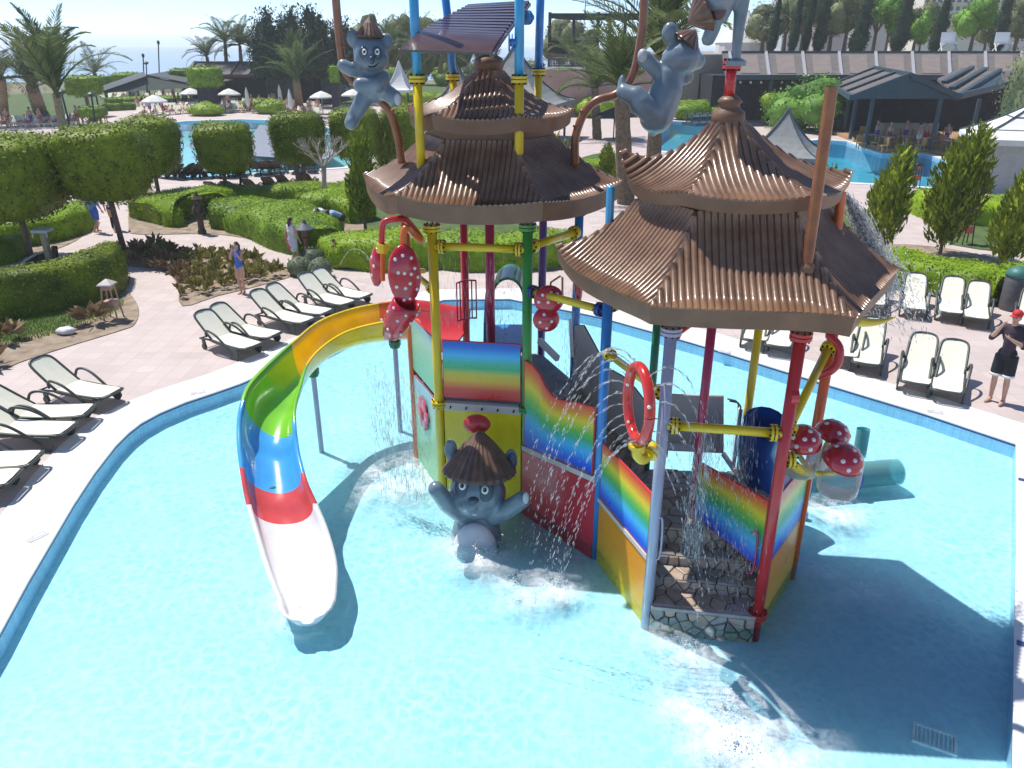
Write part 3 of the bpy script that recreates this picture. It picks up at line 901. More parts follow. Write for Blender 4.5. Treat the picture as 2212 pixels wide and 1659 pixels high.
# tunnel mouth, blue chute and rails on the back platform
tm = MB()
n = 18
ctr = D(1097, 640, 13.3)
A = [ctr + Vector((math.cos(math.pi * i / n) * .30, 0, math.sin(math.pi * i / n) * .40 - .05)) for i in range(n + 1)]
tm.strip(A, [p + Vector((0.05, .9, 0)) for p in A]); tm.strip([ctr + (p - ctr) * 0.86 for p in A], [ctr + (p - ctr) * .86 + Vector((0.05, .9, 0)) for p in A]); tm.strip(A, [ctr + (p - ctr) * 0.86 for p in A])
tm.build('tunnel_hood', P_dgreen, tw1, smooth=True)
tm = MB()
for sx, xx in ((-1, -.42), (1, .33)):
    q = ctr + Vector((xx, -.35, 0))
    tm.prism([q + Vector((0, -.5, -.95)), q + Vector((0, .9, -.95)), q + Vector((0, .9, -.1)), q + Vector((0, -.1, -.35)), q + Vector((0, -.5, -.7))], (.05, 0, 0))
tm.box(ctr + Vector((-.03, -.1, -.75)), (.75, 1.2, .1))
tm.build('blue_chute_seat', P_blue, tw1)
rl = MB()
rr0 = [D(986, 612, 13.6), D(1004, 605, 13.7), D(1028, 606, 13.8)]
rl.tube(rr0, .018, 6); rl.tube([p - Vector((0, 0, .72)) for p in rr0], .018, 6)
for f in np.linspace(0, 1, 6):
    p = rr0[0].lerp(rr0[1], f * 2) if f < .5 else rr0[1].lerp(rr0[2], f * 2 - 1)
    rl.tube([p, p - Vector((0, 0, .72))], .013, 6)
rl.build('hand_rail', P_pink, tw1)
for (x0, x1) in ((1188, 1215), ):
    q = [D(x0, 640, 13.6), D(x0 + 2, 610, 13.6), D(x1 - 4, 596, 13.6), D(x1, 600, 13.6), D(x1, 640, 13.6)]
    MB().tube(q, .02, 6).build('hand_rail', mat('brass_rail', (0.42, 0.27, 0.16), rough=.35, metal=.5), tw1)

# ---------------------------------------------------------------- the right (near) tower
tw2 = thing('play_tower', (2.73, 9.7, W0), 'near play tower with two lit brown pagoda roofs above lilac and red posts', 'play tower', 'pagoda roofed play towers in the pool')
pG, pR, pO, pY, pD, pB = (1.83, 8.46), (3.24, 8.23), (4.17, 9.55), (3.65, 10.9), (2.16, 11.0), (1.29, 10.05)
pP = (2.60, 9.60)
post(tw2, pG, W0, 4.0, .072, P_lilac, label='lilac grey front post')
post(tw2, pR, W0, 4.02, .072, P_red, label='red front post', joints=(.12,))
post(tw2, pO, W0, 4.0, .068, P_orange, label='orange right post')
post(tw2, pY, W0, 4.0, .062, P_yel, label='yellow rear post')
post(tw2, pD, W0, 4.0, .062, P_dgreen, label='dark green rear post')
post(tw2, pB, W0, 4.0, .072, P_blue, label='blue left post')
post(tw2, pP, .7, 4.0, .062, P_pink, label='crimson middle post')
C2 = (2.70, 9.72)
roof2, cn2 = hexroof(tw2, 'lower_roof', C2, 2.14, 4.45, 1.10, 5.28, -5.0, [-.02, .08, .1, .2, .0, -.08], .0, .03, .22, 28, .6, 'wide lower hexagonal roof')
roof2b, cn2b = hexroof(tw2, 'upper_roof', C2, 1.38, 5.52, .15, 6.20, -5.0, [.10, .1, .1, .34, .0, .0], .06, .06, .15, 18, .28, 'small upper hexagonal roof', lean=(-.13, 0))
MB().lathe([(1.06, 5.18), (1.06, 5.42)], (*C2, 0), 6, Matrix.Rotation(R(-5), 3, 'Z')).build('roof_neck', P_roofd, tw2)
MB().lathe([(.12, 6.10), (.18, 6.15), (.20, 6.21), (.185, 6.28), (.13, 6.32), (.12, 6.36), (.15, 6.39), (.12, 6.43), (.07, 6.46), (0, 6.46)], (C2[0] - .14, C2[1], 0), 14).build('finial', P_roofd, tw2, smooth=True)
post(tw2, (C2[0] - .16, C2[1]), 6.40, 6.80, .062, P_red, name='top_pipe', label='red pipe on the roof top')
# panels
panel(tw2, 'rail_panel', [V3(L3((*pB, 0), (*pG, 0), f), z) for f, z in ((.06, .86), (.93, .84))], [V3(L3((*pB, 0), (*pG, 0), f), z) for f, z in ((.06, 1.74), (.93, 1.74))], RB, P_red, label='rainbow panel left of the stair mouth')
panel(tw2, 'lower_panel', between(pB, pG, .05, .94, W0, W0), between(pB, pG, .05, .94, .72, .72), OY, label='orange lower panel')
MB().bar(V3(pB, .785), V3(pG, .785), .07, .07).build('floor_edge', P_plank, tw2)
panel(tw2, 'rail_panel', [V3(L3((*pP, 0), (*pR, 0), f), z) for f, z in ((.05, .80), (.94, .80))], [V3(L3((*pP, 0), (*pR, 0), f), z) for f, z in ((.05, 1.66), (.94, 1.80))], RB, P_red, label='rainbow panel right of the stair')
panel(tw2, 'rail_panel', between(pR, pO, .06, .94, .86, .80), between(pR, pO, .06, .94, 1.86, 1.76), RB, P_red, label='rainbow panel on the right face')
panel(tw2, 'lower_panel', between(pR, pO, .05, .95, W0, W0), between(pR, pO, .05, .95, .84, .78), OY, label='yellow lower panel on the right face')
panel(tw2, 'rail_panel', [D(1442, 972, 10.97), D(1562, 978, 10.92)], [D(1440, 851, 10.97), D(1562, 856, 10.92)], P_plank, P_pink, fr=.014, label='grey board panel at the back')
panel(tw2, 'lower_panel', between(pO, pY, .05, .95, W0, W0), between(pO, pY, .05, .95, .7, .7), P_navy)
panel(tw2, 'lower_panel', between(pY, pD, .05, .95, W0, W0), between(pY, pD, .05, .95, .7, .7), P_plank)
wr = MB()
wr.bar(D(1405, 962, 10.9), D(1505, 968, 10.7), .05, .09); wr.bar(V3(pD, .95) + Vector((.3, .0, 0)), V3(pD, 1.9) + Vector((.3, 0, 0)), .06, .06)
wr.bar(V3(pY, .85) + Vector((-.12, 0, 0)), V3(pY, 1.85) + Vector((-.12, 0, 0)), .06, .06); wr.bar(D(1562, 980, 10.9), D(1600, 1035, 10.4), .05, .07)
wr.build('white_frame', P_white, tw2)
hr = MB()
q = [D(1590, 985, 10.85), D(1597, 980, 10.85), D(1600, 878, 10.85), D(1594, 870, 10.85), D(1576, 866, 10.85)]
hr.tube(q, .014, 6); hr.tube([p + Vector((.0, .12, -.02)) for p in q], .014, 6)
hr.build('hand_rail', mat('green_grey_rail', (.12, .16, .15), rough=.4), tw2)
for qx, qy in ((1408, 8.42), (1618, 8.35)):
    c0 = D(qx + 6, 1150, qy) if qx < 1500 else D(qx, 1180, qy)
    MB().tube(smoothloop([c0 + Vector((0, 0, .2)), c0 + Vector((.08, -.02, .2)), c0 + Vector((.09, -.02, -.35)), c0 + Vector((0, 0, -.4))], 5, False), .016, 6).build('grab_handle', P_lilac if qx < 1500 else P_pink, tw2, smooth=True)
beam(tw2, V3(pG, 2.78), V3(pR, 2.78), .058, P_yel)
beam(tw2, V3(pB, 3.12), V3(pG, 3.16), .052, P_yel)
beam(tw2, V3(pR, 2.75), V3(pO, 3.45), .055, P_yel)
beam(tw2, V3(pP, 3.9), V3(pG, 3.9), .04, P_red, inset=.06)
beam(tw2, V3(pD, 3.75), V3(pB, 3.75), .05, P_yel)
beam(tw2, V3(grn, 3.62), V3(pB, 3.70), .056, P_yel, fm=P_navy)
el = smoothloop([V3(pO, 3.58), D(1792, 725, 9.5), D(1812, 750, 9.4), D(1810, 782, 9.35), D(1792, 802, 9.35), D(1765, 812, 9.45)], 4, False)
MB().tube(el, .058, 10).build('curved_red_pipe', P_red, tw2, smooth=True)
MB().tube([D(1705, 856, 8.2), D(1722, 856, 8.2)], .09, 12).build('pipe_end_cap', P_red, tw2)
hn = smoothloop([D(1848, 694, 8.3), D(1880, 697, 8.35), D(1910, 693, 8.42), D(1935, 684, 8.5)], 4, False)
MB().tube(hn, [.06 * (1 - i / (len(hn) - 1)) ** .8 + .004 for i in range(len(hn))], 8).build('yellow_horn', P_yel, tw2, smooth=True)
# pipes that rise out of the roof
def roofpipe(base, top, r0, m, name, label, cut=True):
    t = thing(name, base, label, 'pipe')
    d = (top - base)
    MB().tube([base - Vector((0, 0, .15)), base + d * .5, top], [r0, r0 * 1.02, r0 * 1.04], 14, cap=False).build('pipe_wall', m, t, smooth=True)
    MB().tube([base + d * .3, top - Vector((0, 0, .002))], [r0 * .86] * 2, 12, cap=False).build('pipe_bore', P_mortar, t, smooth=True)
    if not cut: MB().ell(top, (r0 * 1.06, r0 * 1.06, r0 * .9), 12, 6).build('pipe_cap', m, t, smooth=True)
    MB().lathe([(r0 * 1.5, -.03), (r0 * 1.5, .03), (r0 * 1.1, .07)], base, 12).build('foot_collar', P_roofd, t)
    return t
b0 = D(1742, 580, 8.28); roofpipe(b0, D(1797, 187, 8.28), .060, P_bamboo, 'spray_pole', 'tall rust brown pole rising from the near tower roof')
b0 = D(1808, 508, 9.35); roofpipe(b0, D(1818, 415, 9.4), .055, P_orange, 'spray_pipe', 'short orange pipe sticking out of the near tower roof')
b0 = D(1316, 495, 9.9); roofpipe(b0, D(1319, 408, 9.95), .052, P_sky, 'spray_pipe', 'short blue round topped pipe on the left roof edge', cut=False)

# ---------------------------------------------------------------- stone stair and bridge between the towers
st = thing('stone_stair', (2.5, 8.6, W0), 'wet stone clad stair that climbs between the rainbow panels to the far tower', 'stairs')
def LR(f): return V3(L3((*pG, 0), (*pB, 0), f), 0), V3(L3((*pR, 0), (*pO, 0), f), 0)
zs = [.12, .30, .46]
fs_ = [-.05, .20, .42, .62]
for i, z in enumerate(zs):
    (a, b), (c, d) = LR(fs_[i]), LR(fs_[i + 1])
    poly = [a, b, d, c]
    o = MB().prism([V3(p, W0 if i == 0 else zs[i - 1] - .02) for p in poly], (0, 0, z - (W0 if i == 0 else zs[i - 1] - .02))).build('step', P_mortar, st)
    flagstones(o, [V3(p, z) for p in poly], .25, seed=20 + i)
    if i == 0:
        flagstones(o, [V3(a, W0) + Vector((-.0, -.004, 0)), V3(b, W0) + Vector((0, -.004, 0)), V3(b, z - .02) + Vector((0, -.004, 0)), V3(a, z - .02) + Vector((0, -.004, 0))], .16, seed=40, th=.045)
        MB().bar(V3(a, z - .0), V3(b, z - .0), .09, .05).build('step_edge', STONES[1], o)
    else:
        flagstones(o, [V3(a, zs[i - 1]) - Vector((0, .003, 0)), V3(b, zs[i - 1]) - Vector((0, .003, 0)), V3(b, z) - Vector((0, .003, 0)), V3(a, z) - Vector((0, .003, 0))], .16, seed=43 + i, th=.02)
a, b = LR(fs_[3])
poly = [a, b, V3(pO, 0), V3(pY, 0), V3(pD, 0), V3(pB, 0)]
o = MB().prism([V3(p, .45) for p in poly], (0, 0, .25)).build('landing', P_mortar, st)
flagstones(o, [V3(p, .70) for p in poly], .26, seed=60)
flagstones(o, [V3(a, .46) - Vector((0, .003, 0)), V3(b, .46) - Vector((0, .003, 0)), V3(b, .70) - Vector((0, .003, 0)), V3(a, .70) - Vector((0, .003, 0))], .16, seed=61, th=.02)
A1, A2, B1, B2 = Vector((*pB, 0)), Vector((*pD, 0)), Vector((*grn, 0)), Vector((*blu, 0))
ns = 6
for i in range(ns):
    f0, f1 = i / ns, (i + 1) / ns
    z = .70 + (1.65 - .70) * (i + 1) / ns
    a, b, c, d = A1.lerp(B1, f0), A2.lerp(B2, f0), A2.lerp(B2, f1), A1.lerp(B1, f1)
    o = MB().prism([V3(p, z - .32) for p in (a, b, c, d)], (0, 0, .32)).build('step', P_mortar, st)
    flagstones(o, [V3(a, z), V3(b, z), V3(c, z), V3(d, z)], .19, seed=80 + i)
    flagstones(o, [V3(a, z - .158), V3(b, z - .158), V3(b, z), V3(a, z)], .15, seed=90 + i, th=.015)
# side walls of the bridge
wl = [(0.26, 11.27, 2.52), (0.36, 11.15, 2.50), (0.47, 11.01, 2.40), (0.57, 10.89, 2.22), (0.67, 10.77, 2.13), (0.80, 10.62, 2.13), (1.0, 10.39, 2.20), (1.24, 10.11, 2.26)]
off = Vector((-.05, -.04, 0))
panel(st, 'side_panel', [Vector((x, y, 1.03 + .14 * i / 7)) + off for i, (x, y, z) in enumerate(wl)], [Vector(p) + off for p in wl], RB, P_red, label='wavy topped rainbow panel between the towers')
panel(st, 'lower_panel', [V3(grn, W0) + off, V3(pB, W0) + off], [V3(grn, .92) + off, V3(pB, 1.06) + off], paint('red_panel', (0.62, 0.03, 0.05)), label='plain red lower panel')
MB().bar(V3(grn, .975) + off, V3(pB, 1.11) + off, .07, .085).build('floor_edge', P_plank, st)
tp_ = [D(1243, 702, 12.35), D(1262, 703, 12.15), D(1285, 745, 11.85), D(1310, 793, 11.6), D(1345, 812, 11.35), D(1372, 838, 11.15), D(1398, 872, 11.0)]
bt_ = [Vector((p.x, p.y, 1.75 - 1.02 * i / 6)) for i, p in enumerate(tp_)]
panel(st, 'side_panel', bt_, tp_, P_plank, mat('dark_panel_edge', (.10, .03, .04), rough=.4), fr=.012, label='grey board panel stepping down along the bridge')
wr = MB()
wr.bar(D(1232, 690, 12.3), D(1236, 770, 12.3), .06, .06)
wr.bar(D(1165, 735, 12.3), D(1205, 775, 11.9), .07, .1)
wr.bar(bt_[0] - Vector((0, 0, .05)), bt_[-1] - Vector((0, 0, .05)), .05, .09)
wr.build('white_frame', P_white, st)
# posts under the bridge
for f in (.35, .7):
    for A_, B_ in ((A1, B1), (A2, B2)):
        MB().tube([V3(A_.lerp(B_, f), W0), V3(A_.lerp(B_, f), .9)], .05, 8).build('support', P_navy, st)
# ================================================================== rainbow slide
sl = thing('water_slide', (-2.9, 8.9, W0), 'curved rainbow striped open water slide ending in a white run out on the pool', 'water slide')
outp = [(900, 650), (830, 655), (760, 668), (690, 695), (640, 735), (580, 790), (540, 835), (525, 880), (520, 920), (522, 970), (530, 1030), (540, 1080), (560, 1150), (585, 1230), (610, 1290)]
innp = [(905, 690), (840, 692), (760, 710), (705, 740), (665, 780), (645, 830), (632, 880), (632, 920), (635, 950), (640, 985), (655, 1040), (672, 1080), (697, 1140), (717, 1215), (716, 1275)]
zr = [2.3, 2.22, 2.12, 2.0, 1.9, 1.75, 1.6, 1.45, 1.30, 1.15, .95, .76, .55, .36, .22]
up_ = [.05, .1, .14, .18, .20, .22, .24, .22, .18, .12, .06, .03, .0, .0, .0]
A = [Vector((-0.80, 14.05, 2.42))] + [G(*p, z + u) for p, z, u in zip(outp, zr, up_)]
B = [Vector((-1.72, 12.92, 2.42))] + [G(*p, z) for p, z in zip(innp, zr)]
NS = 6
A, B = smoothloop(A, NS, False), smoothloop(B, NS, False)
def station(i):
    a, b = A[i], B[i]
    f = i / (len(A) - 1)
    dep = .60 - .14 * min(1, f * 4) if f < .25 else .46 - .20 * max(0, (f - .6) / .4)
    m = (a + b) / 2
    h = (a - b) / 2
    pts = [m + h * math.cos(math.pi * k / 14) * (1 if 0 < k < 14 else 1) - Vector((0, 0, dep * (math.sin(math.pi * k / 14)) ** .8)) for k in range(15)]
    hh = Vector((h.x, h.y, 0)).normalized()
    oute = [p + (hh * math.cos(math.pi * k / 14) - Vector((0, 0, math.sin(math.pi * k / 14)))) * .03 for k, p in enumerate(pts)]
    return [pts[0] + hh * .07 - Vector((0, 0, .03)), pts[0] + hh * .07 + Vector((0, 0, .004)), pts[0] + Vector((0, 0, .006))] + pts[1:14] + [pts[14] + Vector((0, 0, .006)), pts[14] - hh * .07 + Vector((0, 0, .004)), pts[14] - hh * .07 - Vector((0, 0, .03))], oute
SLC = [(0, 1.0, paint('slide_red', (0.55, 0.03, 0.03), coat=.6, rough=.2), 'red'), (1.0, 2.15, paint('slide_orange', (0.80, 0.19, 0.015), coat=.6, rough=.2), 'orange'),
       (2.15, 5.15, paint('slide_yellow', (0.90, 0.64, 0.008), coat=.6, rough=.2), 'yellow'), (5.15, 7.75, paint('slide_green', (0.20, 0.54, 0.035), coat=.6, rough=.2), 'green'),
       (7.75, 10.6, paint('slide_blue', (0.07, 0.40, 0.84), coat=.6, rough=.2), 'blue'), (10.6, 12.2, paint('slide_coral', (0.72, 0.09, 0.09), coat=.6, rough=.2), 'coral red'), (12.2, 15.0, P_white, 'white')]
for (f0, f1, m, cn) in SLC:
    i0, i1 = round(f0 * NS), round(f1 * NS)
    mb = MB()
    st_ = [station(i) for i in range(i0, i1 + 1)]
    n1 = len(st_[0][0]); n2 = 15
    vs = [p for s_, _ in st_ for p in s_]
    mb.add(vs, [(j * n1 + k, j * n1 + k + 1, (j + 1) * n1 + k + 1, (j + 1) * n1 + k) for j in range(len(st_) - 1) for k in range(n1 - 1)])
    vs = [p for _, s_ in st_ for p in s_]
    mb.add(vs, [(j * n2 + k, j * n2 + k + 1, (j + 1) * n2 + k + 1, (j + 1) * n2 + k) for j in range(len(st_) - 1) for k in range(n2 - 1)])
    o = mb.build('chute_section', m, sl, smooth=True, fix=False)
    o['label'] = cn + ' length of the slide'
# rounded lip of the run out
s_, _ = station(len(A) - 1)
c_ = (A[-1] + B[-1]) / 2
fwd = Vector((-(A[-1] - B[-1]).y, (A[-1] - B[-1]).x, 0)).normalized()
if fwd.y > 0: fwd = -fwd
mid_ = (s_[2] + s_[-3]) / 2
lip = MB()
rows = []
for j in range(5):
    t = j / 4
    rows.append([Vector(((p - mid_) * (1 - .75 * t * t) + mid_ + fwd * .42 * math.sin(t * math.pi / 2)).to_tuple()) - Vector((0, 0, .10 * t)) for p in s_])
lip.add([p for r in rows for p in r], [(j * len(s_) + k, j * len(s_) + k + 1, (j + 1) * len(s_) + k + 1, (j + 1) * len(s_) + k) for j in range(4) for k in range(len(s_) - 1)])
lip.build('run_out_lip', P_white, sl, smooth=True)
for (bx, tz) in ((Vector((-3.72, 13.45, W0)), 1.42), (Vector((-3.75, 10.55, W0)), .66), (Vector((-2.3, 14.35, W0)), 1.65)):
    o = MB().tube([bx, bx + Vector((0, 0, tz - W0))], .05, 10).build('support_post', P_lilac, sl)
    MB().lathe([(.055, -.10), (.10, -.10), (.10, -.06), (.12, -.05), (.12, .04), (.07, .05)], bx + Vector((0, 0, tz - W0)), 12).build('clamp', P_dgreen, o)
    MB().lathe([(.13, 0), (.13, .02), (.06, .05)], bx, 10).build('foot_plate', P_grey, o)

# ================================================================== tube slide on the right
ts = thing('tube_slide', (4.9, 11.2, W0), 'blue tube slide with a clear turquoise outlet pipe behind the mushrooms', 'tube slide')
def solidtube(pts, r, m, nm, par, n=16, alpha=None):
    mb = MB(); mb.tube(pts, r, n, cap=False); mb.tube(pts, [q - .03 for q in (r if isinstance(r, list) else [r] * len(pts))], n, cap=False)
    return mb.build(nm, m, par, smooth=True, fix=False)
def clearmat(name, tint, a, white=0.0):
    m = bpy.data.materials.new(name); m.use_nodes = True
    nt = m.node_tree; nt.nodes.clear()
    out = nt.nodes.new('ShaderNodeOutputMaterial')
    tr = nt.nodes.new('ShaderNodeBsdfTransparent'); tr.inputs['Color'].default_value = (*tint, 1)
    b = nt.nodes.new('ShaderNodeBsdfPrincipled'); b.inputs['Base Color'].default_value = (*[t * .9 for t in tint], 1); b.inputs['Roughness'].default_value = .12
    mx = nt.nodes.new('ShaderNodeMixShader'); 
    lw = nt.nodes.new('ShaderNodeFresnel'); lw.inputs['IOR'].default_value = 1.4
    ad = nt.nodes.new('ShaderNodeMath'); ad.operation = 'ADD'; ad.inputs[1].default_value = a; ad.use_clamp = True
    lk(nt, lw.outputs[0], ad.inputs[0]); lk(nt, ad.outputs[0], mx.inputs[0]); lk(nt, tr.outputs[0], mx.inputs[1]); lk(nt, b.outputs[0], mx.inputs[2]); lk(nt, mx.outputs[0], out.inputs['Surface'])
    MATS[name] = m
    return m
M_teal = clearmat('turquoise_acrylic', (0.27, 0.60, 0.62), .38)
M_spray = clearmat('falling_water', (0.95, 0.99, 1.0), .10)
p0 = [D(1655, 915, 10.3), D(1640, 960, 10.5), D(1645, 1010, 10.6), D(1670, 1045, 10.7), D(1720, 1052, 10.9)]
solidtube(smoothloop(p0, 6, False), .33, paint('tube_blue', (0.01, 0.09, 0.42), coat=.5), 'blue_tube', ts)
q0, q1 = G(1722, 1040, .02), G(1938, 1020, .02)
q0.z = q1.z = .03
solidtube([q0, q0.lerp(q1, .33), q0.lerp(q1, .66), q1], .235, M_teal, 'clear_outlet', ts)
MB().lathe([(.235, -.03), (.275, -.03), (.275, .03), (.235, .03)], q0.lerp(q1, .55), 18, (q1 - q0).to_track_quat('Z', 'Y').to_matrix()).build('joint_ring', paint('tube_navy', (.01, .05, .30)), ts)
q2 = G(1856, 985, -.1)
solidtube([q2, q2 + Vector((0, .02, .3)), q2 + Vector((0, .04, .55))], .12, M_teal, 'clear_branch', ts)
MB().tube([V3((4.9, 11.1), W0), V3((4.9, 11.1), -.15)], .06, 8).build('support_post', P_lilac, ts)

# ================================================================== koala figures
K_grey = mat('blue_grey_figure', (0.12, 0.17, 0.215), rough=0.33, col2=(0.20, 0.26, 0.31), scale=3.2, coat=0.35, bump=0.06, bscale=8)
K_dark = mat('slate_patch', (0.055, 0.085, 0.115), rough=0.35, var=.1)
K_belly = mat('pale_belly', (0.62, 0.60, 0.64), rough=0.4, var=.05)
K_white = mat('eye_white', (0.8, 0.8, 0.8), rough=.25, var=.03)
K_black = mat('pupil_black', (0.012, 0.012, 0.015), rough=.2)
K_pad = mat('pale_paw_pad', (0.50, 0.50, 0.54), rough=.4, var=.05)
K_ear = mat('dusky_ear_inside', (0.10, 0.055, 0.065), rough=.4, var=.15)
def axisM(d, ref=Vector((0, 0, 1))):
    return Vector(d).normalized().to_track_quat('Z', 'Y').to_matrix()
P_hat = mat('dark_brown_hat', (0.085, 0.042, 0.026), rough=.4, col2=(.19, .10, .065), scale=6, coat=.2)
def hat(parent, base, axis, r, h, name='bamboo_hat', n=44, tipf=.04):
    mb = MB()
    wob = lambda k, n_: 1.0 + (.035 if k % 2 else -.02)
    M = axisM(axis)
    mb.lathe([(r * .93, -h * .05), (r, 0), (r * .98, h * .06), (r * .72, h * .36), (r * .40, h * .70), (r * .12, h * .94), (0.0, h)], base, n, M, wob=wob)
    return mb.build(name, P_hat, parent)
def eye(parent, c, look, r):
    M = axisM(look)
    e = MB().ell(c, (r * .95, r * 1.15, r * .5), 14, 8, M).build('eye', K_white, parent, smooth=True)
    l = Vector(look).normalized()
    MB().ell(Vector(c) + l * r * .36, (r * .55, r * .65, r * .22), 12, 6, M).build('pupil', K_black, e, smooth=True)
    MB().ell(Vector(c) + l * r * .56 + Vector((-.2 * r, 0, .25 * r)), (r * .14,) * 3, 8, 5, M).build('glint', K_white, e, smooth=True)
def limb(mb, pts, rs): 
    mb.tube(pts, rs, 12)
    for p, r in zip(pts, rs): mb.ell(p, r, 12, 8)

# front koala, standing in the water by the yellow panel
k1 = thing('koala_statue', G(1030, 1190, W0), 'smiling grey koala figure in a ribbed brown hat standing in the pool', 'statue', 'koala figures on the play towers')
Yk = 10.35
hd = D(1031, 1064, Yk); bd = D(1029, 1165, 10.35); view = Vector((-.10, -.86, .42)).normalized()
sx = Vector((1, -.08, 0)); 
mb = MB()
u = S(1, Yk, hd.z)
mb.ell(hd, (63 * u, 52 * u, 59 * u)); mb.ell(hd + Vector((-.24, -.04, -.10)), (.17, .16, .16)); mb.ell(hd + Vector((.24, -.06, -.12)), (.17, .16, .16))
mb.ell(hd + view * .30 + Vector((-.06, 0, -.16)), (.16, .15, .12))
mb.ell(bd + Vector((0, .06, -.05)), (.41, .32, .66))
mb.ell(D(974, 972, 10.60), (.11, .06, .20)); mb.ell(D(1104, 994, 10.60), (.11, .06, .21)); mb.tube([D(976, 985, 10.6), hd, D(1102, 1010, 10.6)], .1, 8)
limb(mb, [D(996, 1108, 10.28), D(966, 1087, 10.12), D(942, 1056, 10.0)], [.16, .145, .125])
limb(mb, [D(1068, 1112, 10.28), D(1098, 1100, 10.1), D(1128, 1079, 10.0)], [.16, .145, .135])
fuse('body', mb, K_grey, k1, .026, 5)
MB().ell(bd + Vector((-.01, -.20, -.08)), (.35, .20, .52), 18, 12).build('belly', K_belly, k1, smooth=True)
hat(k1, hd + Vector((.03, .14, .30)), Vector((.03, .16, .95)), .56, .66, n=56)
for ex, ez, nm in ((999, 1049, .29), (1048, 1058, .35)):
    c = D(ex, ez, Yk) ; c = c - (c - Vector((0, 0, CAM_H))).normalized() * nm
    MB().ell(c - view * .02 + Vector((0, 0, -.02)), (.13, .17, .05), 16, 8, axisM(view)).build('eye_patch', K_dark, k1, smooth=True)
    eye(k1, c + view * .02, view, .060)
c = D(1023, 1080, Yk); c = c - (c - Vector((0, 0, CAM_H))).normalized() * .40
MB().ell(c, (.085, .075, .06), 14, 8).build('nose', K_dark, k1, smooth=True)
c = D(1026, 1106, Yk); c = c - (c - Vector((0, 0, CAM_H))).normalized() * .36
MB().tube([c + Vector((-.09, .02, .05)), c + Vector((-.05, 0, 0)), c + Vector((0, -.01, -.02)), c + Vector((.05, 0, 0)), c + Vector((.09, .02, .05))], .014, 6).build('mouth', K_black, k1)
MB().ell(c + Vector((0, -.0, -.035)), (.05, .03, .03), 10, 6).build('lower_lip', K_pad, k1, smooth=True)
c = D(1136, 1076, 9.88)
MB().ell(c, (.05, .035, .10), 12, 7).build('paw_pad', K_pad, k1, smooth=True)
MB().ell(D(1106, 996, 10.55), (.07, .04, .15), 12, 7).build('ear_inside', K_dark, k1, smooth=True)
MB().ell(D(1030, 916, 10.95), (.22, .13, .16), 14, 8).build('red_knob', P_red, k1, smooth=True)

# left climbing koala and its bent pole
pl_ = [D(868, 352, 12.3), D(858, 292, 12.25), D(840, 240, 12.2), D(800, 200, 12.15), D(765, 178, 12.15), D(744, 150, 12.15), D(735, 100, 12.15), D(728, 30, 12.15), D(720, -80, 12.15)]
pt = thing('bent_pole', pl_[0], 'rust brown bent pole on the left side of the far tower roof', 'pole', 'bent poles that carry climbing koalas')
MB().tube(smoothloop(pl_, 5, False), .060, 10).build('pole', P_bamboo, pt, smooth=True)
for q in (pl_[2], pl_[6]): MB().ell(q + Vector((.05, -.02, 0)), (.04, .03, .03), 8, 6).build('knot', P_bamboo, pt, smooth=True)
Yk = 12.0
k2 = thing('koala_statue', D(800, 200, Yk), 'grey koala figure with a small ribbed hat straddling the leftmost bent pole', 'statue', 'koala figures on the play towers')
mb = MB()
hd = D(800, 116, Yk)
mb.ell(hd, (.245, .23, .245)); mb.ell(D(803, 134, Yk - .12), (.17, .15, .12)); mb.ell(D(784, 128, Yk - .08), (.13, .12, .12)); mb.ell(D(820, 130, Yk - .08), (.13, .12, .12))
mb.ell(D(765, 84, Yk + .05), (.115, .06, .13)); mb.ell(D(834, 90, Yk + .05), (.105, .06, .12))
mb.ell(D(806, 178, Yk + .05), (.22, .22, .30))
limb(mb, [D(778, 155, Yk), D(757, 150, Yk - .05), D(742, 142, Yk - .05)], [.10, .10, .095])
limb(mb, [D(826, 170, Yk), D(812, 184, Yk - .20), D(779, 184, Yk - .22)], [.12, .115, .11])
limb(mb, [D(818, 195, Yk), D(838, 202, Yk - .05), D(852, 212, Yk - .1)], [.13, .12, .12])
limb(mb, [D(792, 205, Yk), D(776, 232, Yk - .05), D(765, 252, Yk - .05), D(758, 266, Yk - .12)], [.13, .12, .105, .10])
fuse('body', mb, K_grey, k2, .022, 5)
hat(k2, D(799, 79, Yk), Vector((.03, .0, 1)), .195, .25, n=36)
vw = Vector((-.1, -.95, .1))
for ex, ez in ((787, 112), (815, 112)):
    MB().ell(D(ex - 1, ez + 3, Yk - .20), (.075, .04, .09), 12, 8).build('eye_patch', K_dark, k2, smooth=True)
    eye(k2, D(ex, ez, Yk - .235), vw, .036)
MB().ell(D(803, 130, Yk - .27), (.045, .04, .055), 10, 7).build('nose', K_dark, k2, smooth=True)
c = D(804, 143, Yk - .25)
MB().tube([c + Vector((-.08, .03, .03)), c + Vector((-.04, 0, -.01)), c + Vector((.03, 0, -.01)), c + Vector((.08, .03, .04))], .010, 6).build('mouth', K_black, k2)
MB().ell(D(859, 215, Yk - .21), (.05, .03, .085), 12, 7).build('paw_pad', K_pad, k2, smooth=True)
MB().ell(D(738, 144, Yk - .10), (.03, .03, .06), 12, 7).build('paw_pad', K_pad, k2, smooth=True)

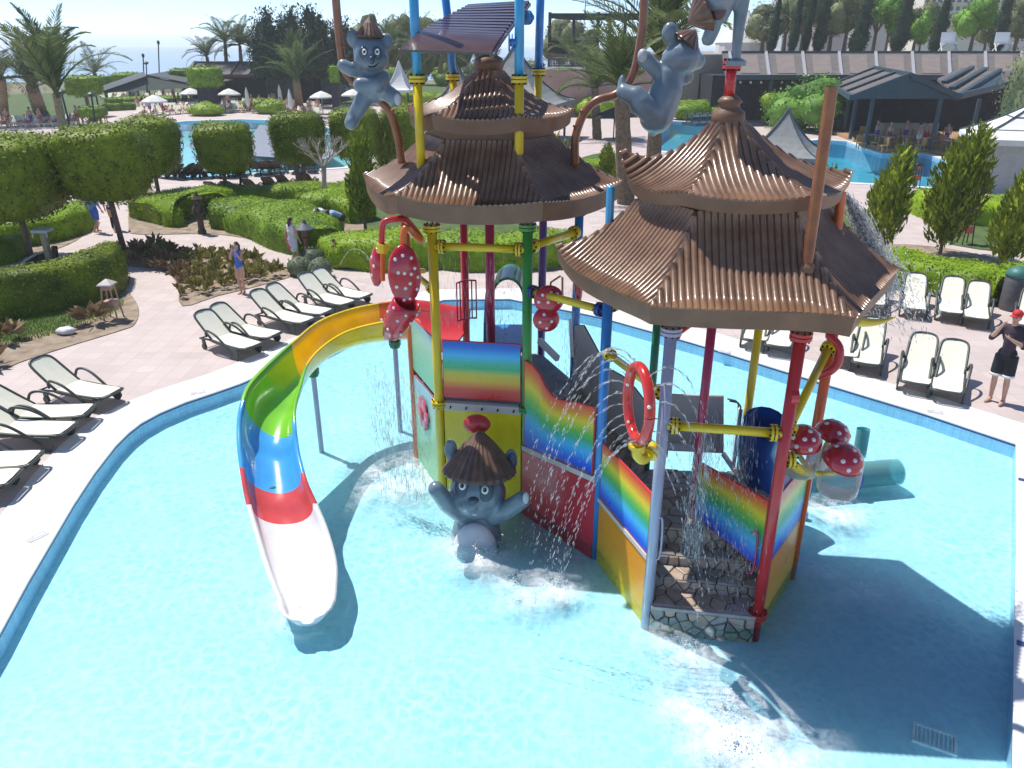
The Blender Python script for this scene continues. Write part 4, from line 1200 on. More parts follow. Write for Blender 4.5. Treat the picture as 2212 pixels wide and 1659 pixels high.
# right climbing koala, seen from behind
pr_ = [D(1243, 357, 12.1), D(1242, 307, 12.1), D(1250, 272, 12.1), D(1265, 240, 12.1), D(1290, 217, 12.1), D(1327, 206, 12.1), D(1354, 184, 12.1), D(1371, 152, 12.1), D(1382, 100, 12.1), D(1390, 37, 12.1), D(1393, -80, 12.1)]
pt = thing('bent_pole', pr_[0], 'rust brown bent pole between the two tower roofs', 'pole', 'bent poles that carry climbing koalas')
MB().tube(smoothloop(pr_, 5, False), .062, 10).build('pole', P_bamboo, pt, smooth=True)
for q in (pr_[2], pr_[3]): MB().ell(q + Vector((-.05, -.02, 0)), (.04, .03, .03), 8, 6).build('knot', P_bamboo, pt, smooth=True)
Yk = 11.8
k3 = thing('koala_statue', D(1412, 245, Yk), 'grey koala figure seen from behind climbing the bent pole between the roofs', 'statue', 'koala figures on the play towers')
mb = MB()
mb.ell(D(1474, 124, Yk), (.265, .24, .235)); mb.ell(D(1447, 72, Yk), (.115, .09, .15)); mb.ell(D(1500, 132, Yk), (.16, .12, .12)); mb.ell(D(1447, 130, Yk), (.12, .14, .15))
mb.ell(D(1478, 165, Yk + .05), (.14, .1, .12))
limb(mb, [D(1446, 165, Yk), D(1440, 195, Yk), D(1428, 225, Yk), D(1418, 250, Yk)], [.19, .23, .25, .25])
mb.tube([D(1416, 262, Yk), D(1411, 288, Yk)], [.16, .05], 10); mb.ell(D(1411, 286, Yk), .06)
limb(mb, [D(1436, 170, Yk), D(1415, 150, Yk), D(1394, 128, Yk)], [.11, .11, .115])
limb(mb, [D(1412, 246, Yk - .1), D(1385, 224, Yk - .15), D(1374, 208, Yk - .12), D(1348, 199, Yk - .05)], [.18, .165, .145, .115])
mb.ell(D(1343, 186, Yk), (.065, .08, .13)); mb.ell(D(1344, 172, Yk), (.045, .05, .07))
fuse('body', mb, K_grey, k3, .022, 5)
hat(k3, D(1482, 92, Yk), Vector((.60, -.05, .78)), .225, .20, n=36)
MB().ell(D(1388, 120, Yk - .08), (.07, .07, .09), 10, 7).build('paw_pad', K_pad, k3, smooth=True)

# upside-down koala on the red pipe of the near tower
Yk = 9.65
k4 = thing('koala_statue', D(1590, 132, Yk), 'grey koala figure doing a handstand on the red pipe of the near tower', 'statue', 'koala figures on the play towers')
mb = MB()
limb(mb, [D(1590, 133, Yk), D(1592, 100, Yk), D(1596, 60, Yk), D(1602, 10, Yk), D(1604, -40, Yk)], [.050, .058, .068, .085, .12])
mb.ell(D(1586, -110, Yk), (.30, .28, .42))
mb.ell(D(1548, -10, Yk), (.24, .22, .22)); mb.ell(D(1556, 22, Yk - .05), (.13, .07, .14))
limb(mb, [D(1562, -60, Yk), D(1548, 30, Yk), D(1540, 62, Yk), D(1530, 84, Yk)], [.10, .09, .085, .08])
limb(mb, [D(1575, -160, Yk), D(1560, -230, Yk)], [.16, .13]); limb(mb, [D(1600, -160, Yk), D(1622, -235, Yk)], [.16, .13])
fuse('body', mb, K_grey, k4, .022, 5)
MB().ell(D(1553, 22, Yk - .115), (.085, .04, .10), 12, 8).build('ear_inside', K_ear, k4, smooth=True)
hat(k4, D(1521, 28, Yk - .02), Vector((-.86, -.1, -.50)), .215, .20, n=36)
MB().lathe([(.07, -.03), (.115, -.03), (.115, .02), (.06, .05)], D(1590, 136, Yk), 14).build('foot_flange', K_grey, k4)

# ================================================================== spray toys
def dots(parent, c, rad, M, spots, r, m=None):
    for (a, b) in spots:
        x, y = a, b
        z = math.sqrt(max(0.02, 1 - x * x - y * y))
        p = Vector(c) + M @ Vector((x * rad[0], y * rad[1], z * rad[2]))
        n = M @ Vector((x / rad[0], y / rad[1], z / rad[2]))
        MB().ell(p, (r, r, r * .25), 10, 5, axisM(n)).build('white_spot', K_white, parent, smooth=True)
def viewM(p, up=Vector((0, 0, 1)), yaw=0.0):      # local z towards the open pool side, local y up
    z = (Vector((0, 0, CAM_H)) - Vector(p)); z.z *= .3; z.normalize()
    z = Matrix.Rotation(yaw, 3, 'Z') @ z
    x = up.cross(z).normalized(); y = z.cross(x)
    return Matrix((x, y, z)).transposed()
P_berry = paint('berry_red', (0.50, 0.012, 0.03), coat=.6, rough=.2)
SP1 = [(-.55, .55), (-.1, .65), (.4, .55), (-.45, .12), (-.1, .08), (.3, .03), (.72, -.1), (-.6, -.35), (-.1, -.42), (.2, -.28), (.62, -.5), (-.2, -.82), (.15, -.8), (.55, .2)]
def berry(px, py, far, rx, rz, label, spots, yaw=0.0, th=.10, arm=None):
    c = D(px, py, far)
    t = thing('spray_disc', c, label, 'spray disc', 'white spotted red spray discs')
    M = viewM(c, yaw=yaw)
    b = MB().ell(c, (rx, rz, th), 22, 12, M).build('disc', P_berry, t, smooth=True)
    dots(b, c, (rx, rz, th), M, spots, .026)
    if arm: MB().tube(arm, .04, 8).build('arm', P_yel, t)
    return t
berry(874, 593, 10.85, .245, .435, 'tall oval red spray disc with many white spots hanging at the far tower', SP1, yaw=.25, arm=[D(900, 585, 10.95), D(916, 585, 11.4)])
berry(813, 577, 11.3, .14, .30, 'narrow pinkish red spray disc behind the orange drop pipe', [(-.2, .5), (.3, .1), (-.1, -.4)], yaw=-1.0, th=.08)
t = berry(1186, 647, 11.0, .225, .215, 'double lobed red spray disc on the beam between the towers', [(-.45, .4), (.1, .55), (-.1, -.1), (.6, -.1), (-.7, -.1), (.5, .45)], yaw=.1)
c = D(1180, 690, 10.95); M = viewM(c, yaw=.1)
b = MB().ell(c, (.20, .19, .11), 20, 10, M).build('lower_lobe', P_berry, t, smooth=True)
dots(b, c, (.20, .19, .11), M, [(-.2, .5), (-.5, -.1), (.35, -.05), (0, -.6)], .024)
berry(1249, 612, 12.2, .09, .33, 'slim red spray disc half hidden by the blue rear post', [(0, .5), (.2, 0), (-.1, -.5)], yaw=1.2, th=.07)
# tipping bucket under the tall disc
tb = thing('tipping_bucket', D(858, 690, 10.9), 'red spotted tipping bucket pouring water over the rainbow slide', 'bucket')
Mb = Matrix.Rotation(R(28), 3, 'Y') @ Matrix.Rotation(R(14), 3, 'X')
c = D(860, 690, 10.9)
mb = MB(); mb.lathe([(.13, -.33), (.20, -.1), (.22, .15), (.20, .33)], c, 18, Mb); 
bk = MB().lathe([(.0, -.35), (.12, -.33), (.19, -.1), (.215, .15), (.20, .34), (.185, .34), (.195, .15), (.17, -.1), (.10, -.30), (0, -.31)], c, 20, Mb).build('bucket', P_berry, tb, smooth=True)
for k in range(9):
    a = -2.9 + k * .33; z = (-.1, .12, .26)[k % 3]
    p = c + Mb @ Vector((.215 * math.cos(a), .215 * math.sin(a), z))
    MB().ell(p, (.022,) * 3, 8, 5).build('white_spot', K_white, bk, smooth=True)
MB().tube([D(905, 668, 11.45), D(872, 690, 10.95)], .03, 8).build('pivot_arm', P_yel, tb)
# mushroom cluster on the red post
mc = thing('mushroom_fountain', D(1770, 1000, 8.6), 'three white spotted red mushroom caps on yellow pipes beside the red post', 'fountain')
caps = [((1733, 936), 8.55, .235, .20, (-.05, -.3, .95)), ((1797, 921), 8.95, .225, .19, (.2, -.15, .95)), ((1820, 978), 8.45, .255, .21, (.15, -.35, .92))]
hub = D(1750, 1022, 8.45)
for i, ((x, y), far, r, h, ax) in enumerate(caps):
    c = D(x, y + 18, far)
    M = axisM(ax)
    cp = MB().lathe([(r * .9, -.02), (r, .0), (r * .98, h * .22), (r * .88, h * .5), (r * .66, h * .78), (r * .36, h * .95), (0, h)], c, 24, M).build('mushroom_cap', P_berry, mc, smooth=True)
    for a, q in ((-.9, .62), (-1.7, .55), (-2.6, .7), (0.1, .75), (.9, .5), (-1.3, .92), (-.2, .25), (2.2, .6), (-2.1, .9)):
        z = h * math.sqrt(max(0, 1 - q * q)); p = c + M @ Vector((r * q * math.cos(a), r * q * math.sin(a), z))
        MB().ell(p, (.030, .030, .010), 10, 5, axisM(M @ Vector((q * math.cos(a), q * math.sin(a), math.sqrt(1 - q * q) * 1.2)))).build('white_spot', K_white, cp, smooth=True)
    MB().tube(smoothloop([hub, hub.lerp(c, .45) - Vector((0, 0, .08)), c - M @ Vector((0, 0, .22)), c], 4, False), .036, 8).build('stem_pipe', P_yel, mc, smooth=True)
    MB().lathe([(r * .93, -.01), (r * .99, -.12), (r * 1.0, -.24), (r * .95, -.42)], c, 26, wob=lambda k, n: 1 + .03 * math.sin(k * 2.3)).build('water_bell', M_spray, mc, smooth=True)
MB().tube(smoothloop([V3(pR, D(1690, 990, 8.25).z), D(1705, 995, 8.28), D(1725, 1012, 8.35), hub], 4, False), .058, 10).build('supply_pipe', P_yel, mc, smooth=True)
fl = MB(); q = D(1700, 993, 8.27)
for k in range(2): fl.tube([q + Vector((k * .05, 0, 0)), q + Vector((k * .05 + .03, 0, 0))], .105, 14)
fl.build('flange', P_yel, mc)
bo = MB()
for k in range(8): a = k * math.pi / 4; bo.tube([q + Vector((-.03, .085 * math.cos(a), .085 * math.sin(a))), q + Vector((.11, .085 * math.cos(a), .085 * math.sin(a)))], .013, 6)
tag(bo.build('flange_bolts', P_bolt, mc), kind='stuff')
# ring sprayer
rg = thing('ring_sprayer', D(1379, 968, 8.15), 'red ring with white nozzles spraying thin jets beside the lilac post', 'ring sprayer')
rc = D(1379, 872, 8.12)
hx = Vector((.20, -.98, 0)).normalized()
Rr, rv = .36, .44
ringp = [rc + hx * Rr * math.cos(t) + Vector((0, 0, rv * math.sin(t))) for t in np.linspace(0, 2 * math.pi, 33)]
MB().tube(ringp, .064, 12, cap=False).build('ring', paint('ring_red', (0.62, 0.03, 0.025), coat=.6, rough=.18), rg, smooth=True)
for t in (.3, 1.9, 2.9, 4.0, 5.4):
    p = rc + hx * Rr * math.cos(t) + Vector((0, 0, rv * math.sin(t))); tgv = -hx * math.sin(t) * Rr + Vector((0, 0, rv * math.cos(t)))
    MB().ell(p + Vector((-.02, -.055, .01)), .022, 8, 5).build('nozzle', K_white, rg)
ey = smoothloop([D(1377, 958, 8.12), D(1376, 982, 8.12), D(1388, 993, 8.15), D(1402, 982, 8.25), D(1412, 962, 8.42)], 4, False)
MB().tube(ey, .062, 10).build('elbow_pipe', P_yel, rg, smooth=True)
MB().tube([D(1376, 960, 8.12), D(1376, 967, 8.12)], .10, 14).build('flange', P_yel, rg)
MB().tube([D(1402, 984, 8.24), D(1406, 977, 8.28)], .10, 14).build('flange', P_yel, rg)

# ================================================================== water in the air and foam
M_drop = clearmat('white_water', (0.97, 0.99, 1.0), .38)
def octa(C, L, U, Wd, name, label, m=M_drop, cat='water spray'):
    """octahedra at C, half lengths L along unit U, half widths Wd"""
    n = len(C)
    q = unit(np.cross(U, nrs.normal(size=(n, 3)))); w = np.cross(U, q)
    V = np.stack([C + U * L, C + q * Wd, C + w * Wd, C - q * Wd, C - w * Wd, C - U * L], 1).reshape(-1, 3)
    base = np.array([[0, 1, 2], [0, 2, 3], [0, 3, 4], [0, 4, 1], [5, 2, 1], [5, 3, 2], [5, 4, 3], [5, 1, 4]])
    F = (np.arange(n)[:, None, None] * 6 + base[None]).reshape(-1, 3)
    me = bpy.data.meshes.new(name)
    me.from_pydata(V.tolist(), [], F.tolist())
    me.materials.append(m)
    me.polygons.foreach_set('use_smooth', [True] * len(me.polygons))
    o = bpy.data.objects.new(name, me); COL.objects.link(o)
    return tag(o, label, cat, None, 'stuff')
def curtain(p0, p1, n, spread, zt, zb, name, label, w=.006, ln=.05, lean=(0, 0)):
    t = nrs.rand(n, 1)
    C = np.array(p0) + (np.array(p1) - np.array(p0)) * t + nrs.normal(size=(n, 3)) * spread
    f = nrs.rand(n) ** .8
    C[:, 2] = zt + (zb - zt) * f
    C[:, 0] += lean[0] * f; C[:, 1] += lean[1] * f
    U = unit(np.array([[lean[0] * .5, lean[1] * .5, -1.0]]) + nrs.normal(size=(n, 3)) * .12)
    L = ln * (.3 + nrs.rand(n, 1) * 1.4); Wd = w * .42 * (.5 + nrs.rand(n, 1))
    return octa(C, L, U, Wd, name, label)
def jet(p, v, T, n, r0, name_list):
    """ballistic chain of beads"""
    ts = np.sort(nrs.rand(n)) * T
    p, v = np.array(p), np.array(v)
    C = p + v * ts[:, None] + np.array([0, 0, -4.9]) * (ts ** 2)[:, None] + nrs.normal(size=(n, 3)) * .005 * (1 + 2 * ts[:, None])
    U = unit(v + np.array([0, 0, -9.8]) * ts[:, None])
    name_list.append((C, U, r0))
# under the near tower's front beam
curtain(V3(pP, 2.7) + Vector((0, -.35, 0)), V3(pR, 2.7) + Vector((-.35, .1, 0)), 900, .10, 2.72, .1, 'water_curtain', 'beads of water raining over the right rainbow panel and the steps', w=.006, ln=.045, lean=(.15, -.25))
curtain(D(1540, 945, 8.4), D(1500, 935, 8.5), 700, .03, 2.7, .9, 'water_curtain', 'dense white streaks falling from the yellow front beam', w=.005, ln=.10)
curtain(D(1625, 945, 10.0), D(1600, 940, 10.2), 300, .04, 2.3, .6, 'water_curtain', 'white streaks falling in front of the blue tube', w=.005, ln=.10)
curtain(V3(grn, 2.2) + Vector((.1, -.5, 0)), V3(pB, 2.4) + Vector((-.2, -.4, 0)), 300, .16, 2.6, -.1, 'water_curtain', 'sparse drops falling in front of the red wall', w=.007, ln=.03, lean=(-.3, -.5))
curtain(D(800, 690, 11.3), D(900, 660, 11.1), 900, .10, 2.25, .1, 'water_curtain', 'white water pouring from the red bucket beside the slide', w=.008, ln=.08)
curtain(D(780, 660, 11.6), D(830, 650, 11.4), 260, .05, 2.4, .9, 'water_curtain', 'thin pink lit streaks falling on the orange length of slide', w=.006, ln=.08)
curtain(D(948, 545, 11.4), D(1110, 545, 11.3), 160, .03, 4.2, 3.0, 'water_curtain', 'thin streaks dripping from the far front beam', w=.005, ln=.08)
curtain(D(1225, 640, 11.6), D(1245, 800, 11.4), 500, .06, 3.6, 1.2, 'water_curtain', 'beads of water running past the blue rear post', w=.006, ln=.05)
curtain(D(1070, 600, 13.0), D(1115, 590, 13.0), 260, .06, 3.6, 2.2, 'water_curtain', 'white drops in front of the dark green tunnel', w=.008, ln=.03)
J = []
for t in np.linspace(1.6, 5.2, 14):
    o_ = hx * math.cos(t) + Vector((0, 0, math.sin(t) * 1.1))
    p = rc + hx * Rr * math.cos(t) + Vector((0, 0, rv * math.sin(t)))
    v = Vector((-1.0 - .5 * rnd.random(), -.25, .9 * math.sin(t) + .9)) * 1.25
    jet(p, v, .75, 90, .004, J)
for t in np.linspace(-1.2, 1.0, 7):
    p = rc + hx * Rr * math.cos(t) + Vector((0, 0, rv * math.sin(t)))
    jet(p, Vector((1.1, -.35, .9 + math.sin(t))) * 1.1, .7, 80, .004, J)
C = np.vstack([j[0] for j in J]); U = np.vstack([j[1] for j in J])
octa(C, .034 * np.ones((len(C), 1)), U, .0034 * np.ones((len(C), 1)), 'water_jets', 'fine arcs of water thrown by the red ring')
# fan of spray thrown from the short orange pipe
n = 2600
p = np.array(D(1832, 425, 9.75)); ax = np.array(D(1915, 590, 9.9)) - p
t = nrs.rand(n, 1) ** .8
C = p + ax * t + nrs.normal(size=(n, 3)) * (.02 + .10 * t) ; C[:, 2] -= (t[:, 0] ** 2) * .12
octa(C, .02 + .05 * nrs.rand(n, 1), unit(ax + nrs.normal(size=(n, 3)) * .25), .004 + .007 * nrs.rand(n, 1), 'water_fan', 'white fan of spray shooting from the orange pipe over the roof edge')
n = 700
p = np.array(D(1905, 570, 9.9)); ax = np.array(D(1960, 690, 9.8)) - p
t = nrs.rand(n, 1)
C = p + ax * t + nrs.normal(size=(n, 3)) * (.08 + .18 * t)
octa(C, .02 + .03 * nrs.rand(n, 1), unit(ax + nrs.normal(size=(n, 3)) * .3), .004 + .005 * nrs.rand(n, 1), 'water_fan', 'thin spray falling past the right roof corner')
# thin arc left of the tall disc, as from a squirter on the deck
J = []
jet(G(735, 572, .4), (1.9, -1.5, 3.6), .9, 200, .006, J)
C, U, _ = J[0]
octa(C, .03 * np.ones((len(C), 1)), U, .006 * np.ones((len(C), 1)), 'water_jet', 'thin arc of water rising beside the child')
# foam and splash on the pool surface
M_foam = mat('white_foam', (0.86, 0.90, 0.92), rough=.5, var=.03)
def foam(px, py, rx, ry, n, label, rmax=.035, up=.12):
    c = np.array(G(px, py, -.085))
    a = nrs.rand(n) * 2 * math.pi; q = np.abs(nrs.normal(size=n)) * .55
    C = np.stack([c[0] + rx * q * np.cos(a), c[1] + ry * q * np.sin(a), -.083 + np.abs(nrs.normal(size=n)) * up * np.exp(-q * 1.5) * (nrs.rand(n) < .25)], 1)
    s = (.3 + nrs.rand(n, 1)) * .6 * rmax * np.exp(-q[:, None] * .4)
    U = unit(np.array([[0, 0, 1.0]]) + nrs.normal(size=(n, 3)) * .2)
    return octa(C, s * .35, U, s, 'foam', label, M_foam)
foam(965, 1010, .75, .65, 1500, 'white foam churning left of the koala', .024)
foam(1030, 1195, .45, .35, 700, 'white foam round the feet of the koala', .022)
foam(905, 960, .9, .6, 700, 'thin froth under the pouring bucket', .02)
foam(860, 1040, 1.0, .8, 500, 'scattered froth in the open water', .018, .02)
foam(1200, 1268, .22, .2, 350, 'small splash in the shade before the red wall', .018, .2)
foam(1110, 1265, .3, .3, 260, 'faint ring of froth below the koala', .016)
foam(1560, 1530, .42, .40, 900, 'bright splash below the stone steps', .02, .2)
foam(1590, 1610, .6, .5, 900, 'wide patch of froth in the near water', .02, .1)
foam(1805, 1090, .5, .35, 500, 'splash below the mushroom fountain', .018, .15)
foam(1480, 1400, .6, .25, 500, 'froth along the foot of the stone stair', .016, .06)
foam(650, 1320, .55, .2, 350, 'ripple of foam at the end of the slide', .018, .05)

# thin films of froth riding on the water
def frothmat(name, r, soft):
    m = bpy.data.materials.new(name); m.use_nodes = True
    nt = m.node_tree; nt.nodes.clear()
    out = nt.nodes.new('ShaderNodeOutputMaterial'); tc = nt.nodes.new('ShaderNodeTexCoord')
    ln = nt.nodes.new('ShaderNodeVectorMath'); ln.operation = 'LENGTH'; lk(nt, tc.outputs['Object'], ln.inputs[0])
    rd = nt.nodes.new('ShaderNodeMapRange'); rd.inputs['From Min'].default_value = r * .1; rd.inputs['From Max'].default_value = r * .95; rd.inputs['To Min'].default_value = soft; rd.inputs['To Max'].default_value = 0.0
    rd.interpolation_type = 'SMOOTHSTEP'; lk(nt, ln.outputs['Value'], rd.inputs['Value'])
    nz = nt.nodes.new('ShaderNodeTexNoise'); nz.inputs['Scale'].default_value = 7.0; nz.inputs['Detail'].default_value = 9; nz.inputs['Roughness'].default_value = .72; nz.inputs['Distortion'].default_value = .6
    lk(nt, tc.outputs['Object'], nz.inputs['Vector'])
    n2 = nt.nodes.new('ShaderNodeTexNoise'); n2.inputs['Scale'].default_value = 1.4; n2.inputs['Detail'].default_value = 3; lk(nt, tc.outputs['Object'], n2.inputs['Vector'])
    mm = nt.nodes.new('ShaderNodeMath'); mm.operation = 'ADD'; lk(nt, nz.outputs['Fac'], mm.inputs[0]); lk(nt, n2.outputs['Fac'], mm.inputs[1])
    mr = nt.nodes.new('ShaderNodeMapRange'); mr.inputs['From Min'].default_value = .82; mr.inputs['From Max'].default_value = 1.35; lk(nt, mm.outputs[0], mr.inputs['Value'])
    mu = nt.nodes.new('ShaderNodeMath'); mu.operation = 'MULTIPLY'; mu.use_clamp = True; lk(nt, rd.outputs[0], mu.inputs[0]); lk(nt, mr.outputs[0], mu.inputs[1])
    tr = nt.nodes.new('ShaderNodeBsdfTransparent'); df = nt.nodes.new('ShaderNodeBsdfDiffuse'); df.inputs['Color'].default_value = (.86, .92, .95, 1)
    mx = nt.nodes.new('ShaderNodeMixShader'); lk(nt, mu.outputs[0], mx.inputs[0]); lk(nt, tr.outputs[0], mx.inputs[1]); lk(nt, df.outputs[0], mx.inputs[2]); lk(nt, mx.outputs[0], out.inputs['Surface'])
    return m
for i, (px, py, r_, sf_) in enumerate([(850, 1030, 1.7, 1.0), (960, 1020, 1.0, 1.3), (1030, 1190, .9, 1.2), (1200, 1265, .6, 1.3), (1560, 1560, 1.1, 1.6), (1640, 1620, 1.3, 1.2), (1800, 1100, .8, 1.2), (1480, 1400, .9, .9), (650, 1310, .8, .8), (1130, 1270, .9, .8), (1850, 1250, 1.4, .5)]):
    c = G(px, py, -.064 + .0012 * i)
    n = 28
    o = MB().add([Vector((0, 0, 0))] + [Vector((r_ * math.cos(k * 2 * math.pi / n), r_ * math.sin(k * 2 * math.pi / n), 0)) for k in range(n)], [(0, 1 + k, 1 + (k + 1) % n) for k in range(n)]).build('froth', frothmat('froth_%d' % i, r_, sf_), None)
    o.location = c
    tag(o, 'film of white froth on the pool, ' + ['widest, left of the far tower', 'below the pouring bucket', 'round the koala feet', 'before the red wall', 'below the stone steps', 'nearest the camera', 'below the mushrooms', 'along the stair foot', 'at the slide end', 'right of the koala', 'in the roof shadow'][i], 'foam', None, 'stuff')
# ================================================================== sun loungers
L_frame = mat('anthracite_resin', (0.05, 0.062, 0.058), rough=0.45, var=.15, scale=4)
L_cream = mat('cream_sling', (0.80, 0.775, 0.64), rough=0.75, var=.04, scale=3, bump=.25, bscale=160)
L_black = mat('dark_sling', (0.10, 0.085, 0.06), rough=.7, var=.15, scale=4)
L_blackf = mat('black_resin', (0.014, 0.015, 0.016), rough=.45, var=.15)
def make_lounger(fab, frm, nm='sun_lounger'):
    t = thing(nm, (0, 0, 0), 'x', 'sun lounger')
    z0 = .33
    hz = (-.22, z0)                                    # hinge
    bx, bz = -.92, .86                                 # top of the raised back
    f = MB()
    for s in (-1, 1):
        f.tube(smoothloop([(-.70, s * .30, .26), (-.2, s * .31, z0 - .02), (.5, s * .31, z0 - .03), (.98, s * .30, z0 - .02)], 4, False), .027, 6)
        f.prism([(-.30, s * .318, z0 - .03), (.96, s * .318, z0 - .03), (.90, s * .318, z0 - .06), (.45, s * .318, z0 - .075), (-.10, s * .318, z0 - .06)], (0, s * .02, 0))
    f.tube([(.98, -.30, z0 - .02), (1.02, -.2, z0 - .02), (1.02, .2, z0 - .02), (.98, .30, z0 - .02)], .028, 6)
    f.tube([(-.70, -.30, .26), (-.70, .30, .26)], .022, 6); f.tube([(.3, -.31, z0 - .04), (.3, .31, z0 - .04)], .018, 6)
    f.build('frame', frm, t, smooth=True)
    for s in (-1, 1):
        MB().tube(smoothloop([(-.36, s * .335, .38), (-.30, s * .37, .54), (-.12, s * .385, .575), (.12, s * .375, .50), (.42, s * .36, .30), (.66, s * .345, .12)], 4, False), .029, 7).build('armrest', frm, t, smooth=True)
        MB().prism([(.50, s * .325, z0 - .03), (.82, s * .325, z0 - .03), (.86, s * .325, .10), (.78, s * .325, .0), (.66, s * .325, .0), (.56, s * .325, .10)], (0, s * .035, 0)).build('leg', frm, t, bevel=.008)
        MB().prism([(-.62, s * .29, .27), (-.50, s * .29, .27), (-.46, s * .29, .05), (-.60, s * .29, .05)], (0, s * .03, 0)).build('leg', frm, t, bevel=.006)
        MB().tube([(-.55, s * .28, .075), (-.55, s * .335, .075)], .075, 14).build('wheel', frm, t)
    b = MB()
    lp = [(hz[0], -.30, hz[1]), (bx + .30, -.29, bz - .23), (bx + .10, -.27, bz - .075), (bx + .02, -.19, bz - .01), (bx - .012, 0, bz + .01), (bx + .02, .19, bz - .01), (bx + .10, .27, bz - .075), (bx + .30, .29, bz - .23), (hz[0], .30, hz[1])]
    b.tube(smoothloop(lp, 3, False), .028, 7)
    b.build('backrest_frame', frm, t, smooth=True)
    s_ = MB(); N = 8
    pa = [(hz[0] + (bx - hz[0]) * i / N, hz[1] + (bz - hz[1]) * i / N - .02 * math.sin(math.pi * i / N)) for i in range(N + 1)]
    wd = lambda i: .272 if i < N - 1 else (.245 if i == N - 1 else .15)
    A_ = [(p[0], -wd(i), p[1] + .015) for i, p in enumerate(pa)]; B_ = [(p[0], wd(i), p[1] + .015) for i, p in enumerate(pa)]
    M_ = [(p[0], 0, p[1] - .005) for p in pa]
    s_.strip(A_, M_); s_.strip(M_, B_)
    s_.strip([(a[0] - .012, a[1], a[2] - .014) for a in A_], [(a[0] - .012, a[1], a[2] - .014) for a in B_])
    s_.build('back_sling', fab, t, smooth=False, fix=False)
    q = MB()
    pa = [(hz[0] + 1.19 * i / N, z0 + .012 - .022 * math.sin(math.pi * i / N)) for i in range(N + 1)]
    A_ = [(p[0], -(.285 if i < N else .25), p[1]) for i, p in enumerate(pa)]; B_ = [(p[0], (.285 if i < N else .25), p[1]) for i, p in enumerate(pa)]
    M_ = [(p[0], 0, p[1] - .012) for p in pa]
    q.strip(A_, M_); q.strip(M_, B_); q.strip([(a[0], a[1], a[2] - .02) for a in A_], [(a[0], a[1], a[2] - .02) for a in B_])
    q.build('seat_sling', fab, t, fix=False)
    t['group'] = 'loungers'
    return t
lng = make_lounger(L_cream, L_frame)
first = [True]
def lounge(foot, head, label, group):
    f, h = G(*foot, .32), G(*head, .84)
    d = f - h; rz = math.atan2(d.y, d.x)
    c = f - Vector((math.cos(rz), math.sin(rz), 0)) * 1.0
    c.z = .0
    if first[0]:
        o = lng; first[0] = False
        o.location, o.rotation_euler, o['label'], o['group'] = c, (0, 0, rz), label, group
        return o
    return dup(lng, c, rz, label, group)
gl = 'cream loungers left of the pool'
for ft, hd_, lb in [((243, 850), (140, 785), 'cream lounger, the upper one of the near left row'),
        ((193, 886), (57, 836), 'cream lounger second from the top in the near left row'),
        ((150, 926), (12, 868), 'cream lounger third from the top in the near left row'),
        ((77, 990), (-62, 935), 'cream lounger of the near left row cut by the frame, the farther of two'),
        ((32, 1030), (-108, 975), 'cream lounger of the near left row cut by the frame, the nearer of two'),
        ((547, 748), (473, 684), 'cream lounger nearest the slide in the row behind it'),
        ((593, 724), (518, 668), 'cream lounger second from the left behind the slide'),
        ((665, 693), (597, 638), 'cream lounger third from the left behind the slide'),
        ((706, 674), (634, 623), 'cream lounger fourth from the left behind the slide'),
        ((752, 655), (695, 602), 'cream lounger fifth from the left behind the slide'),
        ((790, 640), (726, 590), 'cream lounger farthest right behind the slide, beside the red discs')]:
    lounge(ft, hd_, lb, gl)
gr_ = 'cream loungers right of the pool'
for ft, hd_, lb in [((1978, 828), (1999, 722), 'cream lounger, left one of the front pair right of the pool'),
        ((2045, 846), (2065, 737), 'cream lounger, right one of the front pair, nearest the man in the cap'),
        ((1871, 786), (1888, 690), 'cream lounger beside the red curved pipe, right one of its pair'),
        ((1824, 770), (1840, 680), 'cream lounger beside the red curved pipe, left one of its pair'),
        ((1680, 748), (1698, 668), 'cream lounger partly under the near roof edge behind the red post'),
        ((1630, 735), (1648, 655), 'cream lounger mostly hidden by the near roof behind the yellow post'),
        ((1887, 658), (1898, 585), 'cream lounger at the left end of the back row below the roof corner'),
        ((1976, 668), (1981, 597), 'cream lounger standing alone in the back row before the hedge'),
        ((2054, 676), (2062, 604), 'cream lounger, left one of the back row pair before the hedge'),
        ((2110, 688), (2117, 613), 'cream lounger, right one of the back row pair before the hedge'),
        ((2226, 705), (2236, 628), 'cream lounger cut by the frame beside the grey bin')]:
    lounge(ft, hd_, lb, gr_)
ORD = ['first', 'second', 'third', 'fourth', 'fifth', 'sixth', 'seventh', 'eighth', 'ninth', 'tenth', 'eleventh', 'twelfth', 'thirteenth']
dl = make_lounger(L_black, L_blackf, 'dark_lounger')
first_d = [True]
def darkl(px, py, rz, label, group):
    global dl
    c = G(px, py, 0)
    if first_d[0]:
        first_d[0] = False
        dl.location, dl.rotation_euler, dl['label'], dl['group'] = c, (0, 0, R(rz)), label, group
    else: dup(dl, c, R(rz), label, group)
for i, (px, py) in enumerate([(474, 424), (505, 423), (552, 418), (590, 413), (622, 409), (668, 405)]):
    darkl(px, py, 80 + (i * 7) % 13, 'dark lounger seen from behind along the hedge, %s from the left' % ORD[i], 'dark loungers along the hedge')
for i, (px, py) in enumerate([(372, 386), (392, 385), (408, 385), (422, 384), (452, 383), (470, 383), (500, 381), (522, 380), (560, 376), (578, 376), (600, 375), (640, 372), (672, 370)]):
    darkl(px, py, (150 if i < 6 else 85) + (i * 11) % 17, 'dark lounger by the near edge of the far left pool, %s from the left' % ORD[i], 'dark loungers by the far pool')

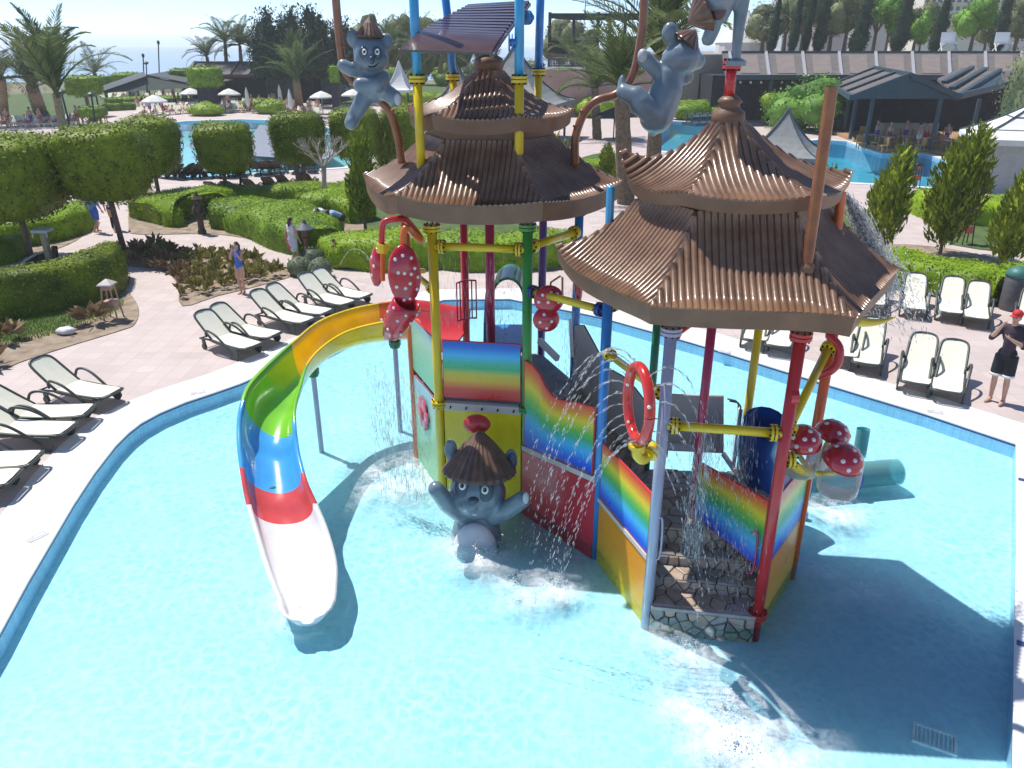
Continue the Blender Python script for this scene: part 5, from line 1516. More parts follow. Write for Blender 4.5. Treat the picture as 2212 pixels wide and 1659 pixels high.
# ================================================================== people
SK = mat('skin_light', (0.55, 0.32, 0.225), rough=.5, var=.06, scale=6)
SKT = mat('skin_tanned', (0.45, 0.23, 0.14), rough=.5, var=.06, scale=6)
HAIR = mat('dark_hair', (0.035, 0.022, 0.016), rough=.5, var=.25, scale=20)
def cloth(n, c): return mat(n, c, rough=.8, var=.12, scale=9, bump=.2, bscale=25)
BASE = dict(head=(0, .02, 1.62), neck=(0, 0, 1.47), chest=(0, 0, 1.29), waist=(0, .005, 1.09), pelvis=(0, 0, .95),
            sL=(-.175, 0, 1.41), eL=(-.235, -.03, 1.13), wL=(-.25, .05, .88), sR=(.175, 0, 1.41), eR=(.235, -.03, 1.13), wR=(.25, .05, .88),
            hL=(-.085, 0, .92), kL=(-.095, .03, .50), aL=(-.10, -.02, .08), hR=(.085, 0, .92), kR=(.095, .03, .50), aR=(.10, -.02, .08))
def person(loc, face, H, label, skin, clothes, hairstyle='short', pose=None, group=None, kid=1.0, cap=None, vox=.011, build=1.0):
    j = {k: Vector(v) for k, v in {**BASE, **(pose or {})}.items()}
    t = thing('person', loc, label, 'person', group, math.atan2(-face[0], face[1]))
    ORG[t.name] = Vector((0, 0, 0))
    s = H / 1.75
    t.scale = (s * build, s * build, s)
    def solid(extra=0.0, only=None):
        mb = MB()
        e = extra
        on = lambda k: only is None or k in only
        up = (j['neck'] - j['chest']).normalized()
        if on('chest'):
            M = (j['neck'] - j['waist']).to_track_quat('Z', 'Y').to_matrix()
            mb.ell(j['chest'] + (j['neck'] - j['chest']) * .1, (.155 + e, .105 + e, .17 + e), 16, 10, M)
            mb.tube([j['sL'], j['chest'].lerp(j['neck'], .65), j['sR']], [.055 + e, .075 + e, .055 + e], 10)
        if on('waist'):
            mb.tube([j['chest'], j['waist'], j['pelvis']], [.135 + e, .120 + e, .140 + e], 14, flat=.78)
        if on('pelvis'): mb.ell(j['pelvis'], (.155 + e, .115 + e, .12 + e), 14, 9)
        for q in 'LR':
            if on('upper' + q) or on('upper'): limb(mb, [j['s' + q], j['s' + q].lerp(j['e' + q], .5), j['e' + q]], [.055 + e, .047 + e, .040 + e])
            if on('fore'): limb(mb, [j['e' + q], j['e' + q].lerp(j['w' + q], .35), j['w' + q]], [.040 + e, .041 + e, .026 + e])
            if on('thigh'): limb(mb, [j['h' + q], j['h' + q].lerp(j['k' + q], .45), j['k' + q]], [.088 + e, .074 + e, .054 + e])
            if on('halfthigh'): mb.tube([j['h' + q], j['h' + q].lerp(j['k' + q], .5), j['h' + q].lerp(j['k' + q], .92)], [.10 + e, .098 + e, .092 + e], 12)
            if on('shin'): limb(mb, [j['k' + q], j['k' + q].lerp(j['a' + q], .3), j['a' + q]], [.052 + e, .056 + e, .034 + e])
        return mb
    mb = solid()
    hd = j['head']
    kh = 1.0 / kid if kid < 1 else 1.0
    mb.ell(hd + Vector((0, 0, .02)), (.074 * kh, .092 * kh, .105 * kh), 16, 10); mb.ell(hd + Vector((0, .03, -.06)), (.052 * kh, .058 * kh, .055 * kh), 12, 8)
    mb.tube([j['neck'] - Vector((0, 0, .03)), hd - Vector((0, .0, .06))], [.058, .050], 10)
    mb.ell(hd + Vector((0, .098, -.012)), (.014, .02, .022), 8, 6)
    for sx_ in (-1, 1): mb.ell(hd + Vector((sx_ * .076 * kh, -.005, 0)), (.014, .022, .032), 8, 6)
    for q, sg in (('L', -1), ('R', 1)):
        a = j['a' + q]
        mb.tube([a + Vector((0, -.04, -.03)), a + Vector((0, .03, -.035)), a + Vector((sg * .01, .13, -.055)), a + Vector((sg * .015, .185, -.06))], [.036, .042, .038, .02], 10, flat=.8)
        w = j['w' + q]; d = (w - j['e' + q]).normalized()
        sd = d.cross(Vector((0, 1, 0))); sd = sd.normalized() if sd.length > .1 else Vector((1, 0, 0))
        nn = sd.cross(d)
        mb.tube([w, w + d * .05, w + d * .09], [.026, .036, .034], 10, flat=.55)
        for fi, (off_, ln_) in enumerate(((-.030, .062), (-.010, .074), (.010, .070), (.029, .056))):
            b0 = w + d * .085 + nn * off_
            mb.tube([b0, b0 + d * ln_ * .5 + sd * .006, b0 + d * ln_ * .9 + sd * .022], [.0095, .009, .007], 6)
        mb.tube([w + d * .03 - nn * .025, w + d * .06 - nn * .055 + sd * .012, w + d * .088 - nn * .062 + sd * .02], [.012, .0105, .008], 6)
    fuse('body', mb, skin, t, vox, 3)
    for sx_ in (-1, 1): MB().ell(hd + Vector((sx_ * .030, .086 * kh, .018)), (.011, .006, .007), 8, 5).build('eye', K_black, t)
    MB().tube([hd + Vector((-.022, .085, -.056)), hd + Vector((0, .092, -.060)), hd + Vector((.022, .085, -.056))], .005, 5).build('mouth', mat('lip_rose', (.35, .10, .09), rough=.5), t)
    hm = MB()
    hm.ell(hd + Vector((0, -.018, .045)), (.084 * kh, .096 * kh, .095 * kh), 14, 9)
    if hairstyle == 'tail':
        hm.tube([hd + Vector((0, -.10, .05)), hd + Vector((0, -.15, -.02)), hd + Vector((0, -.14, -.16)), hd + Vector((0, -.12, -.26))], [.035, .045, .035, .012], 8)
    if hairstyle == 'long':
        hm.tube([hd + Vector((0, -.05, .03)), hd + Vector((0, -.075, -.10)), hd + Vector((0, -.09, -.24))], [.08, .085, .05], 10, flat=.6)
    hm.build('hair', HAIR, t, smooth=True)
    if cap:
        c = MB(); c.ell(hd + Vector((0, -.01, .07)), (.094, .106, .082), 16, 9); c.box(hd + Vector((0, .125, .055)), (.13, .11, .012)); c.build('cap', cap, t, smooth=True)
    for (nm, m, parts, ex) in clothes:
        fuse(nm, solid(ex, parts), m, t, .014, 2)
    return t
# man with the red cap
mp = G(2148, 869)
man = person(mp, (-.75, -.55), 2.05, 'barefoot man in a red cap, dark shirt and black shorts raising an arm', SK,
       [('shirt', cloth('dark_maroon_cloth', (.045, .025, .045)), ('chest', 'waist', 'upper'), .018), ('shorts', cloth('black_cloth', (.012, .012, .018)), ('pelvis', 'halfthigh'), .018)],
       pose=dict(eR=(.28, .16, 1.22), wR=(.12, .24, 1.50), eL=(-.27, .12, 1.18), wL=(-.10, .28, 1.30), hL=(-.09, 0, .93), kL=(-.12, .02, .51), aL=(-.13, -.03, .09)), cap=mat('red_cap', (.55, .02, .03), rough=.7), build=.94)
hem = MB()
for q in 'LR':
    a = Vector(BASE['h' + q]).lerp(Vector(dict(kL=(-.12, .02, .51), kR=BASE['kR'])['k' + q]), .86); hem.lathe([(.114, -.022), (.114, .022)], a, 14)
hem.build('white_hem', K_white, man, smooth=True)
person(G(525, 634), (-.35, -.9), 1.61, 'girl in a bright blue swimsuit lifting a phone to her face by the planting bed', SK,
       [('swimsuit', cloth('royal_blue_cloth', (.06, .16, .62)), ('chest', 'waist', 'pelvis'), .010)], 'tail',
       dict(eR=(.24, .14, 1.20), wR=(.07, .20, 1.50), eL=(-.22, .12, 1.20), wL=(-.05, .21, 1.48), aL=(-.07, -.02, .08), kL=(-.08, .03, .5), aR=(.06, 0, .08)), build=.93)
person(G(637, 573), (.5, .75), 1.66, 'woman walking in a white and pink cover up on the curved path', SK,
       [('cover_up', cloth('white_cloth', (.72, .70, .72)), ('chest', 'waist', 'pelvis', 'halfthigh'), .035)], 'long',
       dict(eL=(-.24, -.08, 1.14), wL=(-.25, -.05, .88), eR=(.24, .04, 1.14), wR=(.25, .14, .92), kL=(-.09, .16, .52), aL=(-.09, .12, .09), kR=(.09, -.02, .50), aR=(.09, -.22, .12)), build=.95)
w = [o for o in bpy.data.objects if o.name.startswith('person') and o.get('label', '').startswith('woman walking')][0]
ORG[w.name] = Vector((0, 0, 0))
MB().tube([(-.12, .02, 1.28), (-.17, .03, 1.0), (-.17, .04, .62)], [.07, .11, .13], 10).build('pink_sarong', cloth('pink_cloth', (.70, .10, .28)), w, smooth=True)
person(G(726, 578), (.9, -.35), .98, 'bare chested child in blue shorts near the water arc on the path', SKT,
       [('shorts', cloth('blue_cloth', (.10, .30, .62)), ('pelvis', 'halfthigh'), .02)], pose=dict(eR=(.22, .10, 1.14), wR=(.16, .26, 1.0), eL=(-.22, .10, 1.14), wL=(-.12, .26, 1.02)), kid=.78)
bend = dict(head=(0, .55, 1.13), neck=(0, .42, 1.16), chest=(0, .30, 1.10), waist=(0, .12, 1.03), sL=(-.17, .40, 1.12), eL=(-.20, .46, .84), wL=(-.16, .52, .60), sR=(.17, .40, 1.12), eR=(.20, .46, .84), wR=(.16, .52, .60))
person(G(706, 512), (-.3, -.9), 1.72, 'person in a white top and dark trousers bending behind the hedge', SKT,
       [('shirt', cloth('white_shirt', (.68, .70, .74)), ('chest', 'waist', 'upper'), .02), ('trousers', cloth('charcoal_cloth', (.03, .03, .035)), ('pelvis', 'thigh', 'shin'), .02)], pose=bend)
person(G(742, 520), (-.85, -.4), 1.72, 'person in a pale blue shirt bending down over the hedge', SKT,
       [('shirt', cloth('pale_blue_shirt', (.30, .42, .62)), ('chest', 'waist', 'upper'), .022), ('trousers', cloth('charcoal_cloth', (.03, .03, .035)), ('pelvis', 'thigh', 'shin'), .02)], pose=bend)
walk = dict(kL=(-.09, .14, .52), aL=(-.09, .08, .10), kR=(.09, -.02, .50), aR=(.09, -.22, .12), eL=(-.24, -.10, 1.14), eR=(.24, .06, 1.14), wR=(.25, .16, .92))
person(G(212, 503), (.4, .9), 1.75, 'walker in blue shorts whose head is hidden by the second topiary tree', SK,
       [('shirt', cloth('blue_cloth', (.10, .30, .62)), ('chest', 'waist', 'upper'), .02), ('shorts', cloth('royal_blue_cloth', (.06, .16, .62)), ('pelvis', 'halfthigh'), .02)], pose=walk)
person(G(249, 497), (-.2, .95), 1.75, 'walker in dark leggings beside the second topiary trunk', SK,
       [('shirt', cloth('white_shirt', (.68, .70, .74)), ('chest', 'waist', 'upper'), .02), ('leggings', cloth('navy_cloth', (.02, .025, .06)), ('pelvis', 'thigh', 'shin'), .012)], pose=walk)
person(G(2224, 640), (-.6, .6), 1.72, 'person in a black top partly out of the frame behind the grey bin', SKT,
       [('shirt', cloth('black_cloth', (.012, .012, .018)), ('chest', 'waist', 'upper'), .02), ('shorts', cloth('charcoal_cloth', (.03, .03, .035)), ('pelvis', 'halfthigh'), .02)], 'long')

# ================================================================== clipped greenery
LF_top = leafmat('ficus_leaves', (0.016, 0.036, 0.006), (0.25, 0.33, 0.022))
LF_hedge = leafmat('hedge_leaves', (0.026, 0.075, 0.006), (0.25, 0.39, 0.020))
LF_lime = leafmat('lime_hedge_leaves', (0.05, 0.12, 0.008), (0.33, 0.48, 0.022))
LF_thuja = leafmat('thuja_sprays', (0.05, 0.095, 0.010), (0.32, 0.38, 0.03))
LF_palm = leafmat('palm_leaflets', (0.04, 0.075, 0.024), (0.19, 0.24, 0.09), .25)
LF_dark = leafmat('dark_conifer_needles', (0.010, 0.026, 0.018), (0.055, 0.09, 0.05), .1)
LF_tree = leafmat('olive_tree_leaves', (0.05, 0.07, 0.03), (0.24, 0.27, 0.13))
LF_bright = leafmat('fresh_tree_leaves', (0.04, 0.12, 0.015), (0.22, 0.42, 0.06))
M_bark = mat('brown_bark', (0.13, 0.085, 0.065), rough=.9, col2=(0.23, 0.165, 0.135), scale=5, bump=.7, bscale=18)
M_greybark = mat('pale_grey_bark', (0.36, 0.30, 0.26), rough=.85, col2=(0.48, 0.42, 0.37), scale=6, bump=.5, bscale=20)
M_palmtrunk = mat('palm_trunk', (0.12, 0.085, 0.055), rough=.95, col2=(0.25, 0.18, 0.115), scale=7, bump=1.0, bscale=14)

def superblock(c, r, p=.44, nu=20, nv=13, rz=0.0):
    mb = MB()
    e = lambda a: math.copysign(abs(a) ** p, a)
    M = Matrix.Rotation(rz, 3, 'Z')
    mb.ell((0, 0, 0), 1, nu, nv)
    mb.v = [tuple(Vector(c) + M @ Vector((e(v[0]) * r[0], e(v[1]) * r[1], e(v[2]) * r[2]))) for v in mb.v]
    return mb
def topiary(base, w, z0, z1, label, trunks=1, rz=0.0, lean=0.0, seed=0, dx=0.0):
    t = thing('topiary_tree', base, label, 'topiary tree', 'clipped block trees')
    c = Vector(base) + Vector((dx, 0, (z0 + z1) / 2))
    mb = superblock(c, (w / 2, w / 2, (z1 - z0) / 2), rz=rz)
    # slightly narrower towards the bottom, as they are clipped
    mb.v = [(c.x + (x - c.x) * (1 - .16 * max(0, (c.z - z)) / (z1 - z0) * 2), c.y + (y - c.y) * (1 - .16 * max(0, (c.z - z)) / (z1 - z0) * 2), z) for x, y, z in mb.v]
    wobble(mb, .10, 1.1, seed)
    leafy('crown', mb, LF_top, t, dens=330, leaf=.115, depth=.16, out=.07, maxn=15000)
    for k in range(trunks):
        o_ = Vector((.35 * (k - (trunks - 1) / 2), .1 * k, 0))
        b = Vector(base) + o_
        MB().tube([b, b + Vector((lean * .5 + .02, 0, z0 * .5)), b + Vector((lean, 0, z0 + .25))], [.12, .095, .10], 9).build('trunk', M_bark, t, smooth=True)
    return t
tpA = G(68, 562); topiary(tpA, 3.75, 1.55, 4.2, 'clipped block tree at the left edge, cut by the frame', dx=-.30, seed=1)
tpB = G(269, 546); topiary(tpB, 2.85, 1.95, 4.40, 'clipped block tree second from the left with its trunk in the planting bed', dx=-.05, rz=.12, seed=2, lean=-.15)
tpC = Vector((-16.55, 37, 0)); topiary(tpC, 2.35, 1.55, 4.0, 'clipped block tree half hidden behind the second one', seed=3, lean=.0)
tpD = G(492, 436); topiary(tpD, 2.5, 1.45, 3.62, 'clipped block tree in the middle with the grey terrace behind it', dx=.22, rz=.12, seed=4)
tpE = G(652, 414); topiary(tpE, 2.5, 1.50, 3.86, 'clipped block tree on two trunks beside the bare tree', trunks=2, dx=.1, seed=5)
tpF = Vector((-8.3, 43, 0)); topiary(tpF, 2.4, 1.5, 3.95, 'clipped block tree behind the left climbing koala', seed=6)
tpG = Vector((-6.0, 45, 0)); topiary(tpG, 2.3, 1.3, 3.9, 'clipped block tree behind the bent pole of the far tower', seed=7)

def hedge(pts, w, h, label, m=LF_hedge, mound=0.0, seed=0, dens=300, leaf=.085, group='hedges', maxn=15000, px=True):
    c = [G(*p, 0) if px else Vector((*p, 0)) for p in pts]
    c = smoothloop(c, 5, False)
    n = len(c); m_ = 11
    mb = MB()
    vs = []
    for i, p in enumerate(c):
        t = (c[min(i + 1, n - 1)] - c[max(i - 1, 0)]).normalized()
        s = Vector((t.y, -t.x, 0))
        endf = min(1, .55 + min(i, n - 1 - i) / 4 * .45)
        hh = h * (1 + mound * noise.noise(p * .55 + Vector((seed, 0, 0)))) * (.86 + .14 * endf)
        for k in range(m_):
            a = math.pi * k / (m_ - 1)
            x = math.copysign(abs(math.cos(a)) ** .5, math.cos(a)) * w / 2 * endf
            z = (math.sin(a) ** .45) * hh if 0 < k < m_ - 1 else 0.0
            vs.append(p + s * x + Vector((0, 0, z)) + t * (0 if 0 < i < n - 1 else (-.1 if i == 0 else .1)))
    fs = [(i * m_ + k, i * m_ + k + 1, (i + 1) * m_ + k + 1, (i + 1) * m_ + k) for i in range(n - 1) for k in range(m_ - 1)]
    fs += [tuple(range(m_)), tuple((n - 1) * m_ + k for k in range(m_ - 1, -1, -1))]
    mb.add(vs, fs)
    wobble(mb, .09 + .12 * mound, 1.0, seed + 5)
    o = leafy('hedge', mb, m, None, dens=dens, leaf=leaf, depth=.14, out=.06, maxn=maxn)
    return tag(o, label, 'hedge', group)
hedge([(-230, 520), (-60, 528), (60, 522), (130, 505), (180, 480)], 1.9, .95, 'low clipped hedge behind the leftmost block tree trunk', seed=1)
hedge([(-260, 690), (-90, 690), (30, 676), (130, 657), (210, 634), (250, 600)], 1.35, 1.25, 'curved clipped hedge on the left bed beside the wooden lantern', seed=2, leaf=.075, dens=420, maxn=22000, m=LF_top)
hedge([(-80, 575), (-10, 568), (40, 552)], 1.2, .8, 'short hedge end beside the dark curved screen', seed=3)
hedge([(318, 478), (370, 470), (425, 468), (440, 470)], 4.6, 1.05, 'broad mounded hedge left of the stone lantern figure', mound=.25, seed=4, m=LF_lime)
hedge([(470, 486), (540, 486), (600, 500), (650, 520), (690, 548)], 3.0, 1.05, 'broad mounded hedge between the stone lantern figure and the woman in pink', mound=.35, seed=5)
hedge([(440, 443), (560, 440), (680, 436), (800, 430)], 2.0, .9, 'dark back hedge behind the dark loungers', seed=6, mound=.2)
hedge([(650, 470), (730, 468), (780, 478)], 2.4, 1.1, 'bright rounded hedge below the bare tree', seed=16, mound=.3)
hedge([(712, 560), (770, 566), (840, 570), (930, 572)], 2.2, 1.0, 'mounded hedge behind the tall red disc', mound=.3, seed=7, m=LF_lime)
hedge([(930, 568), (1030, 568), (1130, 566), (1230, 560)], 2.4, 1.05, 'long hedge seen through the posts of the far tower', mound=.25, seed=8)
hedge([(1870, 600), (1950, 612), (2040, 628), (2120, 644), (2160, 655)], 1.9, .95, 'hedge behind the back row of loungers on the right', mound=.15, seed=9, m=LF_lime)
hedge([(2150, 640), (2210, 650), (2290, 660)], 1.7, 1.0, 'darker hedge end beside the grey bin', mound=.2, seed=10)
hedge([(1990, 455), (2060, 470), (2130, 476), (2260, 478)], 2.9, 1.0, 'bright hedge in front of the white cabana', seed=11, m=LF_lime, mound=.15)
hedge([(1240, 375), (1330, 372), (1420, 380)], 2.2, .8, 'bright low hedge at the foot of the near palms', seed=12, m=LF_lime, mound=.3)
hedge([(1060, 400), (1160, 395), (1240, 392)], 2.4, 1.2, 'bushes behind the far tower roof', seed=13, mound=.5)

def thuja(base, h, r, label, seed=0, lean=0.0, cat='conifer'):
    t = thing('thuja', base, label, cat, 'narrow golden green conifers')
    b = Vector(base)
    rr = random.Random(seed)
    core = MB()
    prof = [(.06, .12), (.55, .25), (.95, .38), (1.0, .50), (.85, .66), (.60, .80), (.30, .92), (.03, 1.0)]
    core.lathe([(r * .8 * a, h * z) for a, z in prof], b, 12)
    wobble(core, r * .35, 1.8, seed)
    core.v = [(x + lean * ((z - b.z) / h) ** 2, y, z) for x, y, z in core.v]
    n = int(2600 * r * h / 2.2)
    n = min(max(n, 900), 5000)
    P, N, _ = sample_surface(core.v, core.f, n)
    P = P + N * (nrs.rand(n, 1) ** 1.6 * r * .62 - .05)
    d = unit(N * .55 + np.array([0, 0, 1.1]) + nrs.normal(size=(n, 3)) * .35)
    q = unit(np.cross(d, nrs.normal(size=(n, 3))))
    s = (.05 + .11 * nrs.rand(n, 1))
    quads_mesh('crown', P, d * s * 1.25, q * s * .34, LF_thuja, t, (core.v, core.f))
    MB().tube([b, b + Vector((0, 0, h * .35))], [.07, .05], 7).build('trunk', M_bark, t)
    return t
thuja(G(790, 502), 4.1, .50, 'narrow conifer just left of the far tower roof', 1)
thuja(G(842, 392), 3.4, .62, 'narrow conifer behind the foot of the left bent pole', 2)
thuja(G(1212, 402), 2.4, .55, 'small conifer right of the far upper roof', 3)
thuja(G(1192, 395), 2.6, .55, 'small conifer tucked behind the far upper roof', 33)
thuja(G(1309, 398), 2.1, .38, 'small narrow conifer before the bright hedge between the roofs', 4)
thuja(G(1335, 405), 1.5, .3, 'smallest conifer before the bright hedge between the roofs', 5)
thuja(G(1893, 556), 3.85, .58, 'leaning narrow conifer right of the orange pipe', 6, .35)
thuja(G(2030, 550), 4.45, .78, 'tallest golden green conifer on the right, before the cabana', 7, .45)
thuja(G(2158, 592), 3.9, .62, 'narrow conifer at the right edge beside the cabana', 8, .75)
thuja(G(1850, 540), 1.4, .3, 'young conifer peeping over the near roof edge', 9)
thuja(G(1770, 490), 2.6, .5, 'conifer hidden behind the tall rust pole', 10)
# bare tree
bt = thing('bare_tree', G(706, 442), 'leafless pale tree with a fan of thin branches behind the bent over people', 'tree')
b = G(706, 442)
MB().tube([b, b + Vector((-.03, 0, 1.0)), b + Vector((.02, 0, 1.75))], [.13, .11, .12], 9).build('trunk', M_greybark, bt, smooth=True)
br = MB()
def grow(p, d, L, r, k):
    q = p + d * L
    br.tube([p, p.lerp(q, .5) + Vector((rnd.uniform(-.03, .03), rnd.uniform(-.03, .03), .02)), q], [r, r * .8, r * .6], 5)
    if k:
        for _ in range(3 if k > 1 else 2):
            grow(q, (d + Vector((rnd.uniform(-.6, .6), rnd.uniform(-.6, .6), rnd.uniform(-.1, .35)))).normalized(), L * .68, r * .6, k - 1)
for k in range(9):
    a = k * 2 * math.pi / 9
    grow(b + Vector((0, 0, 1.68)), Vector((math.cos(a) * .75, math.sin(a) * .75, .75)).normalized(), .72, .042, 3)
br.build('branches', M_greybark, bt)

# bedding plants in the bed by the girl
def bedplant(seed, m):
    r_ = random.Random(seed); n = 34
    C, A_, B_ = [], [], []
    for k in range(n):
        a = r_.uniform(0, 6.28); el = r_.uniform(.3, 1.4); L = r_.uniform(.12, .30)
        d = Vector((math.cos(a) * math.cos(el), math.sin(a) * math.cos(el), math.sin(el)))
        s = d.cross(Vector((r_.uniform(-1, 1), r_.uniform(-1, 1), .4))).normalized()
        C.append(d * L * .75 + Vector((0, 0, .08 + .12 * r_.random()))); A_.append(d * L * .5); B_.append(s * L * .22)
    return quads_mesh('bedding_plant', np.array([tuple(x) for x in C]), np.array([tuple(x) for x in A_]), np.array([tuple(x) for x in B_]), m)
LF_bed = leafmat('bedding_leaves', (0.13, 0.12, 0.035), (0.40, 0.36, 0.11), .15)
LF_bed2 = leafmat('russet_bedding_leaves', (0.12, 0.08, 0.045), (0.32, 0.22, 0.12), .15)
protos = [bedplant(1, LF_bed), bedplant(2, LF_bed), bedplant(3, LF_bed2)]
used = [False] * 3
bedpoly = [(395, 648), (470, 632), (560, 610), (618, 592), (560, 568), (480, 550), (400, 545), (320, 540), (250, 545), (255, 570), (330, 580), (380, 600)]
def inpoly(x, y, P):
    c = False
    for i in range(len(P)):
        (a, b_), (p, q) = P[i], P[i - 1]
        if (b_ > y) != (q > y) and x < (p - a) * (y - b_) / (q - b_) + a: c = not c
    return c
cnt = 0; placed = []
while cnt < 150:
    x, y = rnd.uniform(240, 625), rnd.uniform(535, 650)
    if not inpoly(x, y, bedpoly): continue
    g = G(x, y, .02)
    if any((g - q).length < .36 for q in placed): 
        cnt += .02; continue
    placed.append(g); cnt += 1
    i = 2 if x < 400 and rnd.random() < .7 else rnd.randrange(2)
    o = protos[i] if not used[i] else protos[i].copy()
    if used[i]: COL.objects.link(o)
    used[i] = True
    o.location = g; o.rotation_euler = (0, 0, rnd.uniform(0, 6)); s = rnd.uniform(.75, 1.3); o.scale = (s, s, s * rnd.uniform(.8, 1.15))
    tag(o, 'low bedding plant with upright leaves in the planting bed by the girl' if i < 2 else 'russet bedding plant at the shady end of the planting bed', 'plant', 'bedding plants' if i < 2 else 'russet bedding plants')
# rough grass on the near left bed
n = 5200
C, keep = [], []
gpx = [(-60, 770), (60, 735), (150, 712), (225, 690), (262, 664), (258, 648), (190, 652), (90, 668), (-60, 690)]
while len(C) < n:
    x, y = rnd.uniform(-60, 265), rnd.uniform(640, 775)
    if inpoly(x, y, gpx): C.append(tuple(G(x, y, .05)))
C = np.array(C)
d = unit(np.array([[0, 0, 1.0]]) + nrs.normal(size=(n, 3)) * .35); q = unit(np.cross(d, nrs.normal(size=(n, 3)))); s = .03 + .05 * nrs.rand(n, 1)
tag(quads_mesh('grass', C, d * s, q * .008, LF_hedge), 'thin rough grass along the foot of the curved hedge', 'grass', None, 'stuff')

# ================================================================== small garden furniture
M_wood = mat('weathered_wood', (0.33, 0.20, 0.15), rough=.7, col2=(.45, .30, .23), scale=6)
M_iron = mat('dark_iron', (0.02, 0.022, 0.025), rough=.5, metal=.3)
M_amber = mat('red_lantern_pane', (0.42, 0.08, 0.045), rough=.4)
def lantern(base, h, label, wood=True):
    t = thing('path_lantern', base, label, 'lantern', 'path lanterns')
    b = Vector(base); m = M_wood if wood else M_iron; w = .15
    for sx_ in (-1, 1):
        for sy in (-1, 1):
            MB().bar(b + Vector((sx_ * w * 1.25, sy * w * 1.25, 0)), b + Vector((sx_ * w * .8, sy * w * .8, h * .82)), .035, .035).build('leg', m, t)
    MB().box(b + Vector((0, 0, h * .40)), (w * 2.1, w * 2.1, h * .17)).build('lower_box', M_wood if wood else M_amber, t, bevel=.01)
    MB().box(b + Vector((0, 0, h * .80)), (w * 1.7, w * 1.7, h * .10)).build('upper_box', M_wood if wood else M_amber, t, bevel=.01)
    MB().lathe([(w * 1.9, 0), (w * 1.8, .03), (w * .7, .12), (0.02, .16)], b + Vector((0, 0, h * .87)), 4, Matrix.Rotation(R(45), 3, 'Z')).build('cap', P_plank if wood else M_iron, t)
    return t
lantern(G(247, 690), 1.15, 'weathered wooden lantern with a pinkish box at the end of the curved hedge')
lantern(G(2083, 528), 1.45, 'dark lantern with two red boxes in front of the bright hedge', False)
lantern(G(1975, 406), 1.35, 'dark lantern on thin legs at the edge of the right pool', False)
sf = thing('stone_lantern_figure', G(437, 505), 'dark slender garden figure with a pointed top set against the hedge', 'garden figure')
M_stone = mat('dark_weathered_stone', (0.045, 0.035, 0.032), rough=.9, col2=(.10, .07, .06), scale=8, bump=.5)
b = G(437, 505)
MB().lathe([(.16, 0), (.18, .1), (.13, .2), (.12, .5), (.16, .62), (.12, .7), (.13, .95), (.19, 1.1), (.12, 1.2)], b, 10).build('pedestal', M_stone, sf, smooth=True)
MB().lathe([(.12, 1.18), (.15, 1.32), (.10, 1.42)], b, 10).build('head', M_stone, sf, smooth=True)
MB().lathe([(.22, 1.40), (.12, 1.50), (.03, 1.66), (0, 1.7)], b, 10).build('pointed_cap', M_stone, sf)
for sx_ in (-1, 1): MB().tube([b + Vector((sx_ * .16, 0, 1.1)), b + Vector((sx_ * .22, -.06, .85)), b + Vector((sx_ * .08, -.14, .78))], .05, 8).build('arm', M_stone, sf, smooth=True)
sf = thing('stone_lantern', G(664, 554), 'small stone garden lantern with a broad dark hat among the shrubs', 'garden lantern')
b = G(664, 554)
MB().lathe([(.18, 0), (.14, .15), (.09, .25), (.09, .6), (.17, .7)], b, 8).build('pillar', mat('tan_stone', (.16, .10, .06), rough=.9, var=.25), sf)
MB().box(b + Vector((0, 0, .84)), (.24, .24, .26)).build('light_box', mat('tan_stone', (.16, .10, .06)), sf, bevel=.02)
MB().lathe([(.36, .97), (.30, 1.02), (.10, 1.2), (.05, 1.24), (.06, 1.3), (0, 1.34)], b, 12).build('hat', mat('grey_slate_hat', (.12, .125, .14), rough=.6), sf, smooth=True)
for i, (px, py, r_) in enumerate([(648, 578, .42), (690, 582, .40), (676, 560, .45)]):
    mb = MB().ell(G(px, py, .25), (r_, r_, .36), 12, 8); wobble(mb, .08, 2, i)
    tag(leafy('shrub', mb, leafmat('silver_shrub_leaves', (.05, .075, .045), (.16, .19, .11)), None, dens=260, leaf=.08), ['silvery shrub left of the stone garden lantern', 'silvery shrub right of the stone garden lantern', 'silvery shrub behind the stone garden lantern'][i], 'shrub')
pp = thing('shower_post', G(113, 585), 'leaning pale wooden post with a square grey cap and hooks left of the hedge', 'post')
b = G(113, 585); tp = D(92, 500, b.y - .1)
MB().bar(b, tp, .17, .17, up=(0, 1, 0)).build('shaft', mat('pale_greenish_wood', (.30, .29, .20), rough=.8, var=.2), pp, bevel=.01)
MB().box(tp + Vector((0, 0, .04)), (.52, .52, .10)).build('cap', mat('grey_cap', (.42, .47, .46), rough=.5), pp, bevel=.03)
for sx_ in (-1, 1): MB().tube([tp + Vector((sx_ * .22, -.2, 0)), tp + Vector((sx_ * .24, -.22, -.16))], .03, 6).build('hook', mat('grey_cap', (.42, .47, .46)), pp)
cs = thing('curved_screen', G(80, 590), 'dark green curved metal screen with a pale top edge by the wooden post', 'screen')
lo = [G(38, 598), G(60, 592), G(85, 586), G(118, 582)]; hi = [D(38, 578, lo[0].y), D(58, 560, lo[1].y), D(82, 547, lo[2].y), D(112, 540, lo[3].y)]
mb = MB(); mb.strip(lo, hi); mb.strip([p + Vector((0, .05, 0)) for p in lo], [p + Vector((0, .05, 0)) for p in hi]); mb.build('screen_sheet', mat('dark_green_metal', (.025, .04, .045), rough=.5), cs)
MB().tube(hi, .04, 6).build('top_edge', mat('brushed_edge', (.45, .48, .47), rough=.4), cs)
MB().bar(G(124, 588), D(117, 532, G(124, 588).y), .14, .14).build('end_post', M_iron, cs)
rk = thing('rock_light', G(142, 716, .02), 'white rounded rock shaped light lying on the bare soil', 'garden light')
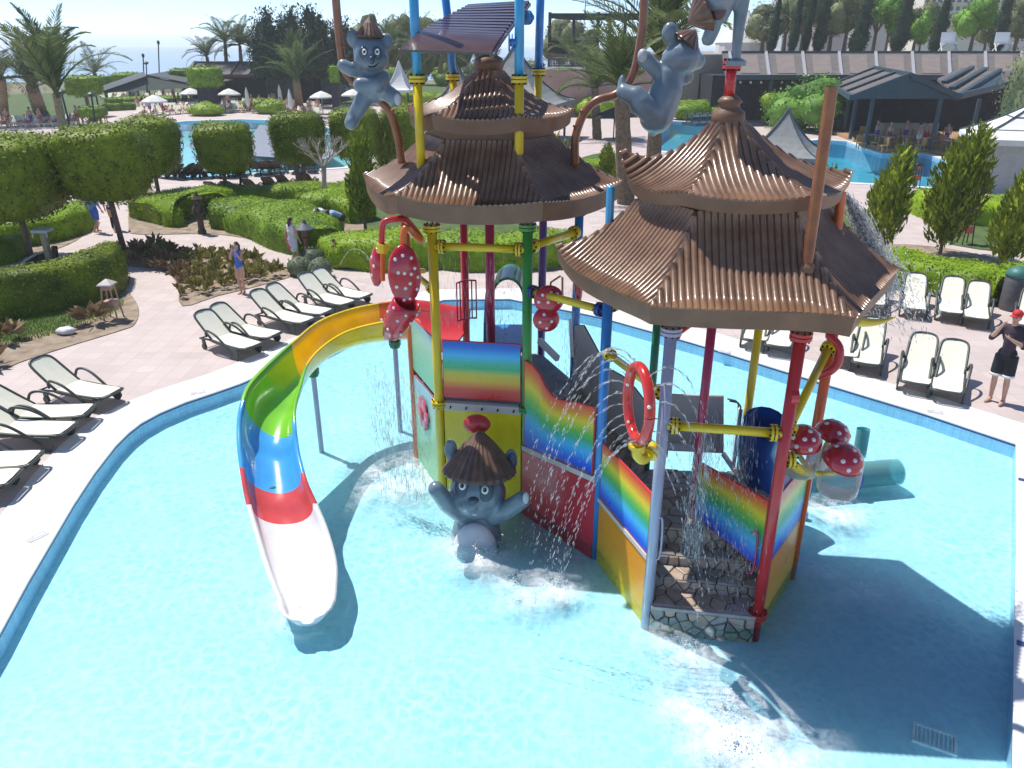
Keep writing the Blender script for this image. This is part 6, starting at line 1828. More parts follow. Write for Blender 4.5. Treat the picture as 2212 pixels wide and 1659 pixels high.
mb = MB().ell(G(142, 714, .11), (.26, .17, .12), 12, 7); wobble(mb, .05, 4, 1); mb.build('shell', mat('white_rock', (.62, .63, .66), rough=.7, var=.1), rk, smooth=True)
MB().box(G(150, 712, .20), (.10, .06, .04)).build('lamp', K_white, rk, bevel=.01)
for k, (px, py) in enumerate([(20, 740), (-20, 790), (200, 700)]):
    o = protos[2].copy(); COL.objects.link(o); o.name = 'dry_shrub'; o.location = G(px, py, .02); o.scale = (2.0, 2.0, 1.5); o.rotation_euler = (0, 0, k)
    if 'group' in o: del o['group']
    tag(o, ['dry brown shrub under the curved hedge', 'dry brown shrub at the left frame edge', 'dry brown tuft near the tip of the soil bed'][k], 'shrub')
bn = thing('waste_bin', G(2182, 668), 'tall grey rounded bin with a teal lid at the right edge beside the hedge', 'bin')
b = G(2182, 668)
MB().lathe([(.30, 0), (.32, .1), (.33, .95), (.30, 1.0)], b, 18).build('body', mat('grey_bin', (.10, .10, .11), rough=.6, var=.2), bn, smooth=True)
MB().lathe([(.34, .98), (.35, 1.06), (.25, 1.20), (.05, 1.27), (0, 1.27)], b, 18).build('lid', mat('teal_lid', (.04, .16, .14), rough=.5), bn, smooth=True)
# ================================================================== palms
def make_frond(seed, droop):
    r_ = random.Random(seed)
    n = 40
    C, A_, B_ = [], [], []
    rach = []
    x = z = 0.0; el = R(12)
    for k in range(n + 1):
        rach.append(Vector((x, 0, z)))
        x += math.cos(el) / n; z += math.sin(el) / n
        el -= droop / n * (0.5 + 1.0 * k / n)
    for k in range(3, n + 1):
        p = rach[k]; t = (rach[k] - rach[k - 1]).normalized()
        L = (.20 * math.sin(math.pi * (k / n) ** .75) + .05) * r_.uniform(.7, 1.1)
        for s in (-1, 1):
            d = (t * .75 + Vector((0, s, 0)) * .8 + Vector((0, 0, r_.uniform(-.15, .30)))).normalized()
            w = d.cross(Vector((0, 0, 1))).normalized()
            C.append(p + d * L * .5); A_.append(d * L * .5); B_.append(w * .0085)
    core = MB().tube(rach[::4], [.013 - .0011 * i for i in range(len(rach[::4]))], 4)
    f = lambda a: np.array([tuple(q) for q in a])
    return quads_mesh('frond', f(C), f(A_), f(B_), LF_palm, None, (core.v, core.f))
FR = [make_frond(1, R(38)), make_frond(2, R(62)), make_frond(3, R(95))]
fr_used = [False] * 3
def palm(base, top, L, n, label, lift=0.45, seed=0, tr=.22, group='palms', spread=1.0):
    r_ = random.Random(seed)
    base, top = Vector(base), Vector(top)
    t = thing('palm_tree', base, label, 'palm tree', group)
    k = 9
    pts = [base.lerp(top, i / k) for i in range(k + 1)]
    MB().tube(pts, [tr * (1.25 - .35 * i / k + (.08 if i % 2 else 0)) for i in range(k + 1)], 10).build('trunk', M_palmtrunk, t)
    for i in range(n):
        q = r_.randrange(3)
        o = FR[q] if not fr_used[q] else FR[q].copy()
        if fr_used[q]: COL.objects.link(o)
        fr_used[q] = True
        o.parent = t
        o.location = top - base + Vector((0, 0, .05 * (i % 3)))
        az = i * 2.4 + r_.uniform(-.3, .3)
        el = lift + r_.uniform(-.55, .75) * spread
        o.rotation_euler = (r_.uniform(-.2, .2), -el, az)
        s = L * r_.uniform(.8, 1.1)
        o.scale = (s, s, s)
    return t
palm(G(152, 348), D(122, 206, 49), 4.9, 20, 'tall palm with upright fronds left of the clipped block trees', 1.05, 1, .24, spread=.62)
palm(G(86, 240), D(70, 190, 80), 5.2, 22, 'palm with a thick dark trunk behind the tall left palm', .7, 2, .6)
palm(G(10, 250), D(4, 170, 78), 5.0, 18, 'palm at the left frame edge before the sea', .3, 3, .35)
palm(D(205, 200, 100), D(205, 158, 100), 4.2, 14, 'small drooping palm in front of the sea right of the tall left palm', .35, 4, .25)
for i, (x, y, l_) in enumerate([(486, 92, 4.6), (518, 98, 4.4), (548, 104, 4.2), (447, 122, 4.0)]):
    palm(D(x + 4, 150, 112), D(x, y, 112), l_, 18, ['leftmost high palm of the trio above the grey roofed building', 'middle palm of the trio above the grey roofed building', 'right palm of the trio above the grey roofed building', 'low palm beside the clipped hedges before the sea'][i], .35, 10 + i, .22, 'palms by the sea')
palm(G(648, 240), D(640, 172, 88), 4.8, 24, 'pale upright palm in front of the dark conifers', .95, 21, .40)
palm(G(1352, 440), D(1342, 192, 38), 3.6, 26, 'rough trunked palm between the two tower roofs, the nearer one', .65, 31, .34)
palm(G(1408, 412), D(1424, 120, 42), 5.2, 26, 'palm behind the right climbing koala with long upright fronds', 1.0, 32, .32)
palm(G(1290, 300), D(1285, 190, 66), 4.4, 20, 'bushy palm left of the bent pole between the roofs', .4, 33, .3)
palm(D(835, 150, 100), D(835, 105, 100), 4.4, 18, 'palm behind the head of the left climbing koala', .4, 34, .25)
palm(D(900, 150, 100), D(900, 100, 100), 4.4, 18, 'palm left of the awning poles', .4, 35, .25)
palm(D(950, 160, 105), D(955, 118, 105), 4.2, 16, 'palm under the slatted awning', .35, 36, .25)
palm(D(1240, 175, 90), D(1235, 125, 90), 4.0, 16, 'palm before the pink wall', .35, 37, .22)

# ================================================================== trees beyond
def bush_tree(base, h, r, label, m, seed=0, z0=.25, trunk=True, leaf=.30, dens=28, nl=7, name='tree', group=None, cat='tree', maxn=4200, lean=0.0):
    r_ = random.Random(seed)
    t = thing(name, base, label, cat, group)
    b = Vector(base)
    mb = MB()
    for k in range(nl):
        a = k * 2.4; q = r_.uniform(.1, .55) if k else 0
        c = b + Vector((math.cos(a) * q * r, math.sin(a) * q * r, h * (z0 + (1 - z0) * (.25 + .55 * r_.random()))))
        mb.ell(c, (r * r_.uniform(.42, .62), r * r_.uniform(.42, .62), h * (1 - z0) * r_.uniform(.22, .34)), 9, 6)
    wobble(mb, r * .22, 1.6 / max(r, .5), seed)
    leafy('crown', mb, m, t, dens=dens, leaf=leaf, depth=r * .22, out=r * .10, maxn=maxn)
    if trunk:
        tk = MB().tube([b, b + Vector((lean, 0, h * .6))], [r * .10, r * .05], 7)
        for k in range(4):
            a = k * 1.7; tk.tube([b + Vector((0, 0, h * .30)), b + Vector((math.cos(a) * r * .5, math.sin(a) * r * .5, h * .62))], [r * .045, r * .02], 5)
        tk.build('trunk', M_bark, t)
    return t
def spire(base, h, r, label, m, seed=0, group=None, leaf=.34, name='conifer_tree', dens=36, rag=.5, lean=0.0, z0=.06, cat='tree', maxn=3600, fuzz=.18, core=1.0):
    t = thing(name, base, label, cat, group)
    b = Vector(base)
    mb = MB()
    k = 9
    prof = [(r * .35, h * z0)] + [(r * (1 - (i / k)) ** .75 * (1.0 if i % 2 else .72), h * (z0 + .06 + (.94 - z0) * i / k)) for i in range(k)] + [(.02, h)]
    mb.lathe([(a * core, z) for a, z in prof], b, 11)
    wobble(mb, r * rag, 1.4 / max(.4, r), seed)
    mb.v = [(x + lean * ((z - b.z) / h), y, z) for x, y, z in mb.v]
    leafy('crown', mb, m, t, dens=dens, leaf=leaf, depth=r * fuzz * .6, out=r * fuzz, upright=.5, aspect=.4, maxn=maxn)
    MB().tube([b, b + Vector((lean * .3, 0, h * .3))], [r * .12, r * .08], 7).build('trunk', M_bark, t)
    return t
gc = 'dark conifers by the sea'
for i, (x, yt, r_) in enumerate([(592, 18, 2.3), (628, 36, 1.8), (650, 20, 2.0), (680, 18, 2.2), (706, 34, 2.0), (738, 22, 2.2), (572, 50, 1.6), (752, 55, 2.0)]):
    bp_ = D(x, 165, 102 + (i % 3) * 4); tp_ = D(x, yt, bp_.y)
    spire(bp_, tp_.z - bp_.z, r_ * 1.15, ['tallest dark conifer at the left of the clump by the sea', 'slim dark conifer second in the clump by the sea', 'dark conifer third in the clump by the sea', 'broad dark conifer in the middle of the clump by the sea', 'lower dark conifer right of the clump middle', 'tall dark conifer just left of the koala pole', 'small lighter conifer at the left foot of the clump', 'dark conifer behind the koala pole'][i], LF_dark, i + 40, gc, rag=.55, fuzz=.5, dens=110, leaf=.42, maxn=5200, core=.62)
for i, (x, y, h, r_) in enumerate([(800, 150, 7.5, 3.0), (870, 145, 7.5, 3.2), (925, 150, 7, 3.0), (985, 150, 6, 2.8), (1050, 155, 5.5, 2.8), (1210, 128, 6.0, 2.8), (1250, 130, 5.2, 2.6), (770, 160, 6.5, 2.6)]):
    b = D(x, y + 12, 112 + i % 3 * 4)
    bush_tree(b, h, r_, ['olive green tree behind the left climbing koala head', 'olive green tree left of the front awning pole', 'olive green tree between the awning poles', 'olive green tree under the slatted awning', 'olive green tree left of the big grey kiosk roof', 'olive green tree behind the dark pergola left part', 'olive green tree behind the dark pergola middle', 'olive green tree beside the koala pole'][i], LF_tree, 60 + i, group='olive green trees in the distance', z0=.02)
# right hand tree belt on the upper terrace
M_pale = mat('pale_terrace_wall', (0.32, 0.28, 0.24), rough=.85, var=.15)
tz = 6.1
structure('upper_terrace', MB().box((52, 112, tz / 2), (84, 46, tz)), M_pale)
gy = 'slender cypresses on the upper terrace'
cy_lab = ['slender cypress nearest the white round tent', 'thin cypress second from the white round tent', 'slender cypress left of the bright green tree', 'broad dark cypress right of the bright green tree', 'dark leaning cypress left of the first white chair', 'dark leaning cypress left of the second white chair', 'slender cypress at the right frame edge', 'thin cypress between the olive crowns']
for i, (x, w) in enumerate([(1666, .55), (1712, .5), (1768, .75), (1852, 1.0), (1938, .95), (2020, .8), (2150, .8), (1740, .45)]):
    b = D(x - 4, 118, 91); b.z = tz
    spire(b, 7.5 + (i * 37 % 5) * .5, w * 1.1, cy_lab[i], LF_dark, 90 + i, gy, leaf=.22, name='cypress', dens=110, rag=.22, lean=.6, z0=.02, cat='cypress', maxn=3000)
ol = [(1645, 3.2, 2.4, LF_tree), (1692, 4.2, 2.2, LF_tree), (1730, 4.6, 2.3, LF_tree), (1790, 4.8, 2.6, LF_tree), (1822, 4.4, 2.2, LF_tree), (1885, 4.6, 2.3, LF_bright), (1912, 4.0, 1.6, LF_bright), (1972, 3.6, 2.0, LF_tree), (1985, 3.0, 1.2, LF_bright), (2095, 3.6, 2.2, LF_bright), (2125, 2.8, 1.6, LF_tree), (2190, 4.4, 2.2, LF_tree), (2235, 4.6, 2.4, LF_tree)]
for i, (x, h, r_, m) in enumerate(ol):
    b = D(x, 112, 98 + (i * 5) % 9); b.z = tz
    bush_tree(b, h * 1.55, r_ * 1.1, ['olive tree beside the white round tent', 'grey green olive tree behind the left rafters', 'grey green olive tree second along the terrace', 'grey green olive tree third along the terrace', 'grey green olive tree left of the bright tree', 'bright green round tree in the middle of the terrace', 'bright green bush right of the bright round tree', 'dull olive tree right of the broad cypress', 'small bright shrub before the dull olive tree', 'bright green bush between the two white chairs', 'dull shrub left of the second white chair', 'olive tree at the right frame edge', 'olive tree beyond the right frame edge'][i], m, 110 + i, group='trees on the upper terrace', dens=40, leaf=.26)
bush_tree(G(1745, 282), 4.4, 3.9, 'large green bush before the long restaurant roof', LF_bright, 141, z0=.02, trunk=False, dens=60, leaf=.24, name='bush', cat='bush', maxn=9000)
bush_tree(G(1690, 275), 2.8, 2.4, 'lower green bush left of the large one', LF_hedge, 142, z0=.02, trunk=False, dens=60, leaf=.22, name='bush', cat='bush')
bush_tree(G(2215, 372) + Vector((.5, 0, 0)), 7.6, 3.1, 'dense creeper clad tree at the right edge above the cabana', LF_tree, 143, z0=.02, dens=130, leaf=.20, maxn=12000)
gb = 'rounded shrubs in the middle distance'
for i, (x, y, r_, h) in enumerate([(1170, 225, 2.4, 1.6), (1205, 232, 2.2, 1.5), (1185, 205, 2.6, 1.7), (1140, 240, 2.0, 1.4), (1235, 218, 2.0, 1.3), (1010, 232, 2.6, 1.3), (940, 236, 2.6, 1.3), (880, 240, 2.6, 1.5), (1500, 240, 2.4, 1.8), (1530, 215, 2.4, 2.0), (1480, 205, 2.4, 2.2), (1555, 245, 1.8, 1.4), (1290, 235, 2.6, 1.8), (1260, 205, 2.6, 2.0), (1325, 215, 2.4, 2.0), (700, 205, 2.6, 1.8), (592, 232, 2.2, 1.4), (560, 228, 2.2, 1.2), (445, 238, 2.0, 1.2)]):
    mb = MB().ell(G(x, y, h * .45), (r_, r_ * .9, h * .6), 12, 8); wobble(mb, r_ * .18, .8, i)
    tag(leafy('shrub', mb, LF_lime if i % 3 == 0 else LF_hedge, None, dens=45, leaf=.24, maxn=2200), 'rounded clipped shrub in the far gardens, ' + ['left of the near palm', 'right of the koala pole foot', 'farther behind the near palm', 'just right of the far upper roof', 'before the pink wall', 'under the slatted awning', 'left of the awning posts', 'behind the left koala leg', 'at the footbridge left end', 'behind the footbridge', 'below the white round tent', 'at the footbridge right end', 'behind the near palm trunk', 'below the slat fence', 'below the pergola', 'by the pale palm', 'between two white parasols', 'right of the dark pillar', 'before the left white parasol'][i], 'shrub', gb)
for i, (x, y, h, r_) in enumerate([(850, 188, 4.6, 3.4), (905, 184, 5.2, 3.6), (965, 186, 4.8, 3.4), (1020, 190, 4.2, 3.2), (1080, 186, 4.4, 3.4), (1150, 184, 4.2, 3.2), (1215, 176, 3.6, 3.0)]):
    bush_tree(G(x, y), h, r_, 'olive green bushy tree behind the awning posts, %s from the left' % ORD[i], LF_tree if i % 2 else LF_hedge, 170 + i, group='bushy trees behind the far tower', z0=.0, trunk=False, dens=40, leaf=.28)
hedge([(830, 226), (900, 222), (980, 226)], 3.2, 1.3, 'lime hedge seen left of the awning posts', m=LF_lime, seed=61, dens=60, leaf=.2, maxn=4000)
# block hedges and clipped trees by the sea
def blocktree(x0, x1, y0, y1, yb, far, label, pil=None, m=LF_hedge):
    a, b = D(x0, y1, far), D(x1, y0, far)
    c = (a + b) / 2
    t = thing('clipped_tree', (c.x, c.y, 0), label, 'clipped tree', 'square clipped trees in the distance')
    mb = superblock(c, ((b.x - a.x) / 2, (b.x - a.x) / 2, (b.z - a.z) / 2), .35, 14, 9)
    leafy('crown', mb, m, t, dens=50, leaf=.26, depth=.2, out=.1, maxn=2600)
    if pil: MB().box((c.x, c.y, a.z / 2), (pil, pil, a.z + .2)).build('trunk', mat('ivy_dark_trunk', (.05, .04, .06), rough=.95, var=.3), t)
    else: MB().tube([(c.x, c.y, 0), (c.x, c.y, a.z + .2)], .2, 7).build('trunk', M_bark, t)
blocktree(155, 208, 165, 206, 0, 88, 'square clipped tree right of the tall left palm')
blocktree(212, 236, 164, 186, 0, 110, 'small square clipped tree beside the pale canopy')
blocktree(250, 300, 158, 180, 0, 118, 'low clipped hedge block above the pale canopy')
blocktree(373, 416, 150, 176, 0, 104, 'square clipped hedge block left of the dark pillar')
blocktree(415, 472, 145, 188, 0, 94, 'square clipped crown on a thick dark pillar', 1.7)
blocktree(714, 730, 142, 180, 0, 90, 'narrow clipped column left of the koala pole', .8)
blocktree(178, 222, 232, 252, 0, 78, 'dark rounded clip beside the left lamp post')
hedge([(235, 228), (320, 224), (440, 222)], 3.0, .9, 'long low green hedge below the pale canopy', seed=51, dens=50, leaf=.22, maxn=3000)
hedge([(230, 240), (300, 236), (380, 235)], 2.0, .8, 'second low green hedge below the pale canopy', seed=52, dens=50, leaf=.22, maxn=3000)

# ================================================================== buildings
M_slate = mat('grey_roof_felt', (0.105, 0.095, 0.092), rough=.85, col2=(.155, .14, .132), scale=1.2, detail=8)
M_tealtrim = mat('dark_teal_trim', (0.035, 0.065, 0.085), rough=.5, var=.15)
M_rafter = mat('pale_grey_rafter', (0.33, 0.33, 0.36), rough=.6)
M_dark = mat('interior_shade', (0.018, 0.018, 0.026), rough=.9, var=.4, scale=2)  # near-black colour stands in for the shade beneath the roofs
M_canvas = mat('white_canvas', (0.74, 0.73, 0.70), rough=.8, var=.05, scale=2, bump=.15, bscale=8)
M_pink = mat('pink_render', (0.42, 0.25, 0.21), rough=.9, col2=(.50, .33, .28), scale=.8, detail=8)
M_cream = mat('cream_facade', (0.80, 0.74, 0.62), rough=.85, var=.05)
M_glass = mat('dark_window_glass', (0.06, 0.075, 0.10), rough=.1, var=.3, scale=1)
def quad(mb, a, b, c, d, th=.12):
    a, b, c, d = map(Vector, (a, b, c, d))
    n = (b - a).cross(d - a).normalized()
    if n.z < 0: n = -n
    mb.prism([a, b, c, d], -n * th)
# long restaurant roof with pale rafters
lb = thing('restaurant_building', (38, 84, 0), 'long low restaurant building with a grey roof and pale rafters', 'building')
e0, e1 = D(1568, 166, 78), D(2330, 152, 78)
r0, r1 = D(1560, 114, 88), D(2330, 100, 88)
ez = e0.z; e1.z = ez; rz_ = r0.z; r1.z = rz_
mb = MB(); quad(mb, e0, e1, r1, r0, .25); lbr = mb.build('roof', M_slate, lb)
MB().bar(r0, r1, .5, .35).build('ridge_beam', M_tealtrim, lb)
MB().bar(e0, e1, .3, .35).build('eave_beam', M_tealtrim, lb)
for k in range(11):
    f = .02 + k * .103
    a, b = e0.lerp(e1, f), r0.lerp(r1, f)
    up = Vector((0, 0, .10))
    MB().bar(a + up, b + up, .28, .20).build('rafter', M_rafter, lbr)
    if k < 10:
        m0, m1 = e0.lerp(e1, f + .026), e0.lerp(e1, f + .078); t0, t1 = r0.lerp(r1, f + .026), r0.lerp(r1, f + .078)
        q = MB(); quad(q, m0.lerp(t0, .12) + up * .6, m1.lerp(t1, .12) + up * .6, m1.lerp(t1, .88) + up * .6, m0.lerp(t0, .88) + up * .6, .05)
        q.build('roof_panel', mat('warm_roof_panel', (.20, .165, .15), rough=.8, var=.12, scale=.9, detail=8), lbr)
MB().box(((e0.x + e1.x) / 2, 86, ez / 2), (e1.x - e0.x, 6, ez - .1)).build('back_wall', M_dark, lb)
for k in range(10):
    p = e0.lerp(e1, .03 + k * .105); MB().box((p.x, p.y + .4, ez / 2), (.3, .3, ez)).build('column', M_tealtrim, lb)
for k in range(12):
    p = e0.lerp(e1, .02 + k * .030); MB().ell((p.x, p.y + .8, ez - .5), .12, 8, 6).build('globe_lamp', K_white, lb)
# poolside pavilion: two gables
pv = thing('pavilion', (30, 60, 0), 'dark teal pavilion with crossing gabled grey roofs beside the right pool', 'pavilion')
gA, gB, gP = D(1838, 212, 57), D(2072, 216, 57), D(1964, 164, 57)
gB.z = gA.z
bk_ = Vector((5.4, 18.3, 0))
rf = MB()
quad(rf, gA, gP, gP + bk_, gA + bk_, .18); quad(rf, gP, gB, gB + bk_, gP + bk_, .18)
pr = rf.build('roof', M_slate, pv)
MB().prism([gA + Vector((0, -.02, -.05)), gB + Vector((0, -.02, -.05)), gP + Vector((0, -.02, -.05))], (0, .15, 0)).build('gable', M_tealtrim, pv)
for a, b in ((gA, gP), (gB, gP), (gA, gA + bk_), (gP, gP + bk_)):
    MB().bar(a + Vector((0, -.1, .05)), b + Vector((0, -.1, .05)), .25, .35).build('barge_board', M_tealtrim, pv)
for f in (.3, .62, .97):
    MB().bar(gA + bk_ * f + Vector((0, 0, .12)), gP + bk_ * f + Vector((0, 0, .12)), .3, .14).build('batten', M_tealtrim, pr)
wE, wA, wC, wD, wB = D(2025, 170, 66), D(2072, 208, 58.2), D(2160, 153, 67), D(2077, 145, 73), D(2172, 183, 62)
rf = MB(); quad(rf, wE, wA, wC, wD, .18); pr2 = rf.build('roof', M_slate, pv)
MB().prism([wA + Vector((0, 0, -.05)), wB + Vector((0, 0, -.05)), wC + Vector((0, 0, -.05))], (.1, .15, 0)).build('gable', M_tealtrim, pv)
rf = MB(); quad(rf, wC, wB, wB + Vector((6, 4, 0)), wC + Vector((6, 4, 0)), .18); rf.build('roof', M_slate, pv)
MB().bar(wA, wC, .3, .4).build('barge_board', M_tealtrim, pv)
MB().bar(wA, wB, .25, .4).build('barge_board', M_tealtrim, pv)
for f in (.35, .7):
    MB().bar(wA.lerp(wE, f) + Vector((0, 0, .12)), wC.lerp(wD, f) + Vector((0, 0, .12)), .35, .16).build('batten', M_tealtrim, pr2)
for (px, py, yy) in ((1836, 300, 58), (1868, 318, 56.5), (2010, 325, 57.5), (2092, 322, 58.5), (1822, 285, 64)):
    b = G(px, py, .24); zt = 3.6
    MB().bar(b, Vector((b.x, b.y, zt)), .22, .22, up=(0, 1, 0)).build('post', M_tealtrim, pv)
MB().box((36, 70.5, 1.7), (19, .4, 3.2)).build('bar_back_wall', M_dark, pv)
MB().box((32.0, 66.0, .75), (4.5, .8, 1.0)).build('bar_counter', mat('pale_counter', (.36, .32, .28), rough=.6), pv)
# cafe chairs, tables, guests under the pavilion
def chair_proto():
    t = thing('cafe_chair', (0, 0, 0), 'tan cafe armchair on the timber terrace before the pavilion', 'chair', 'cafe chairs on the timber terrace')
    m = mat('tan_rattan', (.34, .19, .08), rough=.7, var=.2)
    MB().box((0, 0, .42), (.52, .5, .10)).build('seat', m, t); MB().box((0, .24, .68), (.52, .07, .5)).build('backrest', m, t)
    for sx_ in (-1, 1):
        for sy in (-1, 1): MB().box((sx_ * .22, sy * .2, .19), (.06, .06, .38)).build('leg', m, t)
    return t
ch = chair_proto(); ch.location = G(1858, 322, .24)
for i, (px, py) in enumerate([(1888, 320), (1905, 328), (1928, 318), (1946, 326), (1965, 320), (1985, 326), (1862, 300), (1900, 306), (1935, 305), (1975, 308), (2010, 316), (2035, 322), (2060, 330), (2090, 336)]):
    dup(ch, G(px, py, .24), rnd.uniform(0, 6.2))
def tab_proto():
    t = thing('cafe_table', (0, 0, 0), 'small round table among the tan cafe chairs', 'table', 'cafe tables on the timber terrace')
    MB().lathe([(.45, .70), (.45, .74)], n=14).build('table_top', mat('pale_table_top', (.55, .50, .45), rough=.5), t)
    MB().tube([(0, 0, 0), (0, 0, .7)], .04, 6).build('leg', M_iron, t); MB().lathe([(.28, 0), (.26, .03)], n=12).build('foot', M_iron, t)
    return t
tb_ = tab_proto(); tb_.location = G(1875, 312, .24)
for (px, py) in [(1915, 318), (1955, 316), (1998, 320), (2048, 326)]: dup(tb_, G(px, py, .24))
# white cabana with a hipped canvas roof
cb = thing('cabana', G(2096, 412), 'white canvas cabana with a hipped roof and dark seams at the right edge', 'cabana')
b = G(2098, 414)
ux, uy = Vector((.94, -.34, 0)), Vector((.34, .94, 0))
Wd, Dp, hh = 5.0, 4.2, 2.75
p00, p10, p11, p01 = b, b + ux * Wd, b + ux * Wd + uy * Dp, b + uy * Dp
for a, c in ((p00, p10), (p10, p11), (p11, p01), (p01, p00)):
    mb = MB(); N = 26
    A_ = [a.lerp(c, i / N) for i in range(N + 1)]
    nrm = Vector(((c - a).y, -(c - a).x, 0)).normalized()
    A_ = [p + nrm * .05 * math.sin(i * 2.1) for i, p in enumerate(A_)]
    mb.strip(A_, [p + Vector((0, 0, hh)) for p in A_]); mb.build('curtain', M_canvas if a is not p00 else mat('dimmed_front_curtain', (.44, .44, .44), rough=.85, var=.08), cb, smooth=True)  # front curtain greyed: its duller light is put into the colour
for p in (p00, p10, p11, p01): MB().box(p + Vector((0, 0, hh / 2)), (.14, .14, hh)).build('corner_post', M_tealtrim, cb)
o_ = .45
q00, q10, q11, q01 = p00 - ux * o_ - uy * o_, p10 + ux * o_ - uy * o_, p11 + ux * o_ + uy * o_, p01 - ux * o_ + uy * o_
zE = Vector((0, 0, hh - .1)); ap = (p00 + p11) / 2 + Vector((0, 0, hh + 1.65))
rf = MB()
for a, c in ((q00, q10), (q10, q11), (q11, q01), (q01, q00)):
    rows = [[(a + zE).lerp(ap, t) - Vector((0, 0, .16 * math.sin(math.pi * t))), (c + zE).lerp(ap, t) - Vector((0, 0, .16 * math.sin(math.pi * t)))] for t in (0, .2, .4, .6, .8, 1)]
    for r_a, r_b in zip(rows, rows[1:]): rf.add([r_a[0], r_a[1], r_b[1], r_b[0]], [(0, 1, 2, 3)])
    rf.add([a + zE, c + zE, c + zE - Vector((0, 0, .28)), a + zE - Vector((0, 0, .28))], [(0, 1, 2, 3)])
cr = rf.build('canvas_roof', M_canvas, cb)
for a in (q00, q10, q11, q01):
    MB().tube([(a + zE).lerp(ap, t) - Vector((0, 0, .16 * math.sin(math.pi * t) - .03)) for t in (0, .25, .5, .75, 1)], .05, 6).build('seam', M_tealtrim, cr)
for t in (.30, .62):
    MB().tube([(a + zE).lerp(ap, t) - Vector((0, 0, .13)) for a in (q01, q00, q10)], .035, 6).build('seam', M_tealtrim, cr)
# concave kiosk roofs
M_kiosk = mat('grey_shingle', (0.185, 0.20, 0.205), rough=.7, col2=(.25, .265, .265), scale=3, detail=8)
def kiosk(c, hw, ze, za, label, rz=.6, m=None, posts=True, name='kiosk', trim=None):
    t = thing(name, (c.x, c.y, 0), label, 'kiosk', None)
    N = 8
    cs_ = [Vector((math.cos(rz + k * math.pi / 2) * hw * 1.414, math.sin(rz + k * math.pi / 2) * hw * 1.414, 0)) for k in range(4)]
    P_ = lambda k, s: Vector((c.x, c.y, 0)) + cs_[k % 4] * ((1 - s) ** 1.0) + Vector((0, 0, ze + (za - ze) * s ** 1.9))
    mb = MB()
    for k in range(4):
        mb.strip([P_(k, i / N) for i in range(N + 1)], [P_(k + 1, i / N) for i in range(N + 1)])
    mb.strip([P_(k, 0) for k in range(5)], [P_(k, 0) - Vector((0, 0, .25)) for k in range(5)])
    r = mb.build('roof', m or M_kiosk, t)
    for k in range(4): MB().tube([P_(k, i / N) + Vector((0, 0, .03)) for i in range(N + 1)], .07, 6).build('hip_trim', trim or M_tealtrim, r)
    if posts:
        for k in range(4):
            p = Vector((c.x, c.y, 0)) + cs_[k] * .82; MB().box(p + Vector((0, 0, ze / 2)), (.18, .18, ze)).build('post', M_tealtrim, t)
        MB().box((c.x, c.y, .55), (hw * 1.1, hw * 1.1, 1.1)).build('counter', M_dark, t)
    return t
k_ = D(1704, 236, 50); kiosk(Vector((k_.x, 50, 0)), 2.5, .9, k_.z, 'pointed grey kiosk roof by the right pool behind the near tower', .35)
k_ = D(1112, 96, 66); kiosk(Vector((k_.x, 66, 0)), 4.1, 2.9, k_.z, 'big concave grey kiosk roof behind the far tower finial', .5)
k_ = D(990, 132, 80); kiosk(Vector((k_.x, 80, 0)), 2.0, 2.3, k_.z - .4, 'small concave grey kiosk roof left of the far tower finial', .6)
k_ = D(861, 132, 88); kiosk(Vector((k_.x, 88, 0)), 1.5, 2.7, k_.z, 'small pointed white marquee right of the climbing koala', .6, M_canvas, True, 'marquee', M_canvas)
# white round tent
rt = thing('round_tent', D(1612, 115, 104), 'white peaked round tent behind the long restaurant roof', 'tent')
b = D(1605, 92, 104); a_ = D(1608, 20, 104)
MB().lathe([(3.4, 0), (2.2, (a_.z - b.z) * .38), (1.1, (a_.z - b.z) * .72), (.3, (a_.z - b.z) * .95), (0, a_.z - b.z)], b, 20).build('canopy', M_canvas, rt)
MB().lathe([(3.3, -2.4), (3.3, .0)], b, 20).build('side_wall', M_canvas, rt)
# pergola, slat fence, pink wall
pg = thing('pergola', D(1290, 140, 96), 'black flat framed pergola behind the slat fence', 'pergola')
zt0 = D(1185, 34, 94)
top = [D(1188, 32, 94), D(1398, 26, 94), D(1398, 26, 101), D(1240, 33, 101)]
for p in top: p.z = zt0.z
for a, c in ((0, 1), (1, 2), (2, 3), (3, 0)): MB().bar(top[a], top[c], .35, .5).build('top_beam', M_iron, pg)
for p in top + [top[0].lerp(top[1], .5), top[3].lerp(top[2], .5), top[0].lerp(top[1], .78)]: MB().bar(p + Vector((0, 0, .35)), Vector((p.x, p.y, 2.0)), .34, .34, up=(0, 1, 0)).build('post', M_iron, pg)
MB().box(D(1238, 102, 95), (5.2, 1.2, 1.4)).build('screen', M_iron, pg); MB().box(D(1345, 95, 95), (3.5, 1.2, 1.6)).build('screen', M_iron, pg)
pw = thing('pink_wall', D(1280, 190, 90), 'low pink rendered wall with a white rail above it', 'wall')
a, b = D(1150, 150, 88), D(1420, 150, 88)
MB().box(((a.x + b.x) / 2, 89.5, a.z / 2), (b.x - a.x, 3, a.z)).build('masonry', M_pink, pw)
MB().box(((a.x + b.x) / 2, 88.0, a.z + .12), (b.x - a.x, .2, .22)).build('white_coping', K_white, pw)
sf = thing('slat_fence', D(1250, 148, 89.5), 'grey upright slat fence above the pink wall', 'fence')
a0, b0 = D(1184, 146, 89.2), D(1335, 146, 89.2); zt = D(1184, 117, 89.2).z
for k in range(44):
    p = a0.lerp(b0, k / 43); MB().box((p.x, p.y, (a0.z + zt) / 2), (.12, .05, zt - a0.z)).build('slat', M_slate, sf)
